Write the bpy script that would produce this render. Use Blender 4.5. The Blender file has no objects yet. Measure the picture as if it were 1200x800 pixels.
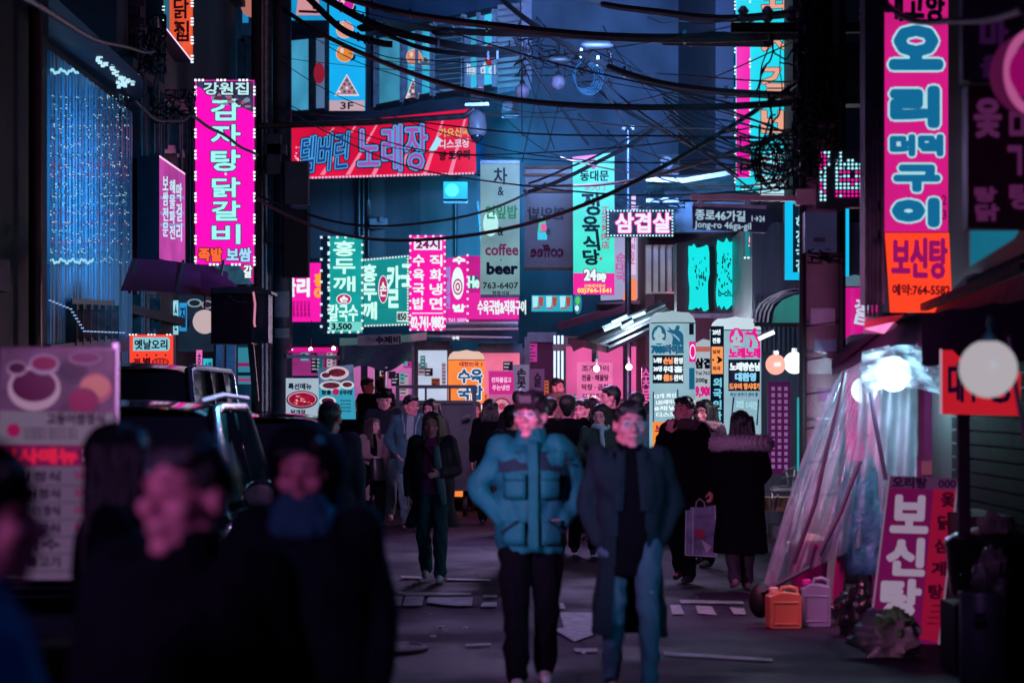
import bpy, bmesh, math, random
import numpy as np
from mathutils import Vector, Matrix
random.seed(7)
S = bpy.context.scene
COL = S.collection
R = math.radians

# ------------------------------------------------------------------ camera
F = 2833.0                       # focal length in photo pixels (85 mm on 36 mm)
CH = 1.65                        # camera height
cam = bpy.data.objects.new('camera', bpy.data.cameras.new('camera'))
COL.objects.link(cam)
cam.location = (0, 0, CH)
cam.rotation_euler = (R(90), 0, 0)
cam.data.lens = 85
cam.data.sensor_width = 36
cam.data.shift_y = 0.06
cam.data.clip_start = 0.1
cam.data.clip_end = 1000
cam.data.dof.use_dof = True
cam.data.dof.focus_distance = 29.0
cam.data.dof.aperture_fstop = 2.3
S.camera = cam
# ------------------------------------------------------------------ world: late night glow over the roofs
W = bpy.data.worlds.new('World')
S.world = W
W.use_nodes = True
wn, wl = W.node_tree.nodes, W.node_tree.links
bg = wn['Background']
sky = wn.new('ShaderNodeTexSky')
sky.sky_type = 'NISHITA'
sky.sun_disc = False
sky.sun_elevation = R(-4)
sky.sun_rotation = R(200)
mixn = wn.new('ShaderNodeMix'); mixn.data_type = 'RGBA'; mixn.blend_type = 'ADD'
mixn.inputs[0].default_value = 1.0
wl.new(sky.outputs[0], mixn.inputs[6])
mixn.inputs[7].default_value = (1.3, .75, 3.6, 1)      # city glow on low cloud
wl.new(mixn.outputs[2], bg.inputs[0])
bg.inputs[1].default_value = 0.016
S.view_settings.view_transform = 'Standard'
S.view_settings.look = 'None'
S.view_settings.exposure = 0
S.view_settings.gamma = 1
S.render.film_transparent = False
S.cycles.max_bounces = 6
S.cycles.diffuse_bounces = 2
S.cycles.glossy_bounces = 3
S.cycles.transparent_max_bounces = 12
S.cycles.transmission_bounces = 3
S.cycles.sample_clamp_indirect = 4
S.cycles.caustics_reflective = False
S.cycles.caustics_refractive = False

# ------------------------------------------------------------------ colour
def lin(h):
    h = h.lstrip('#')
    out = []
    for i in (0, 2, 4):
        v = int(h[i:i+2], 16)/255
        out.append(v/12.92 if v <= 0.04045 else ((v+0.055)/1.055)**2.4)
    return tuple(out)

# unseen area lights added in place of neon spill on people, road, walls, car
def lamp(name, loc, aim, color, power, size=1.0, spread=180):
    l = bpy.data.lights.new(name, 'AREA')
    l.energy = power; l.color = color; l.size = size; l.spread = R(spread)
    o = bpy.data.objects.new(name, l); COL.objects.link(o)
    o.location = loc
    o.rotation_euler = (Vector(aim)-Vector(loc)).to_track_quat('-Z', 'Y').to_euler()
    o['label'] = 'unseen area light added for neon spill in the street'; o['kind'] = 'helper'
    return o
lamp('added_spill_light', (-2.3, 8.4, 2.3), (-0.1, 14, 1.5), (1.0,.38,.95), 15, .7, 34)
lamp('added_spill_light', (2.2, 8.5, 2.4), (0.3, 14, 1.0), (.08,.6,1.0), 4.5, .8, 40)
lamp('added_spill_light', (-3.0, 2.4, 2.1), (-.9, 5.5, 1.5), (.70,.30,1.0), 4.8, .5, 50)
lamp('added_spill_light', (-.9, 41.6, 6.0), (-1.0, 47, 4.9), (.015,.52,.92), 190, 1.4, 120)
lamp('added_spill_light', (1.4, 29, 6.5), (2.2, 47, 7.4), (.20,.40,1.0), 420, 2.0, 46)
lamp('added_spill_light', (1.0, 21.0, 4.6), (3.2, 30, 2.6), (.03,.5,.9), 14, 1.5, 80)
lamp('added_spill_light', (1.2, 16.0, 3.6), (2.5, 18.4, .5), (1.0,.22,.50), 16, 1.0, 50)
lamp('added_spill_light', (-1.0, 24, 4.6), (-5, 30, 3.0), (.04,.45,1.0), 44, 2.0, 60)
lamp('added_spill_light', (-.6, 24, 3.6), (.3, 30, 1.5), (1.0,.5,1.0), 28, 1.5, 50)
lamp('added_spill_light', (.6, 20.0, 6.0), (.3, 17.5, 0), (.50,.14,1.0), 9, 2.5, 80)
lamp('added_spill_light', (.5, 33, 4.6), (0, 26, 0), (.6,.45,1.0), 55, 1.5, 70)
lamp('added_spill_light', (.9, 9.2, 3.0), (-1.0, 6.4, 1.2), (.04,.30,1.0), 4, .6, 60)
lamp('added_spill_light', (-.9, 18.0, 3.2), (-1.7, 14.4, 1.3), (.15,.75,1.0), 3, .4, 50)


MATS = {}
def mat(name, col, rough=0.6, metal=0.0, noise=0.25, nscale=6.0, bump=0.0, bscale=40.0, spec=0.5, stretch=(1,1,1), alpha=1.0, coat=0.0, trans=0.0, sheen=0.0):
    if name in MATS: return MATS[name]
    if isinstance(col, str): col = lin(col)
    m = bpy.data.materials.new(name); m.use_nodes = True
    n, l = m.node_tree.nodes, m.node_tree.links
    b = n['Principled BSDF']
    b.inputs['Roughness'].default_value = rough
    b.inputs['Metallic'].default_value = metal
    b.inputs['Specular IOR Level'].default_value = spec
    b.inputs['Alpha'].default_value = alpha
    b.inputs['Coat Weight'].default_value = coat
    b.inputs['Transmission Weight'].default_value = trans
    b.inputs['Sheen Weight'].default_value = sheen
    tc = n.new('ShaderNodeTexCoord'); mp = n.new('ShaderNodeMapping')
    mp.inputs['Scale'].default_value = stretch
    l.new(tc.outputs['Object'], mp.inputs[0])
    no = n.new('ShaderNodeTexNoise'); no.inputs['Scale'].default_value = nscale; no.inputs['Detail'].default_value = 6
    l.new(mp.outputs[0], no.inputs['Vector'])
    cr = n.new('ShaderNodeValToRGB')
    cr.color_ramp.elements[0].position = 0.3; cr.color_ramp.elements[1].position = 0.7
    a = [max(0, c*(1-noise)) for c in col]; d = [c*(1+noise*0.6) for c in col]
    cr.color_ramp.elements[0].color = (*a, 1); cr.color_ramp.elements[1].color = (*d, 1)
    l.new(no.outputs[0], cr.inputs[0]); l.new(cr.outputs[0], b.inputs['Base Color'])
    mr = n.new('ShaderNodeMapRange'); mr.inputs[3].default_value = max(0.02, rough-0.12); mr.inputs[4].default_value = min(1, rough+0.12)
    l.new(no.outputs[0], mr.inputs[0]); l.new(mr.outputs[0], b.inputs['Roughness'])
    if bump:
        n2 = n.new('ShaderNodeTexNoise'); n2.inputs['Scale'].default_value = bscale; n2.inputs['Detail'].default_value = 5
        l.new(mp.outputs[0], n2.inputs['Vector'])
        bp = n.new('ShaderNodeBump'); bp.inputs['Strength'].default_value = bump; bp.inputs['Distance'].default_value = 0.02
        l.new(n2.outputs[0], bp.inputs['Height']); l.new(bp.outputs[0], b.inputs['Normal'])
    MATS[name] = m
    return m

def em(col, strength=1.0, vary=0.0, sample=False, scale=1.5):
    """a light giving surface: lit sign face, lamp or lit lettering"""
    key = ('em', col, strength, vary, sample, scale)
    if key in MATS: return MATS[key]
    c = lin(col) if isinstance(col, str) else col
    m = bpy.data.materials.new('lit_'+str(len(MATS))); m.use_nodes = True
    n, l = m.node_tree.nodes, m.node_tree.links
    n.clear()
    e = n.new('ShaderNodeEmission'); e.inputs[0].default_value = (*c, 1); e.inputs[1].default_value = strength
    o = n.new('ShaderNodeOutputMaterial')
    if vary:
        tc = n.new('ShaderNodeTexCoord'); no = n.new('ShaderNodeTexNoise'); no.inputs['Scale'].default_value = scale; no.inputs['Detail'].default_value = 3
        l.new(tc.outputs['Object'], no.inputs['Vector'])
        mr = n.new('ShaderNodeMapRange'); mr.inputs[1].default_value = 0.3; mr.inputs[2].default_value = 0.7
        mr.inputs[3].default_value = strength*(1-vary); mr.inputs[4].default_value = strength*(1+vary*0.5)
        l.new(no.outputs[0], mr.inputs[0]); l.new(mr.outputs[0], e.inputs[1])
    gl = n.new('ShaderNodeBsdfGlossy'); gl.inputs['Roughness'].default_value = 0.35; gl.inputs[0].default_value = (.015, .015, .015, 1)
    ad = n.new('ShaderNodeAddShader'); l.new(e.outputs[0], ad.inputs[0]); l.new(gl.outputs[0], ad.inputs[1])
    l.new(ad.outputs[0], o.inputs[0])
    m.cycles.emission_sampling = 'AUTO' if sample else 'NONE'
    MATS[key] = m
    return m

# ------------------------------------------------------------------ geometry
O = Vector((0, 0, CH))
def P(px, py, Y):
    return Vector(((px-600)*Y/F, Y, CH-(py-472)*Y/F))

def props(o, label=None, cat=None, group=None, kind=None):
    if label: o['label'] = label
    if cat: o['category'] = cat
    if group: o['group'] = group
    if kind: o['kind'] = kind
    return o

def thing(name, label, cat, loc=(0,0,0), rotz=0, group=None, kind=None):
    o = bpy.data.objects.new(name, None); COL.objects.link(o)
    o.empty_display_size = 0.1
    o.location = loc; o.rotation_euler = (0, 0, rotz)
    return props(o, label, cat, group, kind)

def wmat(o):
    m = Matrix.LocRotScale(o.location, o.rotation_euler, o.scale)
    return wmat(o.parent) @ o.matrix_parent_inverse @ m if o.parent else m

class MB:
    def __init__(s): s.v = []; s.f = []
    def add(s, vs, fs):
        k = len(s.v); s.v += [tuple(v) for v in vs]; s.f += [tuple(i+k for i in f) for f in fs]
        return s
    def box(s, c, d, rz=0, rot=None):
        M_ = rot if rot is not None else Matrix.Rotation(rz, 3, 'Z')
        c = Vector(c)
        vs = [c + M_ @ Vector((x*d[0]/2, y*d[1]/2, z*d[2]/2)) for x in (-1,1) for y in (-1,1) for z in (-1,1)]
        return s.add(vs, [(0,1,3,2),(4,6,7,5),(0,4,5,1),(2,3,7,6),(0,2,6,4),(1,5,7,3)])
    def bar(s, a, b, w, h=None, up=(0,0,1)):
        a = Vector(a); b = Vector(b); h = h or w
        d = (b-a); L = d.length
        if L < 1e-6: return s
        d.normalize(); u = Vector(up)
        if abs(d.dot(u)) > 0.98: u = Vector((1,0,0))
        r = d.cross(u).normalized(); u = r.cross(d)
        M_ = Matrix((r, d, u)).transposed()
        return s.box((a+b)/2, (w, L, h), rot=M_)
    def tube(s, pts, r, n=6, cap=True):
        pts = [Vector(p) for p in pts]
        k0 = len(s.v); rr = r if hasattr(r, '__len__') else [r]*len(pts)
        prev = None
        for i, p in enumerate(pts):
            d = (pts[min(i+1, len(pts)-1)]-pts[max(i-1, 0)]).normalized()
            if prev is None:
                u = Vector((0,0,1)) if abs(d.z) < 0.9 else Vector((1,0,0))
                a = d.cross(u).normalized()
            else:
                a = (prev - d*prev.dot(d)).normalized()
            prev = a; b = d.cross(a)
            for j in range(n):
                t = 2*math.pi*j/n
                s.v.append(tuple(p + (a*math.cos(t)+b*math.sin(t))*rr[i]))
        for i in range(len(pts)-1):
            for j in range(n):
                s.f.append((k0+i*n+j, k0+i*n+(j+1)%n, k0+(i+1)*n+(j+1)%n, k0+(i+1)*n+j))
        if cap:
            s.f.append(tuple(k0+j for j in range(n))[::-1]); s.f.append(tuple(k0+(len(pts)-1)*n+j for j in range(n)))
        return s
    def lathe(s, c, prof, n=16, M_=None):
        """prof: list of (r, z)"""
        c = Vector(c); k0 = len(s.v); M_ = M_ or Matrix.Identity(3)
        for r, z in prof:
            for j in range(n):
                t = 2*math.pi*j/n
                s.v.append(tuple(c + M_ @ Vector((r*math.cos(t), r*math.sin(t), z))))
        for i in range(len(prof)-1):
            for j in range(n):
                s.f.append((k0+i*n+j, k0+i*n+(j+1)%n, k0+(i+1)*n+(j+1)%n, k0+(i+1)*n+j))
        s.f.append(tuple(k0+j for j in range(n))[::-1]); s.f.append(tuple(k0+(len(prof)-1)*n+j for j in range(n)))
        return s
    def sph(s, c, r, n=12, m=8, sq=(1,1,1)):
        prof = [(r*math.sin(math.pi*i/m), -r*math.cos(math.pi*i/m)) for i in range(m+1)]
        prof[0] = (r*0.02, -r); prof[-1] = (r*0.02, r)
        return s.lathe(c, prof, n, Matrix.Diagonal(sq))
    def prism(s, poly, off):
        """poly of world points, extruded by vector off"""
        poly = [Vector(p) for p in poly]; n = len(poly); off = Vector(off)
        vs = poly + [p+off for p in poly]
        fs = [tuple(range(n)), tuple(range(2*n-1, n-1, -1))] + [(i, i+n, (i+1) % n+n, (i+1) % n) for i in range(n)]
        return s.add(vs, fs)
    def sheet(s, rows):
        """grid of points"""
        k0 = len(s.v); nc = len(rows[0])
        for r in rows: s.v += [tuple(p) for p in r]
        for i in range(len(rows)-1):
            for j in range(nc-1):
                s.f.append((k0+i*nc+j, k0+i*nc+j+1, k0+(i+1)*nc+j+1, k0+(i+1)*nc+j))
        return s
    def mesh(s, name, m=None, smooth=False, inv=None):
        me = bpy.data.meshes.new(name)
        vs = s.v if inv is None else [tuple(inv @ Vector(v)) for v in s.v]
        me.from_pydata(vs, [], s.f); 
        if m: me.materials.append(m)
        if smooth:
            me.polygons.foreach_set('use_smooth', [True]*len(me.polygons))
        me.update()
        return me
    def build(s, name, m, parent=None, smooth=False, kind=None, label=None, cat=None, group=None):
        inv = wmat(parent).inverted() if parent else None
        me = s.mesh(name, m, smooth, inv)
        o = bpy.data.objects.new(name, me); COL.objects.link(o)
        if parent: o.parent = parent
        if smooth:
            try: me.set_sharp_from_angle(angle=R(50))
            except Exception: pass
        return props(o, label, cat, group, kind)
    def clean(s):
        return s

def fixnormals(o):
    bm = bmesh.new(); bm.from_mesh(o.data); bmesh.ops.recalc_face_normals(bm, faces=bm.faces); bm.to_mesh(o.data); bm.free()
    return o

def dup(root, loc=None, rotz=None, label=None, group=None, scale=None):
    r = root.copy(); COL.objects.link(r)
    if loc is not None: r.location = loc
    if rotz is not None: r.rotation_euler = (0, 0, rotz)
    if scale is not None: r.scale = scale
    if label: r['label'] = label
    if group: r['group'] = group
    for ch in list(KIDS(root)):
        c = ch.copy(); COL.objects.link(c); c.parent = r
        for g in KIDS(ch):
            d = g.copy(); COL.objects.link(d); d.parent = c
    return r
def KIDS(o):
    return list(o.children)

# ------------------------------------------------------------------ planes seen from the camera: the place of each sign is a real plane in the street
class Plane:
    def __init__(s, p0, n):
        s.p = Vector(p0); s.n = Vector(n).normalized()
        if s.n.dot(O-s.p) < 0: s.n = -s.n
    def hit(s, px, py, off=0.0):
        d = Vector(((px-600)/F, 1, -(py-472)/F))
        t = (s.p + s.n*off - O).dot(s.n)/d.dot(s.n)
        return O + d*t
def YP(y, yaw=0.0, px=600, tilt=0.0):
    """vertical plane facing the camera at depth y (at pixel column px), turned by yaw degrees"""
    a = R(yaw)
    return Plane(((px-600)*y/F, y, 0), (math.sin(a), -math.cos(a), math.tan(R(tilt))))
def XP(x):
    return Plane((x, 0, 0), (1, 0, 0))

_tc = {}
LINES = """&
000
02)764-1541
02-741-9882
12,000
12개 최신
1→24
2
200g
20년
24
24시
2인 1시간
3
3,500
30명
3F
6,000
7080라이브
741
763-6407
8
8,000
850
8채널
9,900
E
He
Jong-ro 46ga-gil
LED레이저
Tel.762
a
b
b-ch.S
beer
coffee
liard cl
→
ㄱ
ㅁ
东大门
宗
店
時
正
烤
肉
가요신곡
갈
감
강원집
걸
계
고
고등어쌈정식
구
국
국밥
기
깨
꿀리
냉
노래
노래노래
노래방
노래방손님
노래장
단체예약문의
닭
닭개장
담배
당
대
대고향
대구
대한민국 1
대환영
더덕
도우미 항시대기
동대문
돼
돼지갈비
두
듬
디스코
디스코장
룸5
리
마
막
막창 · 곱창
맥
맥주
면
모
못
문
물
밥
별
보
보신탕
보쌈
불
비
삼
삼겹
삼겹살
생
생선구이정식
손
손님
쇼
수
수육
수육국밥&직화구이
수제비
순
순대 8,000
순대국밥
술
숯
식
식사메뉴
신
쌈
쌈밥정식
양 도우미
어
업
연잎밥
영
예약:764-5582
옛날오리
오
오리쌈정식 생선구이 정식
오리탕
오삼불고기
오징어정식
옻
완비
외
외국
우대
육
을
이
인
입장
자
장
전
전 별
전골 · 해물탕
전통
전화를걸고
점
정
조개구이
족발
종로46가길
주는냉면
중
지
직
집
차
청국장정식
최신 반주기 완비 룸
칼
칼국수
탕
터
템버린
통
특선메뉴
파
포장환영
프
함흥
해
현정식당
호
홀
홍
화
환
환영
회""".split('\n')
def _unit(v, f):
    v = np.array(v); cnt = {}
    for p in f:
        for i in range(len(p)):
            k = (min(p[i], p[i-1]), max(p[i], p[i-1])); cnt[k] = cnt.get(k, 0)+1
    lo, hi = v.min(0), v.max(0)
    return ((v-lo)/np.maximum(hi-lo, 1e-6), f, [k for k, n in cnt.items() if n == 1])
def _convert(lines):
    """outline meshes of many lines of writing at once, from Blender's own built-in font"""
    c = bpy.data.curves.new('t', 'FONT'); c.body = '\n'.join(lines); c.resolution_u = 2; c.space_line = 3.0
    o = bpy.data.objects.new('t', c)
    me = o.to_mesh()
    v = [tuple(x.co[:2]) for x in me.vertices]; fs = [tuple(p.vertices) for p in me.polygons]
    o.to_mesh_clear(); bpy.data.objects.remove(o); bpy.data.curves.remove(c)
    if len(lines) == 1: _tc[lines[0]] = _unit(v, fs); return
    rows = {}
    for p in fs: rows.setdefault(round(-(v[p[0]][1]-.35)/3.0), []).append(p)
    for r, ps in rows.items():
        ids = sorted({i for p in ps for i in p}); mp = {a: b for b, a in enumerate(ids)}
        _tc[lines[r]] = _unit([v[i] for i in ids], [tuple(mp[i] for i in p) for p in ps])
_convert([l for l in LINES if l])
def glyphs(body):
    if body not in _tc: print('MISSLINE', body); _convert([body])
    return _tc[body]

def strokes(mb, pl, body, x0, y0, x1, y1, bold, off, mirror=False, slope=0.0, rot=0.0, fill=True, lean=0.0):
    v, f, e = glyphs(body)
    v = v.copy()
    if mirror: v[:, 0] = 1-v[:, 0]
    w, h = x1-x0, y1-y0
    q = np.stack([x0 + v[:, 0]*w, y1 - v[:, 1]*h], 1)
    if lean: q[:, 0] += (v[:, 1]-.5)*lean*h
    xc, yc = (x0+x1)/2, (y0+y1)/2
    q[:, 1] += (q[:, 0]-xc)*slope
    if rot:
        c_, s_ = math.cos(R(rot)), math.sin(R(rot)); d = q-[xc, yc]
        q = np.stack([xc+d[:, 0]*c_-d[:, 1]*s_, yc+d[:, 0]*s_+d[:, 1]*c_], 1)
    H = lambda a, b: pl.hit(a, b, off)
    if fill: mb.add([H(*p) for p in q], f)
    if bold > 0:
        used = set()
        for a, b in e:
            pa, pb = q[a], q[b]; d = pb-pa; L = math.hypot(*d)
            if L < 1e-5: continue
            nx, ny = -d[1]/L*bold, d[0]/L*bold
            mb.add([H(pa[0]+nx, pa[1]+ny), H(pa[0]-nx, pa[1]-ny), H(pb[0]-nx, pb[1]-ny), H(pb[0]+nx, pb[1]+ny)], [(0,1,2,3)])
            for k in (a, b):
                if k in used: continue
                used.add(k)
                mb.add([H(q[k][0]+bold*math.cos(t), q[k][1]+bold*math.sin(t)) for t in np.arange(6)*math.pi/3], [tuple(range(6))])
    return mb

def write(parent, pl, body, box, m, bold=0.6, out=None, off=0.012, **kw):
    """one line of lettering on a sign. out = (material, extra px) gives the letters an outline"""
    x0, y0, x1, y1 = box
    if out:
        mb = MB(); strokes(mb, pl, body, x0, y0, x1, y1, bold+out[1], off-0.005, **kw)
        mb.build('letter_outline', out[0], parent)
    mb = MB(); strokes(mb, pl, body, x0, y0, x1, y1, bold, off, **kw)
    return mb.build('lettering', m, parent)

def column(parent, pl, body, box, m, bold=0.6, out=None, gap=0.12, **kw):
    """letters set one under another"""
    x0, y0, x1, y1 = box; n = len(body); h = (y1-y0)/n
    a = MB(); b = MB(); off = kw.pop('off', 0.012)
    for i, ch in enumerate(body):
        if ch == ' ': continue
        bx = (x0, y0+h*(i+gap/2), x1, y0+h*(i+1-gap/2))
        if ch in '&·': bx = (x0+(x1-x0)*.3, bx[1]+h*.15, x1-(x1-x0)*.3, bx[3]-h*.15)
        if out: strokes(a, pl, ch, *bx, bold+out[1], off-0.005, **kw)
        strokes(b, pl, ch, *bx, bold, off, **kw)
    if out: a.build('letter_outline', out[0], parent)
    return b.build('lettering', m, parent)

def poly(mb, pl, pts, off, thick=0.006):
    q = [pl.hit(x, y, off) for x, y in pts]
    mb.prism(q, -pl.n*thick)
    return mb
def rect(x0, y0, x1, y1): return [(x0, y0), (x1, y0), (x1, y1), (x0, y1)]
def ell(cx, cy, rx, ry, n=20, a0=0, a1=360):
    return [(cx+rx*math.cos(R(a0+(a1-a0)*i/n)), cy+ry*math.sin(R(a0+(a1-a0)*i/n))) for i in range(n+(0 if a1-a0 >= 360 else 1))]
def decal(parent, pl, pts, m, off=0.008, name='print', thick=0.003):
    mb = MB(); poly(mb, pl, pts, off, thick); return fixnormals(mb.build(name, m, parent))

HOUSE = None
def sign(label, pl, pts, face, thick=0.18, name='shop_sign', cat='sign', group=None, rim='#10131c', inset=0, face_name='face', housing=True):
    """a sign box: housing, lit face; lettering is added afterwards. Returns the Empty."""
    if len(pts) == 4 and not hasattr(pts[0], '__len__'): pts = rect(*pts)
    cx = sum(p[0] for p in pts)/len(pts); by = max(p[1] for p in pts)
    base = pl.hit(cx, by)
    t = thing(name, label, cat, base, 0, group)
    if housing:
        mb = MB(); poly(mb, pl, pts, 0.0, thick)
        fixnormals(mb.build('housing', mat('sign_case', rim, 0.45, 0.3) if isinstance(rim, str) else rim, t))
    ccx = cx; ccy = sum(p[1] for p in pts)/len(pts)
    q = [(x+(-inset if x > ccx else inset), y+(-inset if y > ccy else inset)) for x, y in pts]
    mb = MB(); poly(mb, pl, q, 0.004, 0.003)
    fixnormals(mb.build(face_name, face, t))
    return t

def leds(parent, pl, pts, step=4.2, r=1.1, m=None, off=0.03, close=True, dash=None):
    """row of small lamps along the edge of a sign"""
    mb = MB(); n = len(pts); acc = 0
    for i in range(n if close else n-1):
        a = Vector(pts[i]); b = Vector(pts[(i+1) % n]); L = (b-a).length; k = max(1, int(L/step))
        for j in range(k):
            p = a.lerp(b, j/k)
            if dash and (acc//dash) % 2: acc += 1; continue
            acc += 1
            q = [pl.hit(p.x+dx*r, p.y+dy*r, off) for dx, dy in ((-1,-1),(1,-1),(1,1),(-1,1))]
            mb.prism(q, -pl.n*0.02)
    return mb.build('lamp_border', m or em('#d8f6ff', 1.3), parent, kind='stuff')
# ================================================================== materials of the place
asph = mat('asphalt', (.045,.024,.056), 0.8, 0, 0.35, 1.2, 0.6, 160, spec=0.12)
conc = mat('concrete', (.20,.20,.22), 0.8, 0, 0.35, 2.0, 0.3, 30)
dconc = mat('dark_render', (.06,.065,.08), 0.8, 0, 0.4, 1.5, 0.3, 20)
wallb = mat('blue_grey_wall', (.07,.095,.13), 0.7, 0, 0.35, 1.2, 0.25, 14)
lightw = mat('pale_cladding', (.40,.38,.40), 0.7, 0, 0.3, 1.5, 0.2, 18, stretch=(1,1,.25))
blackw = mat('soot_black', (.010,.010,.014), 0.7, 0, 0.4, 2)
steel = mat('dark_steel', (.10,.11,.13), 0.4, 0.7, 0.4, 8)
bsteel = mat('brushed_steel', (.55,.56,.65), 0.38, 0.7, 0.3, 10, stretch=(1,1,.2))
alu = mat('aluminium', (.45,.47,.5), 0.4, 0.8, 0.3, 12)
rustm = mat('rust', (.16,.06,.03), 0.8, 0.2, 0.5, 10)
glassd = mat('dark_glass', (.02,.03,.04), 0.08, 0, 0.3, 3, spec=0.9)
paint = mat('road_paint', (.34,.32,.36), 0.7, 0, 0.5, 9, 0.3, 90)
n, l = paint.node_tree.nodes, paint.node_tree.links                 # worn through to the asphalt in places
wz = n.new('ShaderNodeTexNoise'); wz.inputs['Scale'].default_value = 14; wz.inputs['Detail'].default_value = 8; wz.inputs['Roughness'].default_value = .7
tcz = n.new('ShaderNodeTexCoord'); l.new(tcz.outputs['Object'], wz.inputs['Vector'])
mz = n.new('ShaderNodeMapRange'); mz.inputs[1].default_value = .32; mz.inputs[2].default_value = .40; l.new(wz.outputs[0], mz.inputs[0]); l.new(mz.outputs[0], n['Principled BSDF'].inputs['Alpha'])
n, l = asph.node_tree.nodes, asph.node_tree.links                   # patches, stains and oil on the asphalt
b = n['Principled BSDF']; old = b.inputs['Base Color'].links[0].from_socket
tcz = n.new('ShaderNodeTexCoord'); wz = n.new('ShaderNodeTexNoise'); wz.inputs['Scale'].default_value = .55; wz.inputs['Detail'].default_value = 9; wz.inputs['Roughness'].default_value = .65; l.new(tcz.outputs['Object'], wz.inputs['Vector'])
vz = n.new('ShaderNodeTexVoronoi'); vz.feature = 'DISTANCE_TO_EDGE'; vz.inputs['Scale'].default_value = .45; l.new(wz.outputs[1], vz.inputs['Vector']); 
ad_ = n.new('ShaderNodeVectorMath'); ad_.operation = 'MULTIPLY_ADD'; ad_.inputs[1].default_value = (.35,.35,.35); l.new(wz.outputs[1], ad_.inputs[0]); l.new(tcz.outputs['Object'], ad_.inputs[2]); l.new(ad_.outputs[0], vz.inputs['Vector'])
cz = n.new('ShaderNodeMapRange'); cz.inputs[1].default_value = 0; cz.inputs[2].default_value = .012; cz.inputs[3].default_value = .35; cz.inputs[4].default_value = 1; l.new(vz.outputs[0], cz.inputs[0])
sz = n.new('ShaderNodeMapRange'); sz.inputs[1].default_value = .35; sz.inputs[2].default_value = .65; sz.inputs[3].default_value = .45; sz.inputs[4].default_value = 1.3; l.new(wz.outputs[0], sz.inputs[0])
mm_ = n.new('ShaderNodeMath'); mm_.operation = 'MULTIPLY'; l.new(cz.outputs[0], mm_.inputs[0]); l.new(sz.outputs[0], mm_.inputs[1])
vm = n.new('ShaderNodeVectorMath'); vm.operation = 'SCALE'; l.new(old, vm.inputs[0]); l.new(mm_.outputs[0], vm.inputs[3]); l.new(vm.outputs[0], b.inputs['Base Color'])
rz_ = n.new('ShaderNodeMapRange'); rz_.inputs[1].default_value = .4; rz_.inputs[2].default_value = .6; rz_.inputs[3].default_value = .55; rz_.inputs[4].default_value = .85; l.new(wz.outputs[0], rz_.inputs[0]); l.new(rz_.outputs[0], b.inputs['Roughness'])
rubber = mat('rubber', (.012,.012,.014), 0.6, 0, 0.3, 20)
cablem = mat('cable_sheath', (.01,.011,.014), 0.55, 0, 0.3, 20)
wood = mat('dark_wood', (.10,.05,.04), 0.6, 0, 0.4, 4, 0.2, 30, stretch=(1,1,.1))

# ================================================================== ground
mb = MB(); n_ = 60
xs = [-200, -60, -20] + [-9+i*0.6 for i in range(31)] + [20, 60, 200]
ys = [-30, -8] + [2+i*1.2 for i in range(60)] + [100, 200, 400]
mb.sheet([[(x, y, -0.02 if abs(x) > 12 or y > 80 else 0.012*math.sin(x*1.7+y*.6)*math.sin(y*.35)) for x in xs] for y in ys])
mb.build('road', asph, kind='structure', smooth=True)
mb = MB()
for y0 in np.arange(22, 60, 1.2):                                   # right hand pavement with a kerb
    pass
pv = MB().box((5.6, 40, 0.06), (4.4, 40, 0.12)).build('pavement', conc, kind='structure')
kb = MB()
for i in range(26): kb.box((3.3, 20.8+i*1.5, 0.07), (0.2, 1.47, 0.15)).build('kerb_stone', conc, pv); kb = MB()
pv = MB().box((-6.2, 30, 0.06), (2.4, 50, 0.12)).build('pavement', conc, kind='structure')
def ground(px, py, z=0.016):
    d = Vector(((px-600)/F, 1, -(py-472)/F)); t = (z-CH)/d.z
    return O+d*t
def marking(pts, label=None):
    mb = MB(); mb.add([ground(*p) for p in pts], [tuple(range(len(pts)))[::-1]])
    o = mb.build('road_marking', paint, kind='structure'); return fixnormals(o)
for a in ([(452,698),(472,698),(470,709),(448,709)], [(475,698),(497,698),(494,709),(472,709)], [(502,699),(554,699),(553,709),(534,709),(520,708),(500,705)],
          [(466,693),(552,694),(552,696),(475,697)], [(566,705),(582,705),(582,710),(563,710)], [(566,697),(582,697),(582,699),(566,699)],
          [(648,705),(660,706),(663,713),(648,712)], [(785,708),(797,708),(802,719),(788,719)], [(815,709),(834,710),(840,720),(818,718)],
          [(855,711),(872,712),(874,719),(860,719)], [(796,702),(870,704),(872,707),(798,706)],
          [(656,717),(694,717),(699,737),(698,742),(673,751),(648,736),(661,735)],
          [(438,753),(470,754),(468,757),(440,756)], [(545,754),(575,753),(576,755),(546,756)], [(672,759),(700,759),(700,763),(675,763)],
          [(778,763),(905,771),(905,774),(778,767)], [(524,677),(575,678),(575,680),(524,679)], [(470,674),(495,675),(494,677),(470,676)]):
    marking(a)
# litter, scraps of paper
for i in range(22):
    x = random.uniform(-2.2, 2.9); y = random.uniform(15.6, 24)
    s_ = random.uniform(.008, .022)
    mb = MB(); mb.sheet([[(x+a*s_+random.uniform(-.008,.008), y+b*s_*1.5, .02+random.uniform(0,.02)) for a in (-1,0,1)] for b in (-1,0,1)])
    mb.build('paper_scrap', mat('paper_scrap', (.6,.6,.58), .8), label=None)
    o = bpy.data.objects[-1]
for o in [o for o in bpy.data.objects if o.name.startswith('paper_scrap')]:
    props(o, 'small pale scrap of litter lying on the dark road', 'litter', 'scraps of litter on the road')
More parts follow.
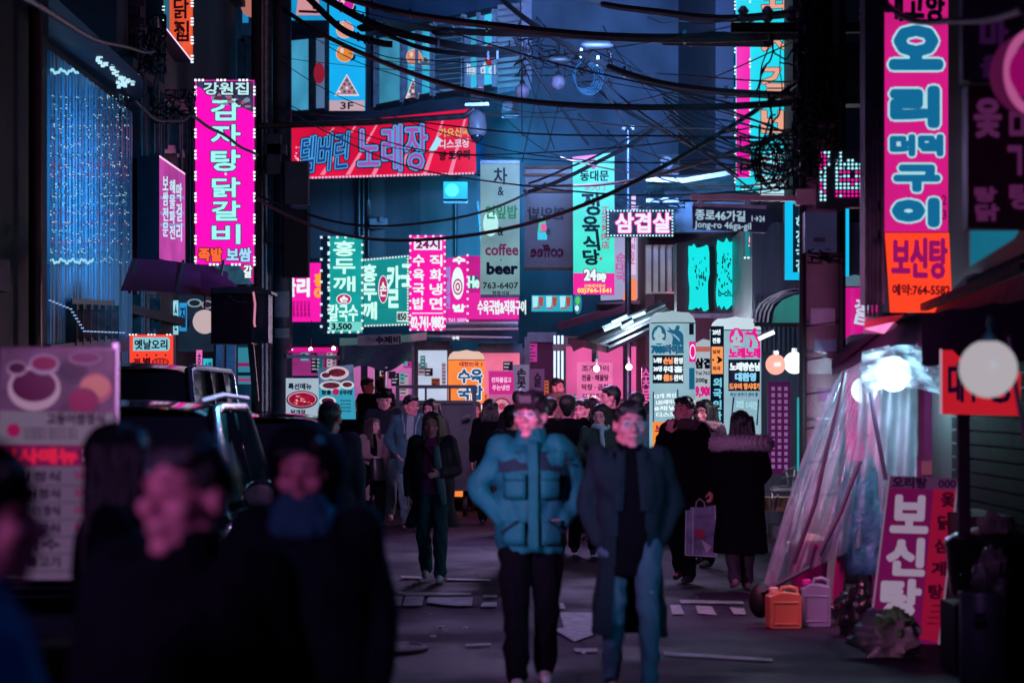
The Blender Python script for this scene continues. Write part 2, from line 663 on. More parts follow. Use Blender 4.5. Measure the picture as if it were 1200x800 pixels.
# manhole cover and drain strip
t = thing('manhole_cover', 'round iron manhole cover set in the road near the arrow marking', 'manhole', (-.9, 16.2, 0))
MB().lathe((-.9,16.2,.0), [(.34,.0),(.34,.02),(.30,.024),(.3,.018),(.0,.02)], 24).build('cover', mat('worn_iron', (.03,.025,.03), .7, .3), t)
for k in range(5): MB().box((-.9,16.2-.2+.1*k,.024), (.4,.03,.012)).build('rib', steel, t)

# ================================================================== left side
def building(name, label, pts=None, m=None, lo=None, hi=None, cat='building'):
    c = ((lo[0]+hi[0])/2, (lo[1]+hi[1])/2, lo[2])
    t = thing(name, label, cat, c)
    MB().box([(lo[i]+hi[i])/2 for i in range(3)], [hi[i]-lo[i] for i in range(3)]).build('wall', m, t)
    return t
def window(par, pl, pts, glass, fr=None, bars=0, fw=1.6, hb=0, off=0.02):
    """frame with a recessed pane; pts TL,TR,BR,BL in photo pixels on plane pl"""
    if not hasattr(pts[0], '__len__'): pts = rect(*pts)
    fr = fr or steel
    f = MB(); q = [pl.hit(x, y, off+.06) for x, y in pts]
    for i in range(4): f.bar(q[i], q[(i+1)%4], fw*q[0].y/F, .12)
    for k in range(bars):
        u = (k+1)/(bars+1); f.bar(q[0].lerp(q[1], u), q[3].lerp(q[2], u), fw*.8*q[0].y/F, .1)
    for k in range(hb):
        u = (k+1)/(hb+1); f.bar(q[0].lerp(q[3], u), q[1].lerp(q[2], u), fw*.6*q[0].y/F, .1)
    o = f.build('window', fr, par)
    g = MB(); poly(g, pl, pts, off, .01); fixnormals(g.build('pane', glass, o))
    return o

# near left building, almost black
L1 = building('shop_building', 'tall unlit building at the left edge of the street behind the menu banner', m=blackw, lo=(-9,3,0), hi=(-5,26,11))
plL = XP(-5)
for k, y in enumerate((6, 10.5, 15, 19.5)):
    sh = MB()
    for j in range(26): sh.box((-4.97, y+1.7, .1+j*.1), (.05, 3.3, .085))
    sh.build('shutter', mat('black_shutter', (.008,.002,.006), .8, 0, spec=.05), L1, kind='stuff')
    MB().box((-4.9, y+1.7, 2.85), (.25, 3.6, .3)).build('shutter_box', blackw, L1)
MB().tube([(-4.85,24.6,.0),(-4.85,24.6,5),(-4.85,24.6,10.5)], .07, 8).build('drainpipe', mat('maroon_pipe', (.12,.02,.03), .4, .3), L1, smooth=True)
MB().tube([(-4.85,22.2,.0),(-4.85,22.2,9)], .05, 8).build('drainpipe', steel, L1, smooth=True)

# corrugated facade; glowing dashes stand in for reflections on its ribs
L2 = building('corrugated_facade', 'corrugated sheet facade with reflections put in as wavy rows of tiny blue white dashes', m=blackw, lo=(-9,26.02,0), hi=(-5.1,31.9,5.62))
ribm = mat('corrugated_sheet', (.10,.18,.28), .32, .55, .5, 3, stretch=(1,1,.08))
for k in range(44):
    y0 = 26.1 + k*(5.75/44)
    h0 = 5.45
    MB().tube([(-5.03, y0, 1.9),(-5.03, y0, h0)], .062+.01*math.sin(k*2.3), 6).build('rib', ribm, L2, smooth=True)
# rows of glowing dashes for the reflections
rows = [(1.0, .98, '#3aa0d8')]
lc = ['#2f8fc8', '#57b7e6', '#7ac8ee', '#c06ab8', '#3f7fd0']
dash_mats = [em(c, .4) for c in lc]
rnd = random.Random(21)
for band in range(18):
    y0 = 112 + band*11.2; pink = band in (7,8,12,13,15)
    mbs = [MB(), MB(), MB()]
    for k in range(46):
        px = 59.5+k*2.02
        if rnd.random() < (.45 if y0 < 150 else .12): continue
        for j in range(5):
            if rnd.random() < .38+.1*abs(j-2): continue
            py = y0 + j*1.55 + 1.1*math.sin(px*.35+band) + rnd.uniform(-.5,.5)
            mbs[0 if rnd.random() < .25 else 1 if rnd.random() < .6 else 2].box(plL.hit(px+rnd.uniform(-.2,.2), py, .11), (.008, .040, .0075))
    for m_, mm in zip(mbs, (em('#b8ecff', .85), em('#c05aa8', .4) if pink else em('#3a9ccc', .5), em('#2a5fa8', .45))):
        if m_.v: m_.build('glow_dashes', mm, L2, kind='stuff')
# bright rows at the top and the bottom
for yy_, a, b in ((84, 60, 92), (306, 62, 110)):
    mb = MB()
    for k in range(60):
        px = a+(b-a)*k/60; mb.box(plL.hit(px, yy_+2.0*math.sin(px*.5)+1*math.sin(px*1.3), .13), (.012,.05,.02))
    mb.build('glow_dashes', em('#9fe6ff', .9), L2, kind='stuff')
# sloping parapet sheet over the facade, with its own crooked rows of glowing specks
mb = MB(); pts = [plL.hit(57,42,.1), plL.hit(166,121,.1), plL.hit(166,90,.55), plL.hit(57,-10,.55)]
mb.prism(pts, (-.1,0,.02)); fixnormals(mb.build('canopy_sheet', mat('canopy_blue', (.08,.14,.25), .45, .3, .4, 2, stretch=(1,3,1)), L2))
mb = MB()
cp = Plane(pts[0], (pts[1]-pts[0]).cross(pts[3]-pts[0]))
for sx, sy, n__ in ((116,66,7),(122,72,5),(130,75,6),(135,82,5),(140,90,9),(146,90,9),(152,92,6),(157,87,6)):
    for j in range(n__): mb.box(cp.hit(sx+random.uniform(-2,4), sy+j*1.4+random.uniform(-1,1), .05), (.04,.04,.035))
mb.build('glow_specks', em('#bfeeff', 1.0), L2, kind='stuff')
# lower shop window with a dim glow
window(L2, plL, [(84,356),(134,358),(134,398),(84,405)], em('#a8788c', .75, .6, False, 1.6), steel, 5)
decal(L2, plL, [(60,404),(150,395),(150,412),(60,420)], mat('violet_signboard', (.18,.08,.2), .5), .12, 'signboard', .05)
leds(L2, plL, [(60,352),(84,362),(100,388),(150,390)], 4, .7, em('#a8c8ff', .8), .15, close=False)

# brick wall above
BW = thing('brick_wall', 'dark purple brick gable above the corrugated facade', 'wall', (-5.6, 33.2, 5.6))
MB().box((-5.47,33.4,8.2), (.74,.5,6.4)).build('backing', mat('mortar', (.05,.035,.05), .9), BW)
brm = [mat('brick_a', (.16,.035,.07), .8, 0, .3, 12, .3, 60), mat('brick_b', (.12,.028,.06), .8, 0, .3, 12, .3, 60), mat('brick_c', (.19,.045,.08), .8, 0, .3, 12, .3, 60)]
bme = [MB().box((0,0,0), (.205,.06,.062)).mesh('brick', m_) for m_ in brm]
cnt = 0
for r_ in range(26):
    for c_ in range(3):
        x = -6.22 + c_*.225 + (.11 if r_ % 2 else 0); z = 5.75 + r_*.078*1.6
        o = bpy.data.objects.new('brick', random.choice(bme)); COL.objects.link(o); o.parent = BW
        o.matrix_parent_inverse = wmat(BW).inverted()
        o.location = (x+.53, 33.13-random.uniform(0,.015), z); o.scale = (1,1,1.5)

# next building on the left, pipes and window strips
L3 = building('narrow_building', 'narrow dark building with pipes and blue lit strips behind the pink signs', m=dconc, lo=(-9,32.1,0), hi=(-5.25,46,13))
for px, py0, py1, r_, c_ in ((166,60,420,.05,'#101830'),(172,110,400,.04,'#16284a'),(181,20,180,.07,'#0b1226'),(189,40,230,.05,'#1a3a5c'),(212,120,300,.03,'#2a6a8c'),(223,110,330,.04,'#163450'),(160,40,118,.06,'#203a60')):
    pl_ = XP(-5.1)
    MB().tube([pl_.hit(px,py1),pl_.hit(px,py0)], r_, 8).build('pipe', steel, L3, smooth=True)
for px0, px1, y0, y1, c_ in ((166,182,60,175,'#123a58'),(176,184,130,200,'#1a4a66'),(192,206,120,175,'#15304a'),(207,216,120,180,'#2a5a7a')):
    window(L3, XP(-5.2), (px0,y0,px1,y1), mat('blue_glass', (.05,.12,.2), .15, .2, .4, 3, spec=.8), steel, 0, 1.2)
window(L3, XP(-5.2), (160,345,183,390), glassd, steel, 2, 1.4)
for zz in (2.9, 6.2, 9.2): MB().box((-5.2,39,zz), (.3,13.6,.12)).build('ledge', dconc, L3)
# blue ribbed wall facing us above the pink sign
L4 = thing('ribbed_tower', 'blue ribbed steel tower wall above the tall pink sign', 'building', (-5.1, 46.5, 0))
p4 = YP(46.0)
mb = MB(); poly(mb, p4, rect(205,-80,301,480), 0, 3); fixnormals(mb.build('wall', mat('teal_steel', (.13,.24,.30), .5, .2, .4, 2, stretch=(3,3,.3)), L4))
for k in range(19):
    px = 229+k*3.8
    MB().bar(p4.hit(px,96,.04), p4.hit(px,-60,.04), .03+.02*(k%3), .07).build('rib', mat('teal_steel', ''), L4)
window(L4, p4, (228,24,247,70), em('#5e3c50', .55, .5), steel, 1, 1.2)
decal(L4, p4, rect(229,52,240,71), em('#c03a3c', .6), .05, 'poster')  # this poster is an orange window reflection put in as a glowing panel
for px in (233,236.5,243): decal(L4, p4, rect(px,24,px+1.6,46), em('#b9cbe0', .8), .06, 'light_tube')
decal(L4, p4, ell(297,6,15,15,18), em('#c87a70', .75), .08, 'sign_disc')
decal(L4, p4, rect(281,12,300,27), em('#1f8fd0', .8), .07, 'panel')
window(L4, p4, (283,46,298,92), em('#6f5560', .5, .4), steel, 1, 1.4)

# ================================================================== the block across the end, turned slightly
a_, b_ = P(330,0,50), P(606,0,44)
plC = Plane(a_, ((b_-a_).y, -(b_-a_).x, 0))
C1 = thing('karaoke_building', 'blue grey building with wide lit upper windows behind the red song sign', 'building', plC.hit(465,470))
mb = MB(); poly(mb, plC, rect(322,-120,606,492), 0, 4); fixnormals(mb.build('wall', wallb, C1))
# sloping fascia over the windows
mb = MB(); poly(mb, plC, [(432,-20),(606,-44),(606,4),(560,12),(440,36),(432,36)], .12, .3); fixnormals(mb.build('fascia', mat('fascia_blue', (.05,.08,.14), .6, .1, .3, 1.5), C1))
wteal = em('#3a8cb0', 1.1, .6, False, .7); wteal2 = em('#30a8d0', 1.3, .5, False, 1.1); wgrey = em('#4a6a90', 1.0, .4, False, .6)
for pts, g in (([(336,45),(365,42),(365,132),(336,134)], wteal), ([(367,42),(384,41),(384,130),(367,131)], wgrey), ([(441,42),(472,36),(472,120),(441,126)], wteal),
               ([(474,36),(490,32),(490,116),(474,120)], wteal2), ([(491,32),(507,28),(507,112),(491,115)], wteal2), ([(511,24),(544,17),(544,108),(511,113)], wgrey),
               ([(548,18),(562,15),(562,106),(548,108)], wteal2), ([(564,15),(580,11),(580,102),(564,105)], wteal2)):
    window(C1, plC, pts, g, steel, 0, 2.0)
for (x0,x1,ya,yb,n_) in ((511,544,24,108,14),(584,612,8,108,13)):               # louvred boards
    for j in range(n_):
        f_ = j/n_; y = ya+(yb-ya)*f_
        q = [plC.hit(x0,y+1,.1), plC.hit(x1,y-2,.1)]
        MB().bar(q[0], q[1], .05, .075).build('louvre', lightw if x0 > 560 else wallb, C1)
mb = MB(); poly(mb, plC, [(583,6),(613,-2),(613,104),(583,110)], .02, .2); fixnormals(mb.build('louvre_panel', mat('violet_grey', (.3,.28,.36), .7), C1))
# things seen in the windows: balls and pizza triangles of the billiard hall
def ball(par, pl, cx, cy, r, c1, c2='#10101c', off=.1, s_=1.0):
    decal(par, pl, ell(cx+r*.45, cy+r*.45, r*.9, r*.5, 14), em(c2, .1), off-.004, 'ball_shadow')
    decal(par, pl, ell(cx, cy, r*1.08, r*1.08, 18), em('#f4d8d8', .8*s_), off-.002, 'ball_rim')
    decal(par, pl, ell(cx, cy, r, r, 18), em(c1, .9*s_), off, 'ball')
    decal(par, pl, ell(cx-r*.35, cy-r*.35, r*.25, r*.4, 10), em('#ffd8d0', .8*s_), off+.004, 'ball_gleam')
def rack(par, pl, x0, y0, x1, y1, off=.1):
    cx = (x0+x1)/2
    decal(par, pl, [(cx,y0-2),(x1+2,y1+1.5),(x0-2,y1+1.5)], em('#f0e8f0', .9), off-.004, 'rack_edge')
    decal(par, pl, [(cx,y0),(x1,y1),(x0,y1)], em('#c08aa0', .8), off, 'rack')
    for r_ in range(4):
        for k in range(r_+1):
            decal(par, pl, ell(cx+(k-r_/2)*(x1-x0)*.23, y0+(y1-y0)*(.25+.2*r_), 1.7, 1.7, 8), em(['#1a5a7a','#a02050','#208050','#f4f4ff'][(r_+k)%4], .8), off+.004, 'rack_ball')
ball(C1, plC, 485, 67, 8.5, '#d88a70'); ball(C1, plC, 497, 72, 5, '#405a78'); rack(C1, plC, 477, 94, 491, 114)
decal(C1, plC, ell(573,65,5.2,13,16), em('#b02830', .8), .11, 'lantern'); decal(C1, plC, ell(374,86,6.5,12.5,16), em('#9a1f38', .8), .11, 'lantern')
write(C1, plC, 'liard cl', (547,75,580,87), em('#cfe4ff', .9), .5, off=.1)
for x,y in ((497,30),(499,50),(556,54),(570,40)): decal(C1, plC, rect(x,y,x+11,y+2), em('#bff0ff', 1.0), .09, 'ceiling_tube')
# wall panels and pipes between the signs
pxs = [338,363,400,425,452,492,532,566,606]
for q_ in range(8):
    a_, b_ = pxs[q_]+.6, pxs[q_+1]-.6; mb = MB(); poly(mb, plC, rect(a_,206,b_,303), .05, .05)
    fixnormals(mb.build('wall_panel', mat('wall_panel_%d' % (q_%4), ((.20,.27,.32),(.30,.36,.42),(.25,.33,.40),(.38,.44,.48))[q_%4], .45, .1, .35, .9, .2, 10, stretch=(1,1,.3)), C1))
for x in (363,400,425,452,492,532,566): MB().bar(plC.hit(x,212,.03), plC.hit(x,300,.03), .03, .05).build('panel_joint', dconc, C1)
for x, r_ in ((421,.05),(426,.04),(432,.035),(534,.03)): MB().tube([plC.hit(x,205,.15), plC.hit(x,300,.15)], r_, 8).build('pipe', steel, C1, smooth=True)
MB().tube([plC.hit(432,235,.2), plC.hit(433,252,.2), plC.hit(438,257,.2), plC.hit(447,257,.2)], .05, 8).build('pipe', alu, C1, smooth=True)
MB().box(plC.hit(444,262,.15), (.35,.2,.18)).build('junction_box', steel, C1)
MB().bar(plC.hit(560,236,.05), plC.hit(566,300,.05), .05).build('panel_joint', steel, C1)

# ground floor of the same block: open shop fronts, inside light put into glowing back walls
def shopfront(label, x0, y0, x1, y1, Y, glow, st, items=10, seed=1, name='lit_shopfront', frame=True):
    rnd = random.Random(seed); pl = YP(Y)
    t = thing(name, label, 'shopfront', pl.hit((x0+x1)/2, y1))
    mb = MB(); poly(mb, pl, rect(x0,y0,x1,y1), 0, .1); fixnormals(mb.build('glowing_back_wall', em(glow, st, .5, True, .8), t))
    for k in range(items):
        w = rnd.uniform(3,12); h = rnd.uniform(8,26); x = rnd.uniform(x0,x1-w); y = rnd.uniform(y0,y1-h)
        c = rnd.choice(['#e23ab0','#18b8c0','#ff7a4a','#f0d0e8','#2a2348','#0c1020','#7ad8e8','#10142c'])
        o_ = .06+k*.012
        decal(t, pl, rect(x,y,x+w,y+h), em(c, rnd.uniform(.2,.6)), o_, 'poster', .004)
        for q in range(int(h//4)):
            decal(t, pl, rect(x+1,y+2+q*4,x+w*rnd.uniform(.5,.9),y+3.4+q*4), em('#f8e8ff' if c < '#2' else '#301838', .5), o_+.006, 'poster_line', .002)
    if frame:
        for x in np.linspace(x0, x1, max(2, int((x1-x0)/26))):
            MB().bar(pl.hit(x,y0,.35), pl.hit(x,y1,.35), .09).build('post', steel, t)
        MB().bar(pl.hit(x0,y0,.35), pl.hit(x1,y0,.35), .16).build('lintel', steel, t)
    return t
shopfront('lit noodle shop front full of menus under the dark blue canopy', 398,418,486,478,43.3,'#d070b8',.9,16,3)
shopfront('bright pale shop entrance left of the orange inflatable sign', 487,405,527,500,42.5,'#c8d4f0',1.0,6,5)
shopfront('pink lit restaurant front behind the orange inflatable sign', 560,408,612,520,42,'#ff7aa0',1.0,8,9)
shopfront('small stall lit magenta behind the left utility pole', 336,408,398,440,43.5,'#b03a90',.8,7,11)
shopfront('deep magenta lit doorway left of the pink poster', 618,395,652,475,40.5,'#4a0c40',.5,2,13)
shopfront('pink lit tavern front with bare bulbs under the grey awning', 660,400,770,500,39.0,'#f060a8',.95,10,17)

# ================================================================== centre right upper blocks
C2 = thing('concrete_building', 'dark building with pale concrete parapet and tangled cables before it', 'building', P(735,478,48))
p2 = YP(48)
mb = MB(); poly(mb, p2, rect(598,-140,875,500), 0, 5); fixnormals(mb.build('wall', mat('navy_wall', (.008,.013,.030), .75, 0, .6, 1.2), C2))
for (x0,y0,x1,y1,m_,o_) in ((612,84,668,172,lightw,.6),(668,106,686,168,mat('grey_box', (.20,.21,.26), .6),.9),(686,98,704,175,dconc,.5),(704,62,757,160,lightw,.55),(757,58,765,158,conc,.75),
                            (772,54,858,134,mat('grating_blue', (.08,.13,.20), .6, .2, .4, 3),.3),(601,110,612,180,wallb,.7),(676,35,693,52,lightw,.6),(776,32,846,55,wallb,.8)):
    mb = MB(); poly(mb, p2, rect(x0,y0,x1,y1), o_, o_); fixnormals(mb.build('panel', m_, C2))
for j in range(8): MB().bar(p2.hit(772,58+j*10,.34), p2.hit(858,60+j*10,.34), .02).build('grating_bar', steel, C2)
for j in range(9): MB().bar(p2.hit(774+j*10,55,.37), p2.hit(774+j*10,134,.37), .02).build('grating_bar', steel, C2)
for y in (62, 165, 178): MB().bar(p2.hit(604,y,.95), p2.hit(770,y-8 if y < 100 else y,.95), .12).build('roof_edge', blackw, C2)
mb = MB(); poly(mb, p2, [(745,160),(800,146),(820,150),(848,200),(700,186),(703,168)], 1.2, .6); fixnormals(mb.build('lean_to_roof', mat('navy_sheet', (.05,.08,.14), .5, .2), C2))
MB().bar(p2.hit(752,160,1.4), p2.hit(806,146,1.4), .1).build('roof_edge', conc, C2)
for x,y,w,h in ((748,167,6,11),(634,160,4,8)): decal(C2, p2, rect(x,y,x+w,y+h), em('#d8a0b0', .8), 1.3, 'lit_opening')
# tall dark backdrop
mb = MB(); 
BK = building('tower_block', 'tall dark apartment block rising behind the end of the street', m=mat('night_wall', (.010,.013,.028), .8, 0, .4, .6), lo=(-22,66,0), hi=(22,74,30))
for k in range(9):
    for j in range(3):
        MB().box((-8+k*2.2, 65.96, 10.4+j*2.9), (1.2,.1,1.5)).build('window', glassd, BK)

# ================================================================== right side
R1 = building('corner_building', 'brown corner building carrying the torn cyan sign panels', m=mat('plum_wall', (.10,.07,.11), .7, 0, .4, 1.5), lo=(2.0,36.2,0), hi=(9,48,4.3))
pr = YP(36)
R1b = building('upper_block', 'blue grey upper floors behind the tall cyan sign', m=mat('navy_wall', ''), lo=(3.2,38,4.3), hi=(12,48,14))
for (x0,y0,x1,y1,m_,o_) in ((757,287,794,344,mat('peach_panel', (.55,.36,.36), .6, 0, .3, 3),.3),(768,345,800,375,blackw,.2),(778,205,870,234,dconc,.5),
                            (785,236,873,272,mat('dim_blue_sheet', (.12,.2,.28), .4, .3, .4, 3),.35)):
    mb = MB(); poly(mb, pr, rect(x0,y0,x1,y1), o_, o_); fixnormals(mb.build('panel', m_, R1))
for x in (764,772,780,788): MB().bar(pr.hit(x,289,.33), pr.hit(x,342,.33), .02).build('panel_joint', dconc, R1)
for a,b in (((757,210),(800,212)),((800,212),(870,200)),((757,236),(795,234))): MB().bar(pr.hit(*a,.9), pr.hit(*b,.9), .07).build('roof_edge', alu, R1)
mb = MB(); mb.sheet([[pr.hit(758,211,.9),pr.hit(800,212,.9),pr.hit(868,205,.9)],[pr.hit(760,232,.3),pr.hit(800,230,.3),pr.hit(868,228,.3)]]); mb.build('sheet_roof', mat('cyan_sheet', (.12,.35,.42), .35, .3, .5, 5), R1)
window(R1, pr, (885,330,897,360), em('#2a8fa0', .5, .4), steel, 1)
# sheet metal wall right of the corner, behind the utility pole
R2 = building('tin_building', 'low tin clad shop behind the concrete utility pole', m=mat('tin_wall', (.25,.28,.33), .45, .4, .4, 3, stretch=(2,2,.2)), lo=(3.0,30.2,0), hi=(9,36,3.9))
pt = YP(30.1)
for k in range(24): MB().bar(pt.hit(885+k*5.5,345,.03), pt.hit(885+k*5.5,412,.03), .03).build('tin_rib', mat('tin_wall', ''), R2)
R2b = building('dark_block', 'dark upper block behind the dot matrix sign', m=mat('navy_wall', ''), lo=(3.6,31,3.9), hi=(12,36,12))
# near right building
R3 = building('market_building', 'unlit building at the right edge with faint violet lettering', m=mat('oxblood_wall', (.035,.012,.022), .7, 0, .4, 2), lo=(3.35,3,0), hi=(9,19.4,9))
for y in (5,8.5,12,15.5):
    sh = MB()
    for j in range(24): sh.box((3.33, y+1.4, .1+j*.1), (.04, 2.6, .085))
    sh.build('shutter', mat('black_shutter', ''), R3, kind='stuff')
# ================================================================== signs
BK_ = mat('print_black', (.01,.01,.014), .5); NV = em('#0b1530', .25)
WH = em('#e9fbff', 1.0); CY = em('#9ff4f4', 1.05); INK = em('#0a1020', .3); OR = em('#ff6b3a', 1.0); PK = em('#f23aa0', 1.0)
def fc(c, s=1.0, vary=.34, scale=1.2): return em(c, s*1.15, vary, True, scale)

# 1 orange red sign high on the left wall
pl = XP(-4.98)
t = sign('orange red light box high on the left wall with a slanting lower edge', pl, [(192,-40),(226,-40),(226,73),(192,30)], fc('#d9502f'), .4, rim='#10243c')
decal(t, pl, [(192,-40),(199,-40),(199,39),(192,30)], em('#2f6f8c', .7), .012, 'side_strip')
leds(t, pl, [(226,73),(226,-40)], 3.6, 1.0, close=False, dash=3); leds(t, pl, [(192.5,-40),(192.5,28)], 4, .7, close=False, dash=2)
decal(t, pl, [(192,29),(226,72),(226,74),(192,31)], em('#f4d8ff', 1.2), .02, 'lit_edge')
column(t, pl, '통닭집', (204,-30,221,50), em('#3a1020', .3), .5, lean=0)
write(t, pl, '맥주', (206,28,216,44), em('#5a1a20', .4), .4, slope=1.0)

# 2 tall magenta sign
pl = YP(38)
t = sign('tall magenta sign with pale lettering for potato stew and grilled chicken', pl, (229,94,298,310), fc('#f50cb4', 1.05, .1), .28)
decal(t, pl, [(230,95),(297,95),(297,132),(283,126),(262,122),(238,105),(230,101)], em('#4a4f78', .55, .6, False, 9), .007, 'food_photo')
for k in range(26):
    rnd = random.Random(k); x = rnd.uniform(246,294); y = rnd.uniform(98,122+ (x-246)*.1)
    decal(t, pl, ell(x,y,rnd.uniform(2,4.5),rnd.uniform(1.5,3),8), em(rnd.choice(['#c06a94','#7a3860','#9ab0c8','#222a48','#d090b0']), .6), .0085+k*.0003, 'food_piece', .001)
write(t, pl, '강원집', (239,97,291,111), em('#bfe9f4', 1.0), .5, (INK, 1.2), .022)
column(t, pl, '감자탕', (248,114,281,203), CY, .95, (INK, 1.1), .20)
decal(t, pl, ell(264.5,204,1.4,1.4,8), CY, .02)
column(t, pl, '닭갈비', (249,206,281,288), CY, .85, (INK, 1.0), .20)
write(t, pl, '족발', (233,291,260,306), OR, .8, (INK, 1.0), .02); write(t, pl, '보쌈', (266,291,294,306), em('#a8d8ff', 1), .8, (INK, 1.0), .02)
leds(t, pl, rect(229,94,298,310), 4.1, 1.2, em('#eafaff', 1.4), dash=3)
pl = YP(38.6)
t = sign('pink sign with a curled letter hanging just below the tall magenta sign', pl, (252,311,297,333), fc('#d01d8c'), .2)
decal(t, pl, [(252,311),(281,311),(285,318),(297,333),(252,333)], em('#3a6a88', .5, .5, False, 6), .01, 'photo'); write(t, pl, '갈', (286,311,295,325), WH, .6, (INK, .8), .02)

# 3 pink sign on the left wall
pl = XP(-4.75)
t = sign('pale pink light box on the left wall beside the corrugated facade', pl, [(187,183),(217,204),(217,311),(187,303)], fc('#c84bb0', .8), .3)
for k, w_ in enumerate(('보쌈전문','해물파전','막걸리')):
    column(t, pl, w_, (191+k*8,206+k*4,197+k*8,278+k*3), em('#c8ecff', .95), .35)
decal(t, pl, [(187,182),(217,203),(217,205),(187,184.5)], em('#ffc8f0', 1.1), .02, 'lit_edge')
for y in (230,248,262): decal(t, pl, rect(188,y,216,y+3), em('#a8a0e8', .7), .006, 'bright_band')

# 4 magenta sign behind pole
pl = YP(42.5)
t = sign('magenta sign partly hidden behind the left utility pole', pl, (326,308,384,377), fc('#f01aa8', 1.0, .1), .2)
write(t, pl, '꿀리', (330,326,362,347), WH, 1.1); column(t, pl, '홍어', (369,320,381,352), em('#ff9a3a', 1.1), 1.2)
for k in range(7): column(t, pl, '모듬회', (334+k*4.4,353,337+k*4.4,372), em('#a01070', .6), .15)
# 5 teal vertical + 6 teal wide
pl = YP(40)
t = sign('upright teal sign for hand cut noodles at 3,500 with a chequered lamp border', pl, (376,277,425,390), fc('#139a98', .95, .25, 2.2), .35)
decal(t, pl, rect(376,277,386,390), em('#0c2a48', .4), .008, 'side_panel')
column(t, pl, '홍두깨', (391,281,416,343), em('#c8fff0', 1.1), .6, gap=.18)
decal(t, pl, ell(403,350.5,8,5.6), em('#c02a6a', .9), .012, 'red_oval'); decal(t, pl, ell(403,350.5,9,6.6), WH, .009, 'oval_rim'); write(t, pl, '손', (398.5,347,407.5,354), WH, .5, off=.02)
write(t, pl, '칼국수', (386,357,419,376), em('#c8fff0', 1.1), .6)
decal(t, pl, rect(386,377,424,388), em('#7fe0d8', .9), .009, 'price_strip'); write(t, pl, '3,500', (389,379,412,387), INK, .5, off=.02)
leds(t, pl, rect(385.5,278,424.5,389), 4.4, 1.35, WH, dash=1); leds(t, pl, rect(376.5,278,385,389), 6.2, 1.4, em('#cfe8ff', 1.1), dash=1)
pl = YP(40.3)
t = sign('wide teal sign repeating the noodle name beside the upright teal one', pl, [(421,305),(478,300),(478,380),(421,382)], fc('#128c8e', .9, .25, 2.2), .3)
column(t, pl, '홍두깨', (425,309,441,375), em('#c8fff0', 1.1), .8)
decal(t, pl, ell(449,339,5,15.5), em('#c02a6a', .9), .012, 'red_oval'); decal(t, pl, ell(449,339,5.9,16.5), WH, .009, 'oval_rim'); write(t, pl, '손', (445.3,331,452.7,347), WH, .4, off=.02)
write(t, pl, '칼', (454,312,468,360), em('#c8fff0', 1.1), .8); write(t, pl, '국', (470,310,486,345), em('#c8fff0', 1.1), .9)
decal(t, pl, rect(465,365,477,377), em('#d8f6f0', .9), .009, 'price_plate'); write(t, pl, '850', (466,367,476,375), INK, .4, off=.02)
leds(t, pl, [(421,305),(478,300),(478,380),(421,382)], 3.4, 1.0, WH, dash=None)
# 7 magenta 24h
pl = YP(39)
t = sign('magenta sign offering pork soup and cold noodles all day with a phone number', pl, (480,276,522,387), fc('#f012a0', 1.05, .12), .35)
decal(t, pl, rect(485,279,518,293), em('#f2e8ff', 1.0), .009, 'white_plate'); write(t, pl, '24시', (488,281,515,291.5), em('#8a1468', .8), .6, off=.02)
column(t, pl, '수육국밥', (484,297,497,364), WH, .45, gap=.22); column(t, pl, '직화냉면', (504,297,518,364), WH, .45, gap=.22)
decal(t, pl, rect(483,366.5,519,367.6), WH, .01, 'rule'); write(t, pl, '02-741-9882', (482,371,520,384), WH, .5)
leds(t, pl, rect(480.8,276.8,521.2,386.2), 4.2, 1.2, em('#ffd8f4', 1.2), dash=1)
pl = YP(40.6)
t = sign('magenta side panel with a white oval emblem right of the all day sign', pl, [(523,303),(548,299),(548,380),(523,386)], fc('#e0149a', 1.0, .15), .25)
column(t, pl, '회냉면', (521,312,527,362), em('#a890f0', .8), .6); write(t, pl, '수', (531,301,545,309), WH, .7); write(t, pl, '밥', (531,357,545,365), WH, .7)
for (a_,b_,w_,h_,m_) in ((536.5,332,7.2,19,WH),(536.5,336,5.6,9.5,em('#c01870',.9)),(536.5,336,4.2,7.4,WH),(536.5,336,2.8,5,em('#c01870',.9))): decal(t, pl, ell(a_,b_,w_,h_), m_, .01+.004*(20-h_), 'emblem')
write(t, pl, 'E', (535.5,334,537.8,338), WH, .3, off=.09)
write(t, pl, '02-741-9882', (518,373,547,381), em('#f0b0f0', .9), .4)
leds(t, pl, [(548,299),(548,380)], 4.2, 1.2, em('#ffd8f4', 1.2), close=False, dash=1)
pl = YP(41.4)
t = sign('low pink sign listing soup and grilled meat under the hanging coffee banner', pl, (548,343,608,378), fc('#e0209c', 1.0, .15), .3)
write(t, pl, '수육국밥&직화구이', (560,352,616,368), WH, .45, off=.02); decal(t, pl, rect(548,374,608,378), em('#8a1460', .7), .01, 'lower_edge')
t = sign('short pink sign tucked behind the hanging coffee banner', YP(41.8), (548,300,570,343), fc('#c81a90', .9), .3); write(t, YP(41.8), 'He', (549,324,561,337), em('#c8fff0', 1), .8)
decal(t, YP(41.8), rect(549,323,561,338), em('#2a7a90', .6), .008, 'plate')
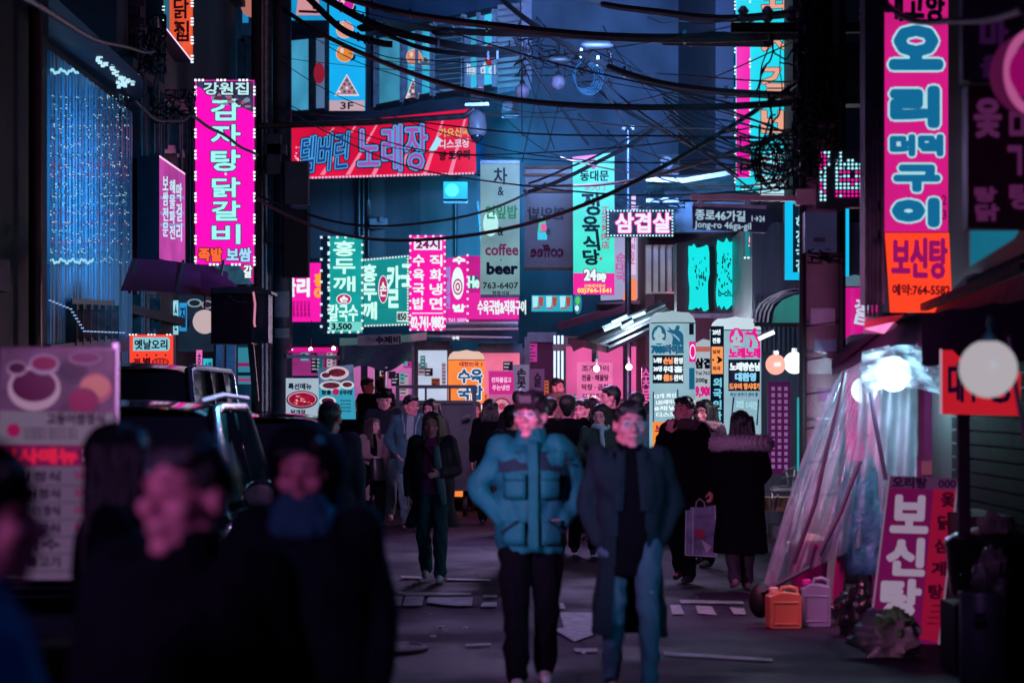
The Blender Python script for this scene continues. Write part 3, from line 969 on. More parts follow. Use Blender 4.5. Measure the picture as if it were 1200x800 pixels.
# 10 coffee banner
pl = YP(37.5)
cb = em('#7fa9ae', .85, .35, True, 1.6)
t = sign('hanging pale green cloth banner advertising tea, coffee and beer', pl, (563,190,609,347), cb, .05, 'hanging_banner', 'banner', rim='#20303c')
G_ = em('#145a50', .5)
column(t, pl, '차', (579,197,594,216), INK, .5, gap=0); write(t, pl, '&', (583.5,219,590,229), INK, .3)
write(t, pl, '연잎밥', (569,241,606,256), em('#2a8a60', .8), .5); write(t, pl, '&', (583.5,266,589.5,276), INK, .3)
write(t, pl, 'coffee', (569,286,607,299), em('#7a2a58', .7), .55); decal(t, pl, ell(587,304.5,.9,.9,8), INK, .01, 'dot'); write(t, pl, 'beer', (571,308,606,321), em('#141c40', .4), 1.0)
write(t, pl, '763-6407', (566,331,607,338), INK, .25); write(t, pl, '현정식당', (577,341,597,345), INK, .15)
mb = MB(); [mb.bar(pl.hit(563,y,.05), pl.hit(609,y,.05), .05) for y in (190,347)]; mb.build('rod', steel, t, kind='stuff')
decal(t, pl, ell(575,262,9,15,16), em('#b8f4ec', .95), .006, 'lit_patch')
# 11 see-through banner seen from behind
pl = YP(38.2)
t = sign('dusky banner seen from behind with its coffee lettering reversed', pl, (615,196,671,315), em('#463a52', .62, .5, True, 1.2), .05, 'hanging_banner', 'banner', rim='#20202c')
write(t, pl, '연잎밥', (618,243,662,257), em('#181024', .5), .5, mirror=True); write(t, pl, 'coffee', (622,287,660,301), em('#3a0c34', .6), .8, mirror=True)
decal(t, pl, [(630,272),(632,258),(635,254),(639,255),(641,271)], em('#38e0a0', .7), .012, 'bottle'); decal(t, pl, rect(630,272,641,281), em('#30c8e8', .9), .016, 'bottle_label'); decal(t, pl, rect(634,262,640,271), em('#f03a90', .9), .018, 'bottle_band'); write(t, pl, '8', (640,268,645,275), INK, .3, off=.03)
mb = MB(); [mb.bar(pl.hit(613,y,.05), pl.hit(672,y,.05), .04) for y in (196,205,224,315)]; mb.build('rod', rustm, t, kind='stuff')
# 12 butcher restaurant
pl = YP(36)
t = sign('mint green butcher restaurant banner with a pink foot and a phone number', pl, [(671,184),(720,179),(720,345),(672,345)], fc('#3ee0c8', 1.0, .2), .12)
decal(t, pl, [(672,320),(720,320),(720,345),(672,345)], em('#f0189c', 1.05), .01, 'pink_foot'); decal(t, pl, [(671,184),(700,181),(690,186),(671,187)], em('#f0189c', 1.05), .012, 'pink_corner')
for a_ in (0,72,144,216,288): decal(t, pl, ell(694+4.5*math.cos(R(a_)), 192+4.5*math.sin(R(a_)), 2.6, 2.6, 8), em('#b02a4a', .8), .012+a_*.00001, 'blossom')
write(t, pl, '동대문', (680,200,713,212), INK, .4); write(t, pl, '东大门', (685,216,709,223), em('#c83070', .7), .15)
for ch, y0, y1 in (('정',226,252),('육',254,276),('식',277,293),('당',293,310)): write(t, pl, ch, (684-(y0<270)*1,y0,702,y1), em('#0e3a44', .4), .9, lean=-.12)
column(t, pl, '正宗烤肉店', (705,242,714,292), em('#c83080', .8), .2)
decal(t, pl, ell(704,303,2,2,6), em('#e04030', .8), .012, 'seal')
write(t, pl, '24', (685,316,698,328), WH, 1.0, (em('#8a0a50', .7), 1.0), .02); write(t, pl, '時', (700,320,710,330), WH, .6, (em('#8a0a50', .7), .8), .02)
write(t, pl, '단체예약문의', (685,333,709,337), em('#ffd060', 1), .15); write(t, pl, '02)764-1541', (677,338,716,344), em('#ffe060', 1.1), .35)
# white and pink boards behind the thin pole
pl = YP(38.5)
t = sign('tall white board with pink strokes and an orange figure behind the thin pole', pl, [(703,290),(748,240),(748,350),(704,352)], em('#b8b4e0', .8, .2, True), .2)
column(t, pl, '순대국', (722,296,733,330), em('#d06ab8', .8), .5); decal(t, pl, [(730,352),(733,333),(741,324),(746,330),(746,352)], em('#ff8a5a', 1), .012, 'orange_figure')
decal(t, pl, rect(737,228,745,322), em('#f0c8e8', .9), .014, 'pale_strip'); column(t, pl, '생고기전문', (739,246,744,310), em('#c04a90', .7), .15, off=.02)
# 13 samgyeopsal
pl = YP(35.2)
t = sign('dark sign with white dotted border and pink white pork belly lettering', pl, (711,246,789,277), em('#0c2238', .5, .3), .22)
write(t, pl, '삼겹살', (722,250,786,272), em('#f0e8ff', 1.05), .9, (em('#e0209c', 1.0), 1.1), .02)
leds(t, pl, rect(712.5,247,788,276), 3.6, .9, em('#bff8ff', 1.2))
# 14 street name sign
POLEX = P(957,0,20).x
pl = YP(19.9, 0)
nav = mat('sign_navy', (.008,.045,.11), .5, 0, .1, 3)
t = sign('navy street name sign pointing right with Korean and Latin lettering', pl, [(811,240),(898,244),(906,259),(897,273),(812,268)], nav, .04, 'street_name_sign', 'street sign', rim='#8a8a92', inset=0)
W2 = mat('reflective_white', (.85,.87,.9), .4, 0, .05)
W2b = em('#b8dcf4', .75)
write(t, pl, '종로46가길', (815,246.5,873,258.5), W2b, .35, slope=.04, off=.006); write(t, pl, 'Jong-ro 46ga-gil', (814,260,880,270), W2b, .15, slope=.04, off=.006); write(t, pl, '1→24', (881,253,896,259.5), W2b, .15, slope=.04, off=.006)
mb = MB(); mb.bar(pl.hit(810,231,.02), pl.hit(948,233,.02), .05, .045); mb.build('arm', mat('pink_bracket', (.6,.33,.38), .5, .3), t)
for x in (820,877): MB().bar(pl.hit(x,232,0), pl.hit(x,243,0), .03).build('hanger', alu, t)
MB().bar(pl.hit(812,239.3,.004), pl.hit(898,243,.004), .012,.03).build('frame_edge', alu, t)

# 15 red song sign
a_, b_ = P(342,0,44.6), P(557,0,42.6)
pl = Plane(a_, ((b_-a_).y, -(b_-a_).x, 0))
RS = t = sign('long red banner sign with blue bubble lettering across the karaoke building', pl, [(342,150),(556,127),(558,202),(342,209)], fc('#d81040', .95, .25, .8), .3)
sl = -.06
for k in range(7): decal(t, pl, [(345+k*30,205),(350+k*30,205),(392+k*26,150-k*3),(390+k*26,150-k*3)], em('#ff8ab0', .9), .008+.0005*k, 'swirl')
LB = em('#49a8e8', 1.0); 
write(t, pl, '템버린', (353,158,408,200), LB, 1.4, (em('#140a34', .4), 1.3), .03, slope=-.12, lean=.08)
write(t, pl, '템버린', (353,158,408,200), em('#2a50b0', .6), .2, None, .04, slope=-.12, lean=.08)
write(t, pl, '노래장', (420,147,500,200), LB, 1.8, (em('#140a34', .4), 1.5), .03, slope=-.03)
write(t, pl, '노래장', (420,147,500,200), em('#b060c0', .8), .35, None, .04, slope=-.03)
decal(t, pl, [(502,178),(512,160),(518,164),(511,176)], em('#9fe6ff', 1), .02, 'microphone')
for r_, (s_, c_) in enumerate((('가요신곡','#ffb070'),('디스코장','#ffd0e8'),('양 도우미','#1a0c28'))):
    write(t, pl, s_, (515,150+r_*13.5,550,160+r_*13.5), em(c_, .9 if c_ > '#2' else .3), .4, (em('#c02050', .6), .5), .02, slope=-.05)
for k in range(40):
    rnd = random.Random(k+50); decal(t, pl, ell(rnd.uniform(345,360),rnd.uniform(165,207),.9,.9,6), em('#ffd0f0', 1), .012+k*.0002, 'sparkle')
leds(t, pl, [(342,209),(558,203)], 4, 1.1, em('#ffb0d8', 1), close=False)
# 16 blue column sign with balls, 3F
pl = Plane(P(387,0,44.2), (0,-1,0))
t = sign('bright blue column sign with billiard balls and the floor marking 3F', pl, (386,-60,428,130), fc('#12a4e4', 1.0, .12), .35)
decal(t, pl, rect(386,118,427,130), em('#c8a8b8', .9), .01, 'floor_plate'); write(t, pl, '3F', (399,120,414,128), INK, .3)
ball(t, pl, 405, 5, 9.5, '#d020a8', off=.02); ball(t, pl, 404, 35, 9.5, '#e8a090', off=.02); ball(t, pl, 404, 63, 9.5, '#e88a3a', off=.02); rack(t, pl, 394, 89, 419, 111, off=.02); ball(t, pl, 404, -28, 9.5, '#20b070', off=.02)
pl = Plane(P(340,0,44.2), (0,-1,0))
t = sign('cyan sign panel at the top of the frame left of the column sign', pl, (334,-60,383,24), fc('#1596d4', .95), .25)
decal(t, pl, [(349,0),(352,-8),(372,-8),(376,18),(347,18)], em('#e8a0a8', .8), .01, 'pizza_slice'); decal(t, pl, [(350,12),(374,13),(373,16),(350,15)], em('#2a1430', .4), .016, 'crust')
# 17 tall cyan and magenta sign
pl = YP(32)
t = sign('tall magenta and cyan sign behind the tangle of cables on the pole', pl, (862,-40,944,225), fc('#1cc8dc', 1.15, .2), .3)
decal(t, pl, rect(863,28,879,208), em('#f00ca8', 1.05), .01, 'magenta_stripe')
column(t, pl, '돼지갈비', (893,-25,932,170), em('#f0a890', .95), 1.0, (em('#402838', .5), .8), .25)
leds(t, pl, rect(861.5,-40,879,222), 4.2, 1.1, em('#c8f0ff', 1.2), dash=3)
column(t, pl, '숯불', (884,176,930,232), em('#c8f0ff', .9), .8)
t = sign('narrow bright blue light box at the top right of the concrete pole', YP(31.5), (992,-30,1008,172), fc('#2a9af0', 1.2), .25)
t = sign('thin cyan sign with black figures between the pole and blue light box', YP(31.2), (974,-30,989,172), fc('#18b8e0', 1.1), .25)
for k in range(6): decal(t, YP(31.2), ell(981.5,10+k*28,6,9,12), INK, .01, 'figure')
# 18 pork sign
pl = YP(30.5)
t = sign('turquoise sign with pale pork rib lettering below the street name sign', pl, (873,263,926,303), fc('#158c98', .85, .2), .2)
write(t, pl, '돼지갈비', (877,276,940,292), em('#f0b0d0', .95), .6, (INK, .6), .02); leds(t, pl, [(873,302),(926,302)], 4, 1.1, close=False, dash=3)
pl = YP(29.2)
t = sign('dark panel sign framed in bright cyan behind the concrete pole', pl, (920,238,995,328), em('#0a3048', .5, .2), .25)
for r_ in (((920,238),(929,238),(929,328),(920,328)),((986,238),(995,238),(995,328),(986,328)),((920,319),(995,319),(995,328),(920,328)),((920,230),(995,230),(995,239),(920,239))):
    decal(t, pl, list(r_), fc('#0cb8e8', 1.0, .1), .03+.002*r_[0][1]*.01, 'lit_frame', .03)
column(t, pl, '해장국집', (933,252,945,320), em('#b0f0ff', .9), .5); column(t, pl, '전문점', (978,272,985,312), em('#b0f0ff', .9), .4)
# 19 dot matrix
def dotsign(label, pl, x0, y0, x1, y1, pat, step=4.6):
    t = sign(label, pl, (x0,y0,x1,y1), mat('led_board', (.01,.01,.02), .4), .15, 'dot_matrix_sign')
    A = MB(); B = MB(); nx = int((x1-x0-3)/step); ny = int((y1-y0-3)/step)
    for i in range(nx):
        for j in range(ny):
            q = pat(i, j, nx, ny)
            if not q: continue
            c = pl.hit(x0+3+i*step, y0+3+j*step, .015); (A if q == 1 else B).lathe(c, [(.0105,0),(.011,.008),(.004,.012)], 6, Matrix(((1,0,0),(0,0,-1),(0,1,0))))
    if A.v: A.build('dot', em('#a8f0ff', 1.3), t, kind='stuff')
    if B.v: B.build('dot', em('#f018a0', 1.2), t, kind='stuff')
    return t
def patA(i, j, nx, ny):
    f = ['MCC..C.......','MMC..C.......','.MC.CC.CC....','MMC.CCCCCCCCC','MC..CCCCCCCCC','CC..CMMM.MMMM','CC..CCCC.CCCC','CC..CMMMMMMMM','MC..CCCCMCCCC','MC..CCCCCCCCC','CM..MMMMMMMMM','CC..MCMMMMMMM','CC...........']
    r = f[j % 13][i % 13]
    return 1 if r == 'C' else 2 if r == 'M' else 0
dotsign('dot matrix sign of cyan and magenta lamps left of the big duck sign', YP(19.55), 959, 176, 1018, 243, patA)
dotsign('strip of lamp dots showing on the right side of the big duck sign', YP(25.4), 1109, 177, 1126, 238, lambda i,j,nx,ny: (1 if (i*7+j*3) % 5 else 2) if j not in (3,4) else 0, 4.4)
t = sign('cyan banner strip right of the orange soup sign', YP(27), (1112,240,1124,325), fc('#0f86b0', .7), .1, 'hanging_banner', 'banner'); column(t, YP(27), '영업중', (1114,255,1122,310), em('#7ad8ff', .8), .3)

# 21 duck sign
DY = 17.0
pl = YP(DY)
t = sign('big tall pink sign with blue white bubble lettering for roast duck', pl, (1033,-60,1111,272), fc('#cf1a80', .95, .2, .9), .35)
MB().box(pl.hit(1022,150,-.12)+Vector((0,0,.35)), (.13,.3,3.2)).build('side_case', mat('sign_side', (.16,.12,.17), .5, .2), t)
for x in (1015,1019.5,1024.5,1030): MB().bar(pl.hit(x,-60,.035), pl.hit(x,371,.035), .012,.02).build('side_rib', steel, t)
for y in (275, 240, 120, 20): MB().box(pl.hit(1024,y,.05), (.05,.05,.06)).build('clamp', steel, t)
write(t, pl, '대고향', (1038,-14,1106,25), INK, 1.6, off=.02, slope=.06)
DB = em('#146fa0', .85); DW = em('#a8ddea', 1.0)
write(t, pl, '오', (1046,34,1101,78), DB, 4.6, (DW, 2.4), .02)
write(t, pl, '리', (1047,105,1097,146), DB, 4.4, (DW, 2.4), .02)
write(t, pl, '더덕', (1045,160,1103,181), DB, 2.6, (DW, 2.0), .02)
write(t, pl, '구', (1050,196,1099,222), DB, 3.2, (DW, 2.2), .02)
write(t, pl, '이', (1049,236,1097,262), DB, 4.4, (DW, 2.2), .02)
write(t, pl, '2', (1104,229,1109,240), em('#7a1050', .6), .3); write(t, pl, '3', (1104,246,1109,257), em('#7a1050', .6), .3)
t = sign('orange red dog soup sign with a phone number under the big pink sign', pl, [(1037,273),(1112,273),(1116,366),(1043,366)], fc('#ff3f22', 1.1, .15), .35, rim='#26222c')
write(t, pl, '보신탕', (1046,280,1109,325), em('#a01468', .8), 1.8, off=.02, slope=.02); write(t, pl, '예약:764-5582', (1046,333,1113,346), em('#5a0f2a', .5), .5, off=.02)
DS = t
# canopy roof trim under the sign
# 23 faint signs on the right wall
pl = XP(3.30)
pl2 = YP(12.5)
t = sign('unlit maroon sign board with faint violet letters at the right edge', pl2, (1134,100,1235,268), mat('maroon_board', (.10,.018,.04), .5, 0, .3, 2), .15)
fv = em('#6a2a62', .5)
write(t, pl2, '옻', (1143,117,1172,160), fv, 2.0); write(t, pl2, '탕', (1143,220,1167,236), fv, 1.3); write(t, pl2, '탕', (1184,216,1212,244), fv, 1.4); write(t, pl2, '닭', (1144,240,1170,258), fv, 1.2); write(t, pl2, 'ㅁ', (1184,132,1200,158), fv, 1.4); write(t, pl2, 'ㄱ', (1182,172,1196,204), fv, 1.6)
t = sign('unlit violet round lettered board above the maroon sign board', YP(12.3), (1128,-20,1200,95), mat('plum_board', (.05,.02,.06), .5), .1); write(t, YP(12.3), '마', (1150,20,1180,60), em('#3a1448', .45), 2.0); write(t, YP(12.3), '을', (1150,66,1180,90), em('#3a1448', .4), 1.6)
t = sign('steel blue awning window panel above the market stall', YP(13.0), [(1137,269),(1200,262),(1188,280),(1137,312)], em('#1f86a8', .65, .4, True), .05, 'sign_panel', 'panel')
# 24 small red sign left
pl = YP(30)
t = sign('small red light box with a pale blue name plate above the parked cars', pl, (152,392,203,440), fc('#f0402c', 1.05, .1), .25)
decal(t, pl, [(156,395),(197,395),(199,398),(199,408),(197,411),(156,411)], em('#8fd0e0', .9), .01, 'name_plate'); write(t, pl, '옛날오리', (158,398,196,409), INK, .4, off=.018)
for k in range(4): decal(t, pl, ell(161+k*11,416,1.1,1.1,8), INK, .01, 'dot')
write(t, pl, '전', (157,420,164,428), em('#8a1020', .7), .5); write(t, pl, '별', (168,419,176,428), em('#5a0a14', .6), .5); write(t, pl, '기', (157,431,164,440), em('#8a1020', .7), .5); write(t, pl, '전 별', (179,431,198,439), em('#8a1020', .7), .4)
for a_ in (ell(188,424,10,4.6), ): decal(t, pl, a_, em('#8a1020', .7), .01, 'ring'); decal(t, pl, ell(188,424,8.6,3.5), em('#e0402c', .9), .014, 'ring_inner')
for x in (183,187,191): decal(t, pl, rect(x,421,x+1,427), em('#8a1020', .7), .018, 'bar')
leds(t, pl, [(152,392),(203,392)], 3.6, .9, close=False, dash=3)
# 34 beer mug sign
pl = YP(39.6)
t = sign('turquoise sign printed with three beer mugs below the reversed banner', pl, (623,346,671,365), fc('#18b0cc', .95), .2)
for k in range(3):
    decal(t, pl, [(624+k*16,347),(631+k*16,347),(630+k*16,358),(628+k*16,362),(624.5+k*16,361)], em('#a8e8f4', 1), .008, 'glass')
    decal(t, pl, [(631+k*16,348),(637+k*16,348),(636+k*16,358),(634+k*16,360),(632+k*16,358)], em('#b8481c', .9), .011, 'beer'); decal(t, pl, rect(625+k*16,360,633+k*16,362), em('#c05a28', .8), .013, 'coaster')
t = sign('round turquoise blade sign beside the beer mug sign', YP(39.4), ell(677,355,5,13), fc('#1a88a8', .8), .1); decal(t, YP(39.4), ell(677,352,3,5,10), em('#58d070', .9), .01, 'green_mark'); decal(t, YP(39.4), ell(676,361,2.5,3.5,10), em('#e8ffff', .9), .01, 'white_mark')
# 33 torn cyan panels on a brown box
pl = YP(33)
t = sign('dark brown sign box with two ragged glowing cyan panels', pl, [(793,285),(875,268),(885,272),(885,366),(793,366)], mat('sign_brown', (.14,.09,.12), .6, 0, .4, 3, .3, 20), .5)
rnd = random.Random(4)
for cx in (819,851.5):
    y0, y1 = (288,362) if cx < 830 else (281,360)
    w = 11.5
    L_ = [(cx-w+rnd.uniform(-1,1), y0+(y1-y0)*k/9) for k in range(10)]; Rr = [(cx+w+rnd.uniform(-1.2,1.2), y1-(y1-y0)*k/9) for k in range(10)]
    top = [(cx+w-2*w*k/8, y0+rnd.uniform(-3,3)) for k in range(1,8)][::-1]; bot = [(cx-w+2*w*k/8, y1+rnd.uniform(-3,3)) for k in range(1,8)]
    decal(t, pl, [(p[0]+7,p[1]+1) for p in L_+bot+Rr+top[::-1]], blackw, .01, 'painted_shadow', .02)  # dark offset copy of the panel outline, painted as its cast shadow
    decal(t, pl, L_+bot+Rr+top[::-1], fc('#10d8d8', 1.05, .1), .07, 'lit_panel', .04)
    for k in range(26): decal(t, pl, ell(cx+rnd.gauss(0,5), (y0+y1)/2-4+rnd.gauss(0,14), rnd.uniform(.3,1.1), rnd.uniform(1.2,3.5), 7), INK, .075+k*.0004, 'brush_stroke', .001)
write(t, pl, 'b-ch.S', (842,339,862,347), em('#0c6a78', .5), .3, off=.09)
MB().bar(pl.hit(791,370,.1), pl.hit(888,370,.1), .06).build('lower_rail', alu, t)
t = sign('small dark window plate with pale characters beside the brown sign box', YP(32.6), (873,337,886,360), em('#203040', .5), .1); write(t, YP(32.6), '담배', (875,344,884,352), em('#a8e8e0', .9), .3)

# 25 menu banner near left
pl = YP(11, 6, 68)
t = thing('menu_banner_stand', 'tall blurred menu banner with bowls of food at the left edge', 'banner stand', pl.hit(66,760))
mp_ = em('#8a5a8c', .42, .3, False, 1.5)
mb = MB(); poly(mb, pl, [(0,405),(136,408),(133,680),(-12,680)], 0, .03); fixnormals(mb.build('banner', mat('banner_backing', (.1,.06,.1), .6), t))
bp_ = mat('banner_print', (.75,.6,.8), .5, 0, .1, 3)
decal(t, pl, [(1,407),(134,410),(131,522),(-4,520)], em('#7a4a80', .4, .5, False, 6), .006, 'photo')
def dish(x, y, rx, ry, cb, cf, k):
    decal(t, pl, ell(x,y,rx,ry,24), em(cb, .5), .008+k*.002, 'bowl'); decal(t, pl, ell(x,y-ry*.12,rx*.84,ry*.72,24), em(cf, .45), .009+k*.002, 'food')
dish(40,455,31,26,'#c89ac0','#5a0a48',0); dish(20,432,12,9,'#b080b0','#40103c',1); dish(52,427,18,12,'#a880b8','#8a1050',2); dish(85,435,18,15,'#3a2c50','#2a1c3c',3); dish(112,455,20,18,'#b8507a','#e07a80',4); dish(98,470,18,16,'#802050','#981058',5); dish(100,420,20,8,'#8a5a90','#6a1458',6)
decal(t, pl, [(0,481),(134,484),(133,522),(-3,520)], em('#84708f', .5), .02, 'pale_panel'); decal(t, pl, ell(16,504,8,8), em('#a01458', .6), .023, 'round_mark')
write(t, pl, '고등어쌈정식', (55,484,122,497), em('#2a1838', .3), .6, off=.024)
for j in range(3): write(t, pl, '오리쌈정식 생선구이 정식', (28,501+j*5,90,504+j*5), em('#3a2848', .3), .15, off=.024)
decal(t, pl, [(-2,520),(133,522),(132,546),(-3,546)], em('#8a1458', .5), .024, 'red_band'); write(t, pl, '식사메뉴', (0,526,90,542), em('#e8204a', .7), 1.5, off=.027); write(t, pl, '12,000', (95,526,112,532), em('#d8a0d0', .5), .2, off=.027); write(t, pl, '8,000', (95,535,112,541), em('#d8a0d0', .5), .2, off=.027)
decal(t, pl, [(-3,546),(132,546),(131,679),(-12,679)], em('#7c6088', .45), .021, 'pale_panel')
for j, s_ in enumerate(('쌈밥정식','오징어정식','생선구이정식','청국장정식','칼국수','오삼불고기')):
    write(t, pl, s_, (6,552+j*20,70,564+j*20), em('#2a1838', .3), .5, off=.024); write(t, pl, '8,000', (88,552+j*20,104,562+j*20), em('#901858', .5), .3, off=.024); decal(t, pl, rect(4,568+j*20,120,569+j*20), em('#4a3858', .3), .0235, 'rule')
for x in (-8, 136): MB().bar(pl.hit(x,402,-.02), pl.hit(x,770,-.02), .025).build('post', steel, t)

# 26 menu boards
pl = YP(29)
t = sign('white menu board with a red bowl of stew and the words special menu', pl, (335,443,375,490), em('#b4c8dc', .8, .1, True), .05, 'menu_board', 'menu board')
write(t, pl, '특선메뉴', (338,449,365,456), em('#2a3450', .4), .35); decal(t, pl, ell(354,468,18.5,10.5,24), em('#5a1030', .5), .008, 'bowl'); decal(t, pl, ell(354,467.5,17,9,24), em('#d89ab0', .8), .010, 'bowl_rim'); decal(t, pl, ell(354,468,15.5,7.8,24), em('#b0103c', .8, .6, False, 22), .012, 'stew')
for k in range(14): rnd = random.Random(k); decal(t, pl, ell(354+rnd.uniform(-12,12),468+rnd.uniform(-5,5),rnd.uniform(.8,2.2),.8,6), em(rnd.choice(['#f0a0b0','#ff5a5a','#f8d8d8']), .8), .014+.0003*k, 'topping', .001)
write(t, pl, '닭개장', (341,480,358,485), em('#2a3450', .4), .3); write(t, pl, '6,000', (343,486,357,489), em('#2a3450', .4), .1)
pl = YP(28.6)
t = sign('turquoise leaning menu board with plates of blood sausage', pl, [(373,431),(414,427),(417,491),(374,491)], em('#38a8c8', .85, .15, True), .05, 'menu_board', 'menu board')
decal(t, pl, [(373,431),(414,427),(415,452),(374,455)], em('#6a7ca8', .6, .5, False, 9), .007, 'photo')
for (x,y,rx,ry,c_) in ((395,437,14,8,'#e8c8d8'),(382,440,7,5,'#c8d8e8'),(388,452,14,6,'#c8d8e8'),(407,451,8,5,'#e0e8f0'),(384,470,10,6,'#e0e8f0')): decal(t, pl, ell(x,y,rx,ry,20), em(c_, .75), .009, 'plate'); decal(t, pl, ell(x,y-.5,rx*.72,ry*.6,16), em('#7a2440', .6, .5, False, 30), .011, 'food')
decal(t, pl, ell(393.5,459,4,4,14), em('#c02060', .8), .012, 'round_mark'); write(t, pl, '함흥', (377,457,388,462), INK, .3); write(t, pl, '순대국밥', (398,457,413,462), INK, .25)
for j in range(4): write(t, pl, '순대 8,000', (399,468+j*4,411,470.5+j*4), em('#0c5068', .5), .1)
# 28 pink menu banner
pl = YP(36.5)
t = sign('pink menu banner with two round dishes right of the orange inflatable', pl, [(572,434),(601,434),(603,520),(575,530)], em('#d070a0', .8, .2, True, 2), .03, 'menu_banner', 'banner')
decal(t, pl, rect(573,435,602,462), em('#d01888', .9), .008, 'heading'); write(t, pl, '전화를걸고', (576,442,599,448), em('#f8b8e0', 1), .25, off=.014); write(t, pl, '주는냉면', (577,451,597,457), em('#f8b8e0', 1), .25, off=.014)
for (x,y,r_) in ((588,476,11),(590,500,10)): decal(t, pl, ell(x,y,r_,r_*.95,20), em('#a8285a', .7), .01, 'bowl'); decal(t, pl, ell(x,y,r_*.8,r_*.75,20), em('#e89ab0', .8, .4, False, 20), .013, 'food'); decal(t, pl, ell(x,y,r_*.4,r_*.35,14), em('#c03860', .8), .016, 'garnish')
pl = YP(37)
for (lb,x0,x1,y0,y1,tx,m_) in (('narrow white board with brushed characters beside the pink menu banner',601,620,427,520,'손못','#8a7ea8'),('small grey plate with a round stamp on the maroon wall',621,638,432,458,'술','#6a3a70')):
    t = sign(lb, pl, (x0,y0,x1,y1), em(m_, .6, .15), .05, 'wooden_board', 'board'); column(t, pl, tx, (x0+5,y0+4,x1-4,y0+28 if y1>500 else y1-4), em('#2a1838', .3), .5)
# 29 pink sign
pl = YP(36.4)
t = sign('glowing pink poster with stacked lettering under the bare bulbs', pl, (676,424,718,478), em('#f070b0', .9, .25, True, 3), .04, 'poster', 'poster')
for j, (s_, c_) in enumerate((('조개구이','#6a1c50'),('전골 · 해물탕','#5a1444'),('막창 · 곱창','#5a1444'),('포장환영','#a02068'))): write(t, pl, s_, (682,428+j*11,713,435+j*11), em(c_, .5), .3)
for k in range(10): decal(t, pl, [(684+k*3,462),(686+k*3,462),(690+k*3,474),(688+k*3,474)], em('#ffb8d0', 1), .008+k*.0003, 'noodle', .001)
t = sign('pink board with a large outlined letter left of the white inflatable', YP(33), [(752,430),(762,430),(762,480),(752,480)], em('#6a1458', .6), .05); write(t, YP(33), '숯', (752,432,762,452), em('#f060b0', .9), .3); write(t, YP(33), '불', (752,454,762,476), em('#f060b0', .9), .3)

# 36 red stall sign at right
pl = YP(14.6)
t = sign('red orange stall sign half hidden by the big pale globe lamp', pl, [(1103,410),(1116,410),(1124,418),(1196,436),(1196,487),(1103,485)], fc('#c81c2c', .75, .15), .06)
decal(t, pl, rect(1101,409,1104,485), em('#d8a8c0', .6), .012, 'pale_edge')
write(t, pl, '대구', (1112,425,1150,470), em('#14143c', .3), 1.3, off=.02); write(t, pl, '탕', (1158,425,1188,471), em('#14143c', .3), 1.3, off=.02)
# 38 purple board with grid of small characters
pl = YP(26)
t = sign('purple notice board covered with rows of small characters', pl, (900,447,926,555), em('#5a1058', .55, .2), .06, 'notice_board', 'board')
for j in range(13):
    for i in range(3): decal(t, pl, rect(904+i*7.5,453+j*7.6,908+i*7.5,457.5+j*7.6), em('#a070b0', .6), .008, 'character', .002)
# 30 white sheet under canopy: hand written soup name
# 40 small boards and vending lights on the left behind the cars
pl = YP(37.4)
for (x0,y0,x1,y1,c_,s_) in ((230,410,237,452,'#f070c0','호프'),(238,420,249,474,'#30c0d8','생맥'),(203,352,209,392,'#9fe0f0','술'),(210,355,219,388,'#2a9ae0','집')):
    t = sign({230:'thin pink strip sign over the parked cars',238:'turquoise strip sign over the parked cars',203:'pale lit strip beside the small red light box',210:'blue lit strip beside the round lamp'}[x0], pl, (x0,y0,x1,y1), fc(c_, .85, .4, 8), .08, 'strip_sign')
    column(t, pl, s_, (x0+1.5,y0+3,x1-1.5,y1-3), em('#28305a', .4), .3)
pl = YP(37.9)
t = sign('blurred grey poster of a bowl above the round lamp', pl, (208,345,250,412), em('#2a3c54', .5, .5), .08, 'poster', 'poster')
for (x,y,rx,ry,c_) in ((228,355,9,5,'#8fb0c0'),(243,357,7,5,'#c0a0a0'),(236,368,8,4,'#507088')): decal(t, pl, ell(x,y,rx,ry), em(c_, .7), .01, 'dish'); decal(t, pl, ell(x,y,rx*.7,ry*.7), em('#243044', .5), .014, 'dish_inner')
# ================================================================== poles
def px2m(n, Y): return n*Y/F
# concrete utility pole, right
c_ = P(963,472,20); px_, py_ = c_.x, 20
t = UP = thing('utility_pole', 'concrete utility pole lit pink on one side with a grey meter box', 'utility pole', (px_, py_, 0))
MB().lathe((px_,py_,0), [(.165,0),(.16,2),(.125,9.5),(.12,10)], 20).build('shaft', mat('pole_concrete', (.30,.19,.22), .75, 0, .25, 3, .3, 40), t, smooth=True)
for z in (1.5, 2.05, 2.3, 3.25, 4.6): MB().lathe((px_,py_,z), [(.158,0),(.164,.008),(.164,.03),(.158,.038)], 20).build('band', alu, t, smooth=True)
MB().box(P(960,273,19.78), (.26,.2,.33)).build('meter_box', mat('meter_grey', (.14,.30,.38), .45, .2, .15, 4), t)
MB().box(P(960,281,19.67), (.09,.02,.035)).build('box_latch', steel, t)
for q, (y0,y1,c) in enumerate(((420,438,(.55,.5,.5)),(362,381,(.6,.52,.6)),(398,412,(.25,.4,.5)),(455,470,(.3,.1,.25)))):
    mb = MB(); rr = .166; zs = [(P(0,y1,20).z), (P(0,y0,20).z)]
    mb.sheet([[(px_+rr*math.sin(a), py_-rr*math.cos(a), z) for a in np.linspace(-.9+.2*q, .5+.1*q, 8)] for z in zs]); mb.build('notice', mat('notice_%d' % q, c, .7), t, smooth=True)
mb = MB()
for k in range(6): mb.tube([(px_+.17*math.sin(a), py_-.17*math.cos(a), .9+.28*k+.02*a) for a in np.linspace(-2.4,2.4,12)], .006, 5)
mb.build('strap', steel, t, kind='stuff', smooth=True)
mb = MB(); 
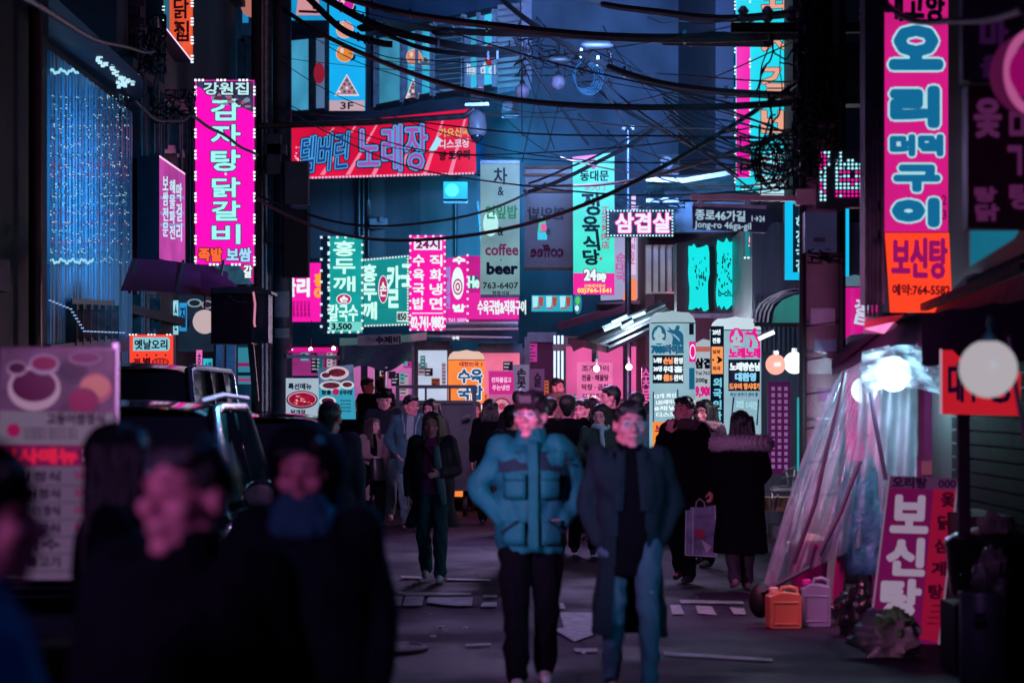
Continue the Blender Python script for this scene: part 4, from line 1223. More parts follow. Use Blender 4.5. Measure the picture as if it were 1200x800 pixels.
for k in range(3):
    a = k*2.1+.6; mb.tube([(px_+.19*math.cos(a), py_+.19*math.sin(a)*-1, z) for z in (0, 3, 7.8)], .028, 6)
mb.build('cable_riser', cablem, t, smooth=True, kind='stuff')
MB().box((px_-.15,py_,4.75), (1.2,.08,.08)).build('crossarm', blackw, t)
MB().lathe((px_-.12,py_-.3,4.0), [(.10,0),(.12,.05),(.12,.75),(.10,.85)], 14).build('transformer', mat('transformer_dark', (.015,.02,.03), .6, .2), t, smooth=True)
MB().box((px_+.33,py_-.05,4.35), (.3,.26,.5)).build('junction_box', mat('transformer_dark', ''), t)
for k in range(6): MB().lathe((px_-.65+k*.2,py_,4.8), [(.03,0),(.05,.03),(.03,.06),(.05,.09),(.02,.13)], 8).build('insulator', mat('porcelain', (.35,.3,.3), .3), t)
MB().box((px_-.13,19.78,P(0,234,20).z), (.22,.1,.13)).build('arm_bracket', mat('pink_bracket', ''), t)
# left pole and pipes
t = thing('utility_pole', 'dark steel utility pole with boxes and bright vertical pipes at left', 'utility pole', P(331,480,40))
x = P(331,0,40).x
MB().lathe((x,40,0), [(.17,0),(.165,3),(.14,11)], 16).build('shaft', mat('blue_pole', (.05,.08,.12), .5, .3, .4, 3, .2, 20), t, smooth=True)
for (a,b,c,d,m_) in ((335,190,362,240,mat('pole_box', (.05,.07,.10), .6)),(334,246,362,325,blackw),(314,158,330,205,mat('pole_box', '')),(312,170,336,182,mat('pole_box', ''))):
    p = P((a+c)/2,(b+d)/2,39.7); MB().box(p, (px2m(c-a,39.7),.35,px2m(d-b,39.7))).build('equipment_box', m_, t)
MB().tube([P(303,148,39.6),P(330,147,39.6),P(430,144,39),P(545,136,38),P(556,128,38)], .05, 8).build('arm', steel, t, smooth=True)
MB().tube([P(334,290,39.6),P(312,284,39.6),P(308,200,39.6),P(316,150,39.6)], .02, 6).build('loop_cable', cablem, t, smooth=True)
for px, r_, m_ in ((301,.09,blackw),(307.5,.035,alu),(312,.05,alu),(316.5,.03,steel)):
    o = MB().tube([P(px,482,39.9),P(px,-70,39.9)], r_, 8).build('wall_pipe', m_, None, smooth=True)
    props(o, {301:'thick black pipe left of the bright pipes',307.5:'thin bright metal pipe beside the thick black pipe',312:'widest bright metal pipe beside the left utility pole',316.5:'thin dark pipe hugging the left utility pole'}[px], 'pipe')
# notices on left pole
for k,(y0,y1) in enumerate(((342,372),(385,396))):
    mb = MB(); mb.sheet([[(x+.175*math.sin(a), 40-.175*math.cos(a), P(0,y,40).z) for a in np.linspace(-.7,.8,6)] for y in (y1,y0)]); mb.build('notice', mat('notice_2', ''), t)
# thin lamp pole
t = thing('thin_pole', 'thin pale metal pole standing beside the mint green banner', 'pole', P(736,480,36.4))
p = P(736,480,36.4); MB().tube([(p.x,36.4,0),(p.x,36.4,P(0,149,36.4).z)], .05, 10).build('shaft', mat('pale_steel', (.08,.12,.18), .35, .5), t, smooth=True)
MB().bar(P(729,150,36.4),P(743,150,36.4),.06).build('cap_arm', steel, t)

# CCTV dome camera
t = thing('security_camera', 'pale dome security camera hanging at the end of a long arm', 'camera', P(560,165,38))
p = P(559,147,38)
MB().lathe(p+Vector((0,0,-.12)), [(.10,-.06),(.15,0),(.155,.12),(.13,.28),(.06,.34),(.04,.36)], 18).build('housing', mat('camera_white', (.22,.22,.26), .4), t, smooth=True)
MB().sph(p+Vector((0,-.02,-.17)), .105, 16, 8).build('dome', glassd, t, smooth=True)
MB().bar(P(545,123,38),P(573,122,38),.05).build('bracket', alu, t); MB().box(P(559,112,38), (.2,.2,.2)).build('control_box', blackw, t); MB().sph(P(563,104,38), .06).build('finial', mat('finial', (.6,.3,.3), .5), t, smooth=True)
# round globes hanging from the cables
for lb, px, py in (('dim round globe hanging over the pale louvres', 612, 107), ('dim round globe hanging beside the concrete parapet', 654, 97)):
    t = thing('globe_lamp', lb, 'lamp', P(px,py,40))
    MB().sph(P(px,py,40), .125, 16, 10).build('globe', mat('dusty_globe', (.4,.28,.36), .3), t, smooth=True)
    MB().lathe(P(px,py-9,40), [(.03,-.04),(.05,0),(.03,.06)], 10).build('cap', steel, t); MB().tube([P(px,py-10,40),P(px+2,py-60,40.5)], .01, 5).build('cord', cablem, t)

def glow(name, p, col, power, r, parent):
    l = bpy.data.lights.new(name, 'POINT'); l.energy = power; l.color = col; l.shadow_soft_size = r
    o = bpy.data.objects.new(name, l); COL.objects.link(o); o.location = wmat(parent).inverted() @ Vector(p); o.parent = parent
# ================================================================== left side: awning, dark box, lamps
t = thing('awning', 'dark magenta fabric awning over the shop at left', 'awning', P(220,346,26))
aw = mat('magenta_canvas', (.40,.004,.05), .6, 0, .35, 3, .3, 40)
mb = MB(); rows = []
for j in range(7):
    v = j/6; rows.append([P(155+u*112-v*14*(1-u)+(math.sin(u*3.1)*8 if u>.6 else 0), 303+u*u*16+v*(38-4*u), 27-1.6*v) for u in np.linspace(0,1,12)])
mb.sheet(rows); o = mb.build('canvas', aw, t, smooth=True)
mb = MB(); mb.sheet([[P(235+u*44, 317+u*u*18+v*(24-6*u*u), 25.6-.3*v) for u in np.linspace(0,1,8)] for v in np.linspace(0,1,4)]); mb.build('front_flap', aw, t, smooth=True)
for u in (160, 215, 262): MB().bar(P(u,306,26.9), P(u-8,342,25.5), .03).build('rafter', steel, t)
t = thing('hanging_speaker_box', 'black box with a projecting lid hung in front of the left pole', 'box', P(284,405,24))
MB().box(P(274,371,24), (px2m(47,24),.45,px2m(65,24))).build('case', mat('plum_case', (.05,.012,.05), .25, 0, .3, 5), t)
MB().box(P(307,372,24.1), (px2m(20,24),.4,px2m(60,24))).build('side_case', mat('blue_case', (.04,.08,.14), .3, .3), t)
mb = MB(); mb.prism([P(244,340,23.7),P(262,336,23.7),P(300,335,23.7),P(318,341,23.7),P(318,344,23.7),P(250,343,23.7)], (0,.6,0)); fixnormals(mb.build('lid', mat('lid_grey', (.14,.16,.22), .4, .3), t))
MB().tube([P(297,342,23.6),P(299,356,23.6),P(298,378,23.6),P(299,383,23.6)], .011, 6).build('reflector_strip', em('#e890b0', .8), t)
MB().tube([P(268,346,23.6),P(274,352,23.6),P(282,354,23.6),P(289,353,23.6)], .004, 5).build('cord', alu, t)
MB().bar(P(294,404,24.2),P(300,470,24.2),.06).build('bracket', steel, t)
t = thing('round_lamp', 'pale round glowing lamp beside the black hung box', 'lamp', P(238,392,25))
MB().sph(P(240,377,25), .125, 20, 12).build('globe', em('#c8b0b4', .95, 0, True), t, smooth=True); MB().tube([P(240,363,25),P(240,345,25.6)], .012, 6).build('cord', cablem, t)
# metal posts under the box
for (a,b,c,d,m_,lb) in ((254,405,262,480,mat('violet_post', (.25,.18,.26), .5, .2),'violet grey shutter post under the black hung box'),(266,405,276,480,mat('violet_post', ''),'second violet grey post right of the shutter post')):
    props(MB().box(P((a+c)/2,(b+d)/2,30), (px2m(c-a,30),.15,px2m(d-b,30)+.2)).build('post', m_, None), lb, 'post')
t = sign('turquoise and magenta striped panel between the dark posts', YP(31), (279,407,295,450), em('#3a98b0', .7, .2, True), .1, 'striped_panel', 'panel')
for y, c in ((425,'#b01a70'),(436,'#102038'),(443,'#c04a90')): decal(t, YP(31), rect(279,y,295,y+4), em(c, .6), .01, 'stripe')

# ================================================================== awnings at the end of the street
t = thing('market_canopy', 'dark blue canvas canopy with a slack belly and a noodle banner on top', 'canopy', P(445,432,38))
cv = mat('navy_canvas', (.05,.07,.14), .38, 0, .3, 3, .5, 18)
mb = MB(); mb.sheet([[P(400+u*86+v*(4-8*u), 405+v*24+4*math.sin(u*9+v*2)*v+6*math.sin(u*3.14)*v-5*u, 37.6-.7*v) for u in np.linspace(0,1,18)] for v in np.linspace(0,1,7)]); mb.build('canvas', cv, t, smooth=True)
mb = MB(); mb.sheet([[P(398+u*102, 405-v*9-u*u*7, 38.2+.6*v) for u in np.linspace(0,1,8)] for v in np.linspace(0,1,3)]); mb.build('top_sheet', mat('blue_tarp', (.12,.20,.30), .4, 0, .3, 3), t, smooth=True)
bn = MB(); bn.add([P(419,393,37.4),P(470,391,37.4),P(470,403,37.3),P(419,405,37.3)], [(0,1,2,3)]); bn.build('banner', mat('pale_banner', (.3,.34,.4), .6), t)
write(t, YP(37.25), '수제비', (440,394,469,402), INK, .4, slope=-.03)
for x in (402, 484): MB().bar(P(x,405,37.2), P(x,500,37.2), .04).build('pole', steel, t)
MB().tube([P(452,430,37),P(452,520,37)], .03, 8).build('pole', alu, t)
t = thing('metal_eaves', 'long silvery eaves with bright edges under the pink soup sign', 'eaves', P(548,400,40))
for k,(x0,y0,x1,y1,m_) in enumerate(((488,379,607,378,alu),(486,386,607,385,alu),(490,393,600,396,alu),(500,382,607,381,steel))):
    MB().bar(P(x0,y0,40.5-k*.1), P(x1,y1,40.5-k*.1), .05,.04).build('rail', m_, t)
mb = MB(); mb.prism([P(486,379,40.6),P(608,378,40.6),P(608,400,40.2),P(520,399,40.2)], (0,.05,0)); fixnormals(mb.build('sheet', mat('blue_tarp', ''), t))
write(t, YP(39.9), '수육', (530,394,538,398), WH, .3)
def slab(label, pts, m, dz=.05, name='awning', trim=None, ribs=0):
    t = thing(name, label, 'awning', Vector(pts[-1]))
    mb = MB(); mb.prism(pts, (0,0,-dz)); fixnormals(mb.build('sheet', m, t))
    for k in range(ribs):
        u = (k+.5)/ribs; MB().bar(Vector(pts[0]).lerp(Vector(pts[1]), u)+Vector((0,0,.02)), Vector(pts[3]).lerp(Vector(pts[2]), u)+Vector((0,0,.02)), .03).build('rib', trim or steel, t)
    MB().bar(pts[3], pts[2], .04, .1).build('front_edge', trim or steel, t)
    return t
slab('pink lit sheet awning with a maroon skirt under the mint banner', [P(668,374,38.6),P(735,352,37.6),P(733,362,35.4),P(654,382,36.2)], mat('pink_sheet', (.75,.22,.45), .5, 0, .2, 3), trim=mat('maroon_trim', (.12,.03,.08), .5))
slab('grey canvas awning sloping down toward the pink poster', [P(775,352,35.5),P(790,372,33.5),P(712,409,34),P(667,399,36.5)], mat('grey_canvas', (.17,.16,.20), .55, 0, .35, 4, .4, 20), ribs=4)
mb = MB(); mb.sheet([[P(667+u*46, 399+u*12-math.sin(u*3.1)*5, 35.6-u) for u in np.linspace(0,1,8)],[P(672+u*38, 412+u*1-math.sin(u*3.1)*7, 35.6-u) for u in np.linspace(0,1,8)]])
props(mb.build('canvas_valance', mat('plum_canvas', (.15,.08,.14), .6), None, smooth=True), 'scalloped plum valance hanging from the grey canvas awning', 'valance')
slab('thin silvery eave above the pink lit awning', [P(700,355,38),P(750,352,37.4),P(750,360,36.6),P(700,360,37.2)], mat('pink_sheet', ''), .03)
t = thing('fluorescent_lamp', 'cluster of bright fluorescent tubes above the grey canvas awning', 'lamp', P(722,380,35.4))
for (a,b,c,d) in ((708,387,728,379),(717,378,735,370),(741,372,756,366),(728,384,742,376)): MB().tube([P(a,b,34.9),P(c,d,34.9)], .022, 8).build('tube', em('#bff4ff', 2.0, 0, True), t)
glow('tube_light', P(730,384,34.4), (.6,.9,1), 80, .2, t); MB().bar(P(706,384,35),P(758,363,35),.04).build('holder', steel, t)
t = thing('fluorescent_lamp', 'three upright white tubes in the dark doorway', 'lamp', P(654,450,38.2))
for x in (650,654.5,659): MB().tube([P(x,393,38.2),P(x,403,38.2)], .018, 8).build('tube', em('#d8f0ff', 1.3), t); MB().tube([P(x,411,38.2),P(x,448,38.2)], .018, 8).build('tube', em('#d8f0ff', 1.3), t)
MB().box(P(654.5,407,38.2), (.18,.06,.08)).build('holder', steel, t)
for lb, px, py in (('bare warm pink bulb before the glowing poster',699,432),('bare warm pink bulb between the poster and the white inflatable',737,430),('small bright bulb under the far left eaves',341,410),('small bright bulb right of the far left eaves bulb',364,409),('small bright bulb at the right end of the far left eaves',391,408)):
    Y = 34.5 if px > 600 else 40
    t = thing('bare_bulb', lb, 'light bulb', P(px,py,Y))
    MB().sph(P(px,py,Y), .045 if px > 600 else .03, 12, 8).build('bulb', em('#ffd0d8' if px > 600 else '#ffd8ff', 9.0, 0, True), t, smooth=True)
    if px > 600: glow('bulb_light', P(px,py+3,Y-.12), (1,.35,.6), 70, .05, t)
    MB().tube([P(px,py-4,Y),P(px,py-12,Y)], .018, 8).build('socket', steel, t); MB().tube([P(px,py-12,Y),P(px+1,py-34,Y)], .006, 5).build('cord', cablem, t)
mb = MB(); mb.sheet([[P(337+k*1.5, 412+(k%2)*1.5, 39.8) for k in range(40)],[P(337+k*1.5, 407, 40.2) for k in range(40)]]); props(mb.build('pink_valance', em('#e01890', .9), None), 'scalloped magenta valance with its glow put into the cloth', 'valance')  # valance cloth glows itself in place of light from the bulbs
props(MB().bar(P(336,417,39.8),P(398,419,39.8),.06).build('rail', alu, None), 'pale rail below the scalloped magenta valance', 'rail')
# green barrel awning and sheets beneath
t = thing('barrel_awning', 'rounded green awning with white ribs left of the concrete pole', 'awning', P(915,380,26))
mb = MB()
mb.sheet([[P(889+40*u+ (56*u), 377-37*math.sin(min(1,u*1.6+v*.0+.02)*1.57)*(1), 25.6+1.2*(1-math.cos(v*1.57))-.0) for v in np.linspace(0,1,5)] for u in np.linspace(0,.62,9)])
cv2 = mat('green_canvas', (.03,.6,.4), .5, 0, .25, 3)
mb = MB(); mb.prism([P(905,378,25.3),P(908,362,25.3),P(916,352,25.3),P(930,346,25.3),P(952,343,25.3),P(952,378,25.3)], (0,.05,0)); fixnormals(mb.build('front', cv2, t))
mb = MB(); rows = []
for v in np.linspace(0,1,6): rows.append([P(x-18*v, y, 25.6+.1*v) for x,y in ((904,379),(905,368),(909,358),(918,350),(932,344),(952,341))])
mb.sheet(rows); mb.build('hood', mat('dark_green_canvas', (.02,.12,.10), .5), t, smooth=True)
for v in (3,8,13,18): MB().tube([P(x-v, y, 25.5) for x,y in ((902,379),(904,366),(909,356),(920,348),(934,342),(950,339))], .014, 5).build('rib', alu, t)
MB().bar(P(884,380,25.5),P(952,381,25.5),.04).build('front_rail', blackw, t)
for lb, px, py, r_, c_, s_ in (('pink white globe lamp left of the pair under the green awning',909,427,12,'#ffb0a0',1.1),('bright pale globe lamp nearest the concrete pole',931,425,13,'#e8fffa',1.6)):
    t = thing('globe_lamp', lb, 'lamp', P(px,py+r_,24)); MB().sph(P(px,py,24), px2m(r_,24), 20, 12).build('globe', em(c_, s_, 0, True), t, smooth=True); glow('bulb_light', P(px,py,23.7), (1,.6,.7) if px < 920 else (.6,1,1), 30, .1, t); MB().tube([P(px,py-r_,24),P(px,py-r_-4,24)], .03, 8).build('cap', alu, t); MB().tube([P(px,py-r_-4,24),P(px,390,24.4)], .008, 5).build('cord', cablem, t)
t = thing('strip_lamp', 'short bright white strip lamp under the green awning', 'lamp', P(893,394,24.8)); MB().bar(P(889,397,24.8),P(907,389,24.8),.05,.04).build('tube', em('#eafcff', 2.2, 0, True), t); MB().bar(P(889,394,24.9),P(907,386,24.9),.06,.03).build('holder', steel, t)

# ================================================================== inflatable pillar signs
def inflatable(label, px0, px1, ytop, ybot, Y, m, dome, lit=True, seg=28):
    cx = (px0+px1)/2; r = px2m((px1-px0)/2, Y); c = P(cx,0,Y); zt = P(0,ytop,Y).z; zb = .22
    t = thing('inflatable_sign', label, 'inflatable sign', (c.x, Y, 0))
    hd = px2m((px1-px0)*.22, Y)
    MB().lathe((c.x,Y,0), [(r*.93,zb),(r,zb+.08),(r,zt-hd*1.25)], seg).build('tube', m, t, smooth=True)
    MB().lathe((c.x,Y,0), [(r,zt-hd*1.25),(r*.985,zt-hd*1.0),(r*.9,zt-hd*.55),(r*.72,zt-hd*.2),(r*.4,zt-.02),(r*.02,zt)], seg).build('dome', dome, t, smooth=True)
    MB().lathe((c.x,Y,0), [(r*.8,0),(r*.86,.05),(r*.8,.22),(r*.5,.25)], 20).build('base', blackw, t, smooth=True)
    mb = MB(); mb.tube([(c.x+r*1.005*math.cos(a), Y+r*1.005*math.sin(a), zt-hd*1.25) for a in np.linspace(0,6.283,28)], .006, 5); mb.build('seam', steel, t)
    return t, c.x, r, Y, zt
class Cyl:
    """curved surface: maps photo pixels over the front of a pillar"""
    def __init__(s, cx, Y, r): s.cx, s.Y, s.r = cx, Y, r; s.n = Vector((0,-1,0))
    def hit(s, px, py, off=0.0):
        r = s.r+off; x0 = (px-600)*s.Y/F - s.cx; x0 = max(-r*.999, min(r*.999, x0)); y = s.Y-math.sqrt(r*r-x0*x0)
        return Vector((s.cx+x0, y, CH-(py-472)*y/F))
def cdecal(t, cy, x0, y0, x1, y1, m, off=.006, name='print', n=8, fn=None):
    mb = MB(); mb.sheet([[cy.hit(x0+(x1-x0)*i/n, y, off) for i in range(n+1)] for y in (y1, y0)]); return mb.build(name, m, t, smooth=True)
def cell(t, cy, pts, m, off, name='print'):
    mb = MB(); mb.add([cy.hit(x,y,off) for x,y in pts], [tuple(range(len(pts)))]); return mb.build(name, m, t)
def cwrite(t, cy, s, box, m, bold=.4, off=.012, **k): mb = MB(); strokes(mb, cy, s, *box, bold, off, **k); return mb.build('lettering', m, t)
whl = em('#9cc4d4', .85, .18, True, 2.5)
NVY = em('#0c2444', .35); TEAL = em('#1a6a90', .75); ORP = em('#ff9a5a', 1); MG = em('#e81890', 1)
t, cx, r, Y, zt = inflatable('white inflatable pillar sign in blue print left of the pair', 761, 815, 364, 560, 28.5, whl, em('#a8c4d0', .9, .2))
cy = Cyl(cx, Y, r)
def logo(t, cy, x0, y0, x1, y1, m):
    w = (x1-x0)*.42; cxl = x0+w/2+1
    cell(t, cy, ell(cxl, (y0+y1)/2, w/2, (y1-y0)/2, 22), m, .008, 'round_logo')
    cwrite(t, cy, '쇼', (cxl-w*.34, y0+3.5, cxl+w*.34, y1-3), em('#a8ccd8', .9), 1.2, off=.014)
    sx = cxl+w/2+1; k = (x1-sx)/18; h = (y1-y0)/26
    cell(t, cy, [(sx+a*k, y0+b*h) for a,b in ((5,26),(6,16),(4,11),(0,8),(0,6),(3,7),(1,3),(2,2.4),(5,6),(7,6.5),(8.5,5),(9,1.5),(11,0),(13,1),(13.2,4),(12,6.5),(15,9),(17,13),(17.5,26))], m, .009, 'singer_silhouette')
logo(t, cy, 762, 381, 800, 404, TEAL)
cwrite(t, cy, '7080라이브', (763,404,799,414), TEAL, .9)
cdecal(t, cy, 764,416,799,449, NVY)
for j,(a,b,c) in enumerate((('노래방','손님','환영'),('30명','우대','홀'),('노래방','룸5','완비'))):
    cwrite(t, cy, a, (765,419+j*10,774,425+j*10), WH, .35); cwrite(t, cy, b, (776,419+j*10,786,426+j*10), ORP if j != 1 else WH, .5); cwrite(t, cy, c, (788,419+j*10,798,426+j*10), WH, .4)
cell(t, cy, [(764,459),(793,456),(794,490),(764,494)], em('#16547a', .6), .008, 'print')
for j, s_ in enumerate(('12개 최신','LED레이저','8채널','디스코')): cwrite(t, cy, s_, (766+j%2*2,461+j*7.3,790,466+j*7.3), WH, .3, slope=-.05)
cdecal(t, cy, 764,494,790,533, em('#ff9038', .95)); cwrite(t, cy, '노래', (767,498,788,506), em('#b02050', .8), .7); cell(t, cy, ell(773,514,6,6.5), INK, .009); cwrite(t, cy, '홀', (770,510,776,518), WH, .4)
cdecal(t, cy, 806,379,812,392, em('#182038', .4)); cdecal(t, cy, 806,400,815,424, MG); cell(t, cy, ell(810.5,412,4,9,14), WH, .01); cell(t, cy, ell(810.5,412,3,7,14), MG, .013); cdecal(t, cy, 806,431,813,456, TEAL)
t, cx, r, Y, zt = inflatable('white inflatable pillar sign with magenta logo right of the pair', 832, 892, 371, 560, 27, whl, em('#c8dce8', 1.0, .2))
cy = Cyl(cx, Y, r)
cdecal(t, cy, 832,382,846,552, NVY, .005); cdecal(t, cy, 833,406,845,438, ORP, .009)
cwrite(t, cy, '20년', (834,386,842,392), WH, .3); cwrite(t, cy, '전통', (834,396,842,402), WH, .3); cwrite(t, cy, '입장', (834,410,842,414), INK, .2); cwrite(t, cy, '→', (834,418,844,425), INK, .6); cwrite(t, cy, '외국', (834,429,842,434), INK, .2)
for j, ch in enumerate('외국인환영'): cwrite(t, cy, ch, (835,443+j*13,843,453+j*13), em('#7ad0e8', .9), .6)
logo(t, cy, 851, 384, 890, 407, MG)
cwrite(t, cy, '노래노래', (852,408,889,419), MG, .9)
cdecal(t, cy, 851,421,889,458, NVY); cwrite(t, cy, '노래방손님', (853,425,888,434), WH, .7); cwrite(t, cy, '대환영', (859,437,883,446), em('#8ad4f4', 1), .7); cwrite(t, cy, '도우미 항시대기', (852,449,888,456), ORP, .4)
cwrite(t, cy, '최신 반주기 완비 룸', (853,460,886,464), TEAL, .2)
cell(t, cy, [(856,465),(888,468),(886,498),(853,498)], em('#16466a', .5), .008); cwrite(t, cy, '2인 1시간', (860,470,885,478), em('#a8e0ec', .9), .6, slope=.1)
t, cx, r, Y, zt = inflatable('orange inflatable pillar sign for boiled pork soup', 525, 568, 410, 560, 37.2, em('#ff8a40', 1.0, .12, True), em('#f0c8b8', .9, .1))
cy = Cyl(cx, Y, r)
cwrite(t, cy, '대한민국 1', (539,424,565,429), em('#b02048', .8), .25); 
for s_, b_ in (('수육',(538,433,565,448)),('국밥',(538,452,565,468))): cwrite(t, cy, s_, b_, em('#f0f0f8', 1), 1.9, off=.010); cwrite(t, cy, s_, b_, em('#1a5a90', .8), .9, off=.016)
cdecal(t, cy, 527,472,567,480, MG); cwrite(t, cy, '741', (556,474,565,479), WH, .3); cdecal(t, cy, 527,480,567,520, em('#ff9a70', .95)); cell(t, cy, ell(560,497,9,12,20), em('#f8d0d0', 1), .009); cell(t, cy, ell(560,497,6.5,9,20), em('#d02050', .9), .012); 
t, cx, r, Y, zt = inflatable('magenta inflatable pillar behind the duck sign case', 974, 1030, 322, 520, 22.5, em('#d8108c', .9, .15, True), em('#6a90a8', .6, .2))
cy = Cyl(cx, Y, r); cwrite(t, cy, '장', (998,352,1016,368), em('#c8d8f0', .9), .9, rot=12); cwrite(t, cy, '터', (998,368,1014,384), em('#c8d8f0', .9), .9, rot=12)
# third white board between them
pl = YP(30)
t = sign('white price board between the two white inflatables', pl, [(815,402),(824,397),(833,399),(833,480),(815,480)], em('#b8c4d0', .85, .1, True), .3)
decal(t, pl, rect(815,406,833,412), em('#c86a60', .8), .01, 'band'); write(t, pl, '삼겹', (815,420,833,431), INK, .8, off=.02); write(t, pl, 'Tel.762', (815,435,832,439), INK, .15, off=.02); write(t, pl, '200g', (815,443,829,449), INK, .3, off=.02); write(t, pl, '9,900', (815,453,834,465), em('#e01888', .9), .8, off=.02)

# ================================================================== cart with railing
t = thing('food_cart', 'dark steel cart with an open railing before the shop fronts', 'cart', P(510,600,35.6))
dk = mat('cart_navy', (.04,.06,.08), .45, .4, .3, 5)
for x in (466,499,527,556): MB().bar(P(x,453,35.2), P(x,560 if x in (466,556) else 472,35.2), .055 if x in (466,556) else .03).build('post', dk, t)
for y in (453,471): MB().bar(P(464,y,35.2), P(558,y,35.2), .05).build('rail', dk, t)
mb = MB(); poly(mb, YP(35.25), rect(466,473,556,575), 0, .9); fixnormals(mb.build('panel', mat('cart_panel', (.03,.05,.07), .4, .2, .4, 4), t))
MB().tube([P(541,490,34.9),P(547,488,34.9),P(550,486,34.9)], .03, 8).build('handle', alu, t); MB().tube([P(475,476,34.9),P(489,477,34.9),P(500,474,34.9)], .015, 6).build('hook', alu, t)
for x in (478,545): MB().lathe(P(x,590,35.6)+Vector((0,0,0)), [(.19,-.03),(.2,0),(.19,.03)], 16, Matrix(((0,0,1),(0,1,0),(-1,0,0)))).build('wheel', rubber, t, smooth=True)
# tied bundle of stools and wire chair on the right
t = thing('wire_chair', 'tangled wire chair frame shining under the globe lamps', 'chair', P(926,600,24.5))
mb = MB()
for (a,b,c,d) in ((904,571,928,569),(904,575,929,576),(918,553,934,547),(921,549,924,569),(932,547,929,570),(906,571,904,597),(928,570,932,597),(912,574,911,592),(916,560,932,558)):
    mb.tube([P(a,b,24.5),P((a+c)/2,(b+d)/2-.6,24.4),P(c,d,24.5)], .012, 6)
mb.build('frame', alu, t, smooth=True); MB().box(P(919,573,24.55), (.26,.3,.02)).build('seat', alu, t)
t = thing('folded_board', 'narrow cyan lit board standing behind the clear curtain', 'board', P(939,572,24)); decal(t, YP(24), rect(934,466,946,552), em('#18b8c0', .85, .25), .02, 'face'); MB().box(P(940,509,24.05), (.1,.04,.74)).build('frame', steel, t)
t = thing('crate', 'low tan basket under the wire chair', 'basket', P(915,598,24.6)); mb = MB(); mb.lathe(P(914,598,24.8), [(.16,0),(.2,.12),(.21,.14),(.18,.14),(.15,.03)], 14); mb.build('basket', mat('tan_straw', (.45,.36,.2), .8, 0, .4, 12, .5, 60), t, smooth=True)

# ================================================================== tent stall on the right
dkc = mat('plum_tarp', (.06,.022,.06), .6, 0, .35, 2, .5, 9)
t = TENT = thing('stall_tent', 'dark plum tarpaulin roof of the market stall under the duck sign', 'tent', P(1100,700,17.5))
def grid(f, nu, nv): return [[f(u, v) for u in np.linspace(0,1,nu)] for v in np.linspace(0,1,nv)]
# roof: front lip from (975,428) up to (1045,372), to (1200,300)
def roof(u, v):
    if u < .3: k = u/.3; x, y, Y_ = 975+k*70, 428-k*50, 19.2-k*1.2
    else: k = (u-.3)/.7; x, y, Y_ = 1045+k*190, 378-k*70, 18.0-k*3.6
    yy = y + v*(12+34*min(1,u*1.6)) + math.sin(u*17)*1.2
    return P(x, yy, Y_-.35*v)
MB().sheet(grid(roof, 26, 6)).build('valance', dkc, t, smooth=True)
def rooft(u, v):
    p = roof(u, 0); return p + Vector((.2*v, 1.6*v, .12*v+.06*math.sin(u*20)*v))
MB().sheet(grid(rooft, 20, 5)).build('roof', dkc, t, smooth=True)
def under(u, v):
    x = 1080+u*160; y = 368+v*64-u*22 if v < 1 else 428-u*5
    return P(x, y+1.5*math.sin(u*22), 15.2-.2*v-u*.6)
MB().sheet(grid(under, 18, 5)).build('side_flap', dkc, t, smooth=True)
for (a,b,Ya,c,d,Yb,w) in ((978,430,19.1,1048,374,17.9,.05),(1048,374,17.9,1200,312,14.5,.05),(1135,330,15,1200,300,14,.03),(1128,430,14.8,1130,650,14.8,.07),(1012,440,18.9,1020,700,18.9,.03)):
    MB().bar(P(a,b,Ya),P(c,d,Yb),w).build('tent_pole', dkc, t)
MB().tube([P(1182,394,12.4),P(1188,440,12.4),P(1202,520,12.4)], .012, 8).build('guy_pole', mat('pink_grey_tube', (.5,.4,.45), .4, .4), t, smooth=True)
MB().sheet([[P(1018,366,17.3),P(1070,366,17.2)],[P(1012,378,17.0),P(1052,374,16.9)]]).build('tin_gutter', mat('dented_tin', (.5,.42,.46), .35, .6, .4, 8), t)
MB().sheet([[P(1014,374,17.0),P(1060,368,16.9)],[P(1012,386,16.9),P(1046,380,16.8)]]).build('red_strip', mat('red_strip', (.35,.05,.07), .5), t)
MB().sheet([[P(1012,385,16.9),P(1048,377,16.8),P(1052,381,16.8)],[P(1011,391,16.85),P(1036,391,16.8),P(1046,386,16.8)]]).build('tin_scrap', mat('dented_tin', ''), t)
from mathutils import noise as NOI
# clear plastic curtain in folds
clear = bpy.data.materials.new('clear_plastic'); clear.use_nodes = True; MATS['clear'] = clear
n, l = clear.node_tree.nodes, clear.node_tree.links; b = n['Principled BSDF']
b.inputs['Base Color'].default_value = (.42,.42,.52,1); b.inputs['Roughness'].default_value = .18; b.inputs['Specular IOR Level'].default_value = .8
tc = n.new('ShaderNodeTexCoord'); mp = n.new('ShaderNodeMapping'); mp.inputs['Scale'].default_value = (4.5,4.5,2.4); l.new(tc.outputs['Object'], mp.inputs[0])
no = n.new('ShaderNodeTexNoise'); no.inputs['Scale'].default_value = 1.2; no.inputs['Detail'].default_value = 6; l.new(mp.outputs[0], no.inputs['Vector'])
mr = n.new('ShaderNodeMapRange'); mr.inputs[1].default_value = .35; mr.inputs[2].default_value = .7; mr.inputs[3].default_value = .42; mr.inputs[4].default_value = .92; l.new(no.outputs[0], mr.inputs[0]); l.new(mr.outputs[0], b.inputs['Alpha'])
bp = n.new('ShaderNodeBump'); bp.inputs['Strength'].default_value = .6; bp.inputs['Distance'].default_value = .03; l.new(no.outputs[0], bp.inputs['Height']); l.new(bp.outputs[0], b.inputs['Normal'])
tr = n.new('ShaderNodeBsdfTranslucent'); tr.inputs[0].default_value = (.42,.46,.56,1); mx = n.new('ShaderNodeMixShader'); tp = n.new('ShaderNodeBsdfTransparent'); mx2 = n.new('ShaderNodeMixShader')
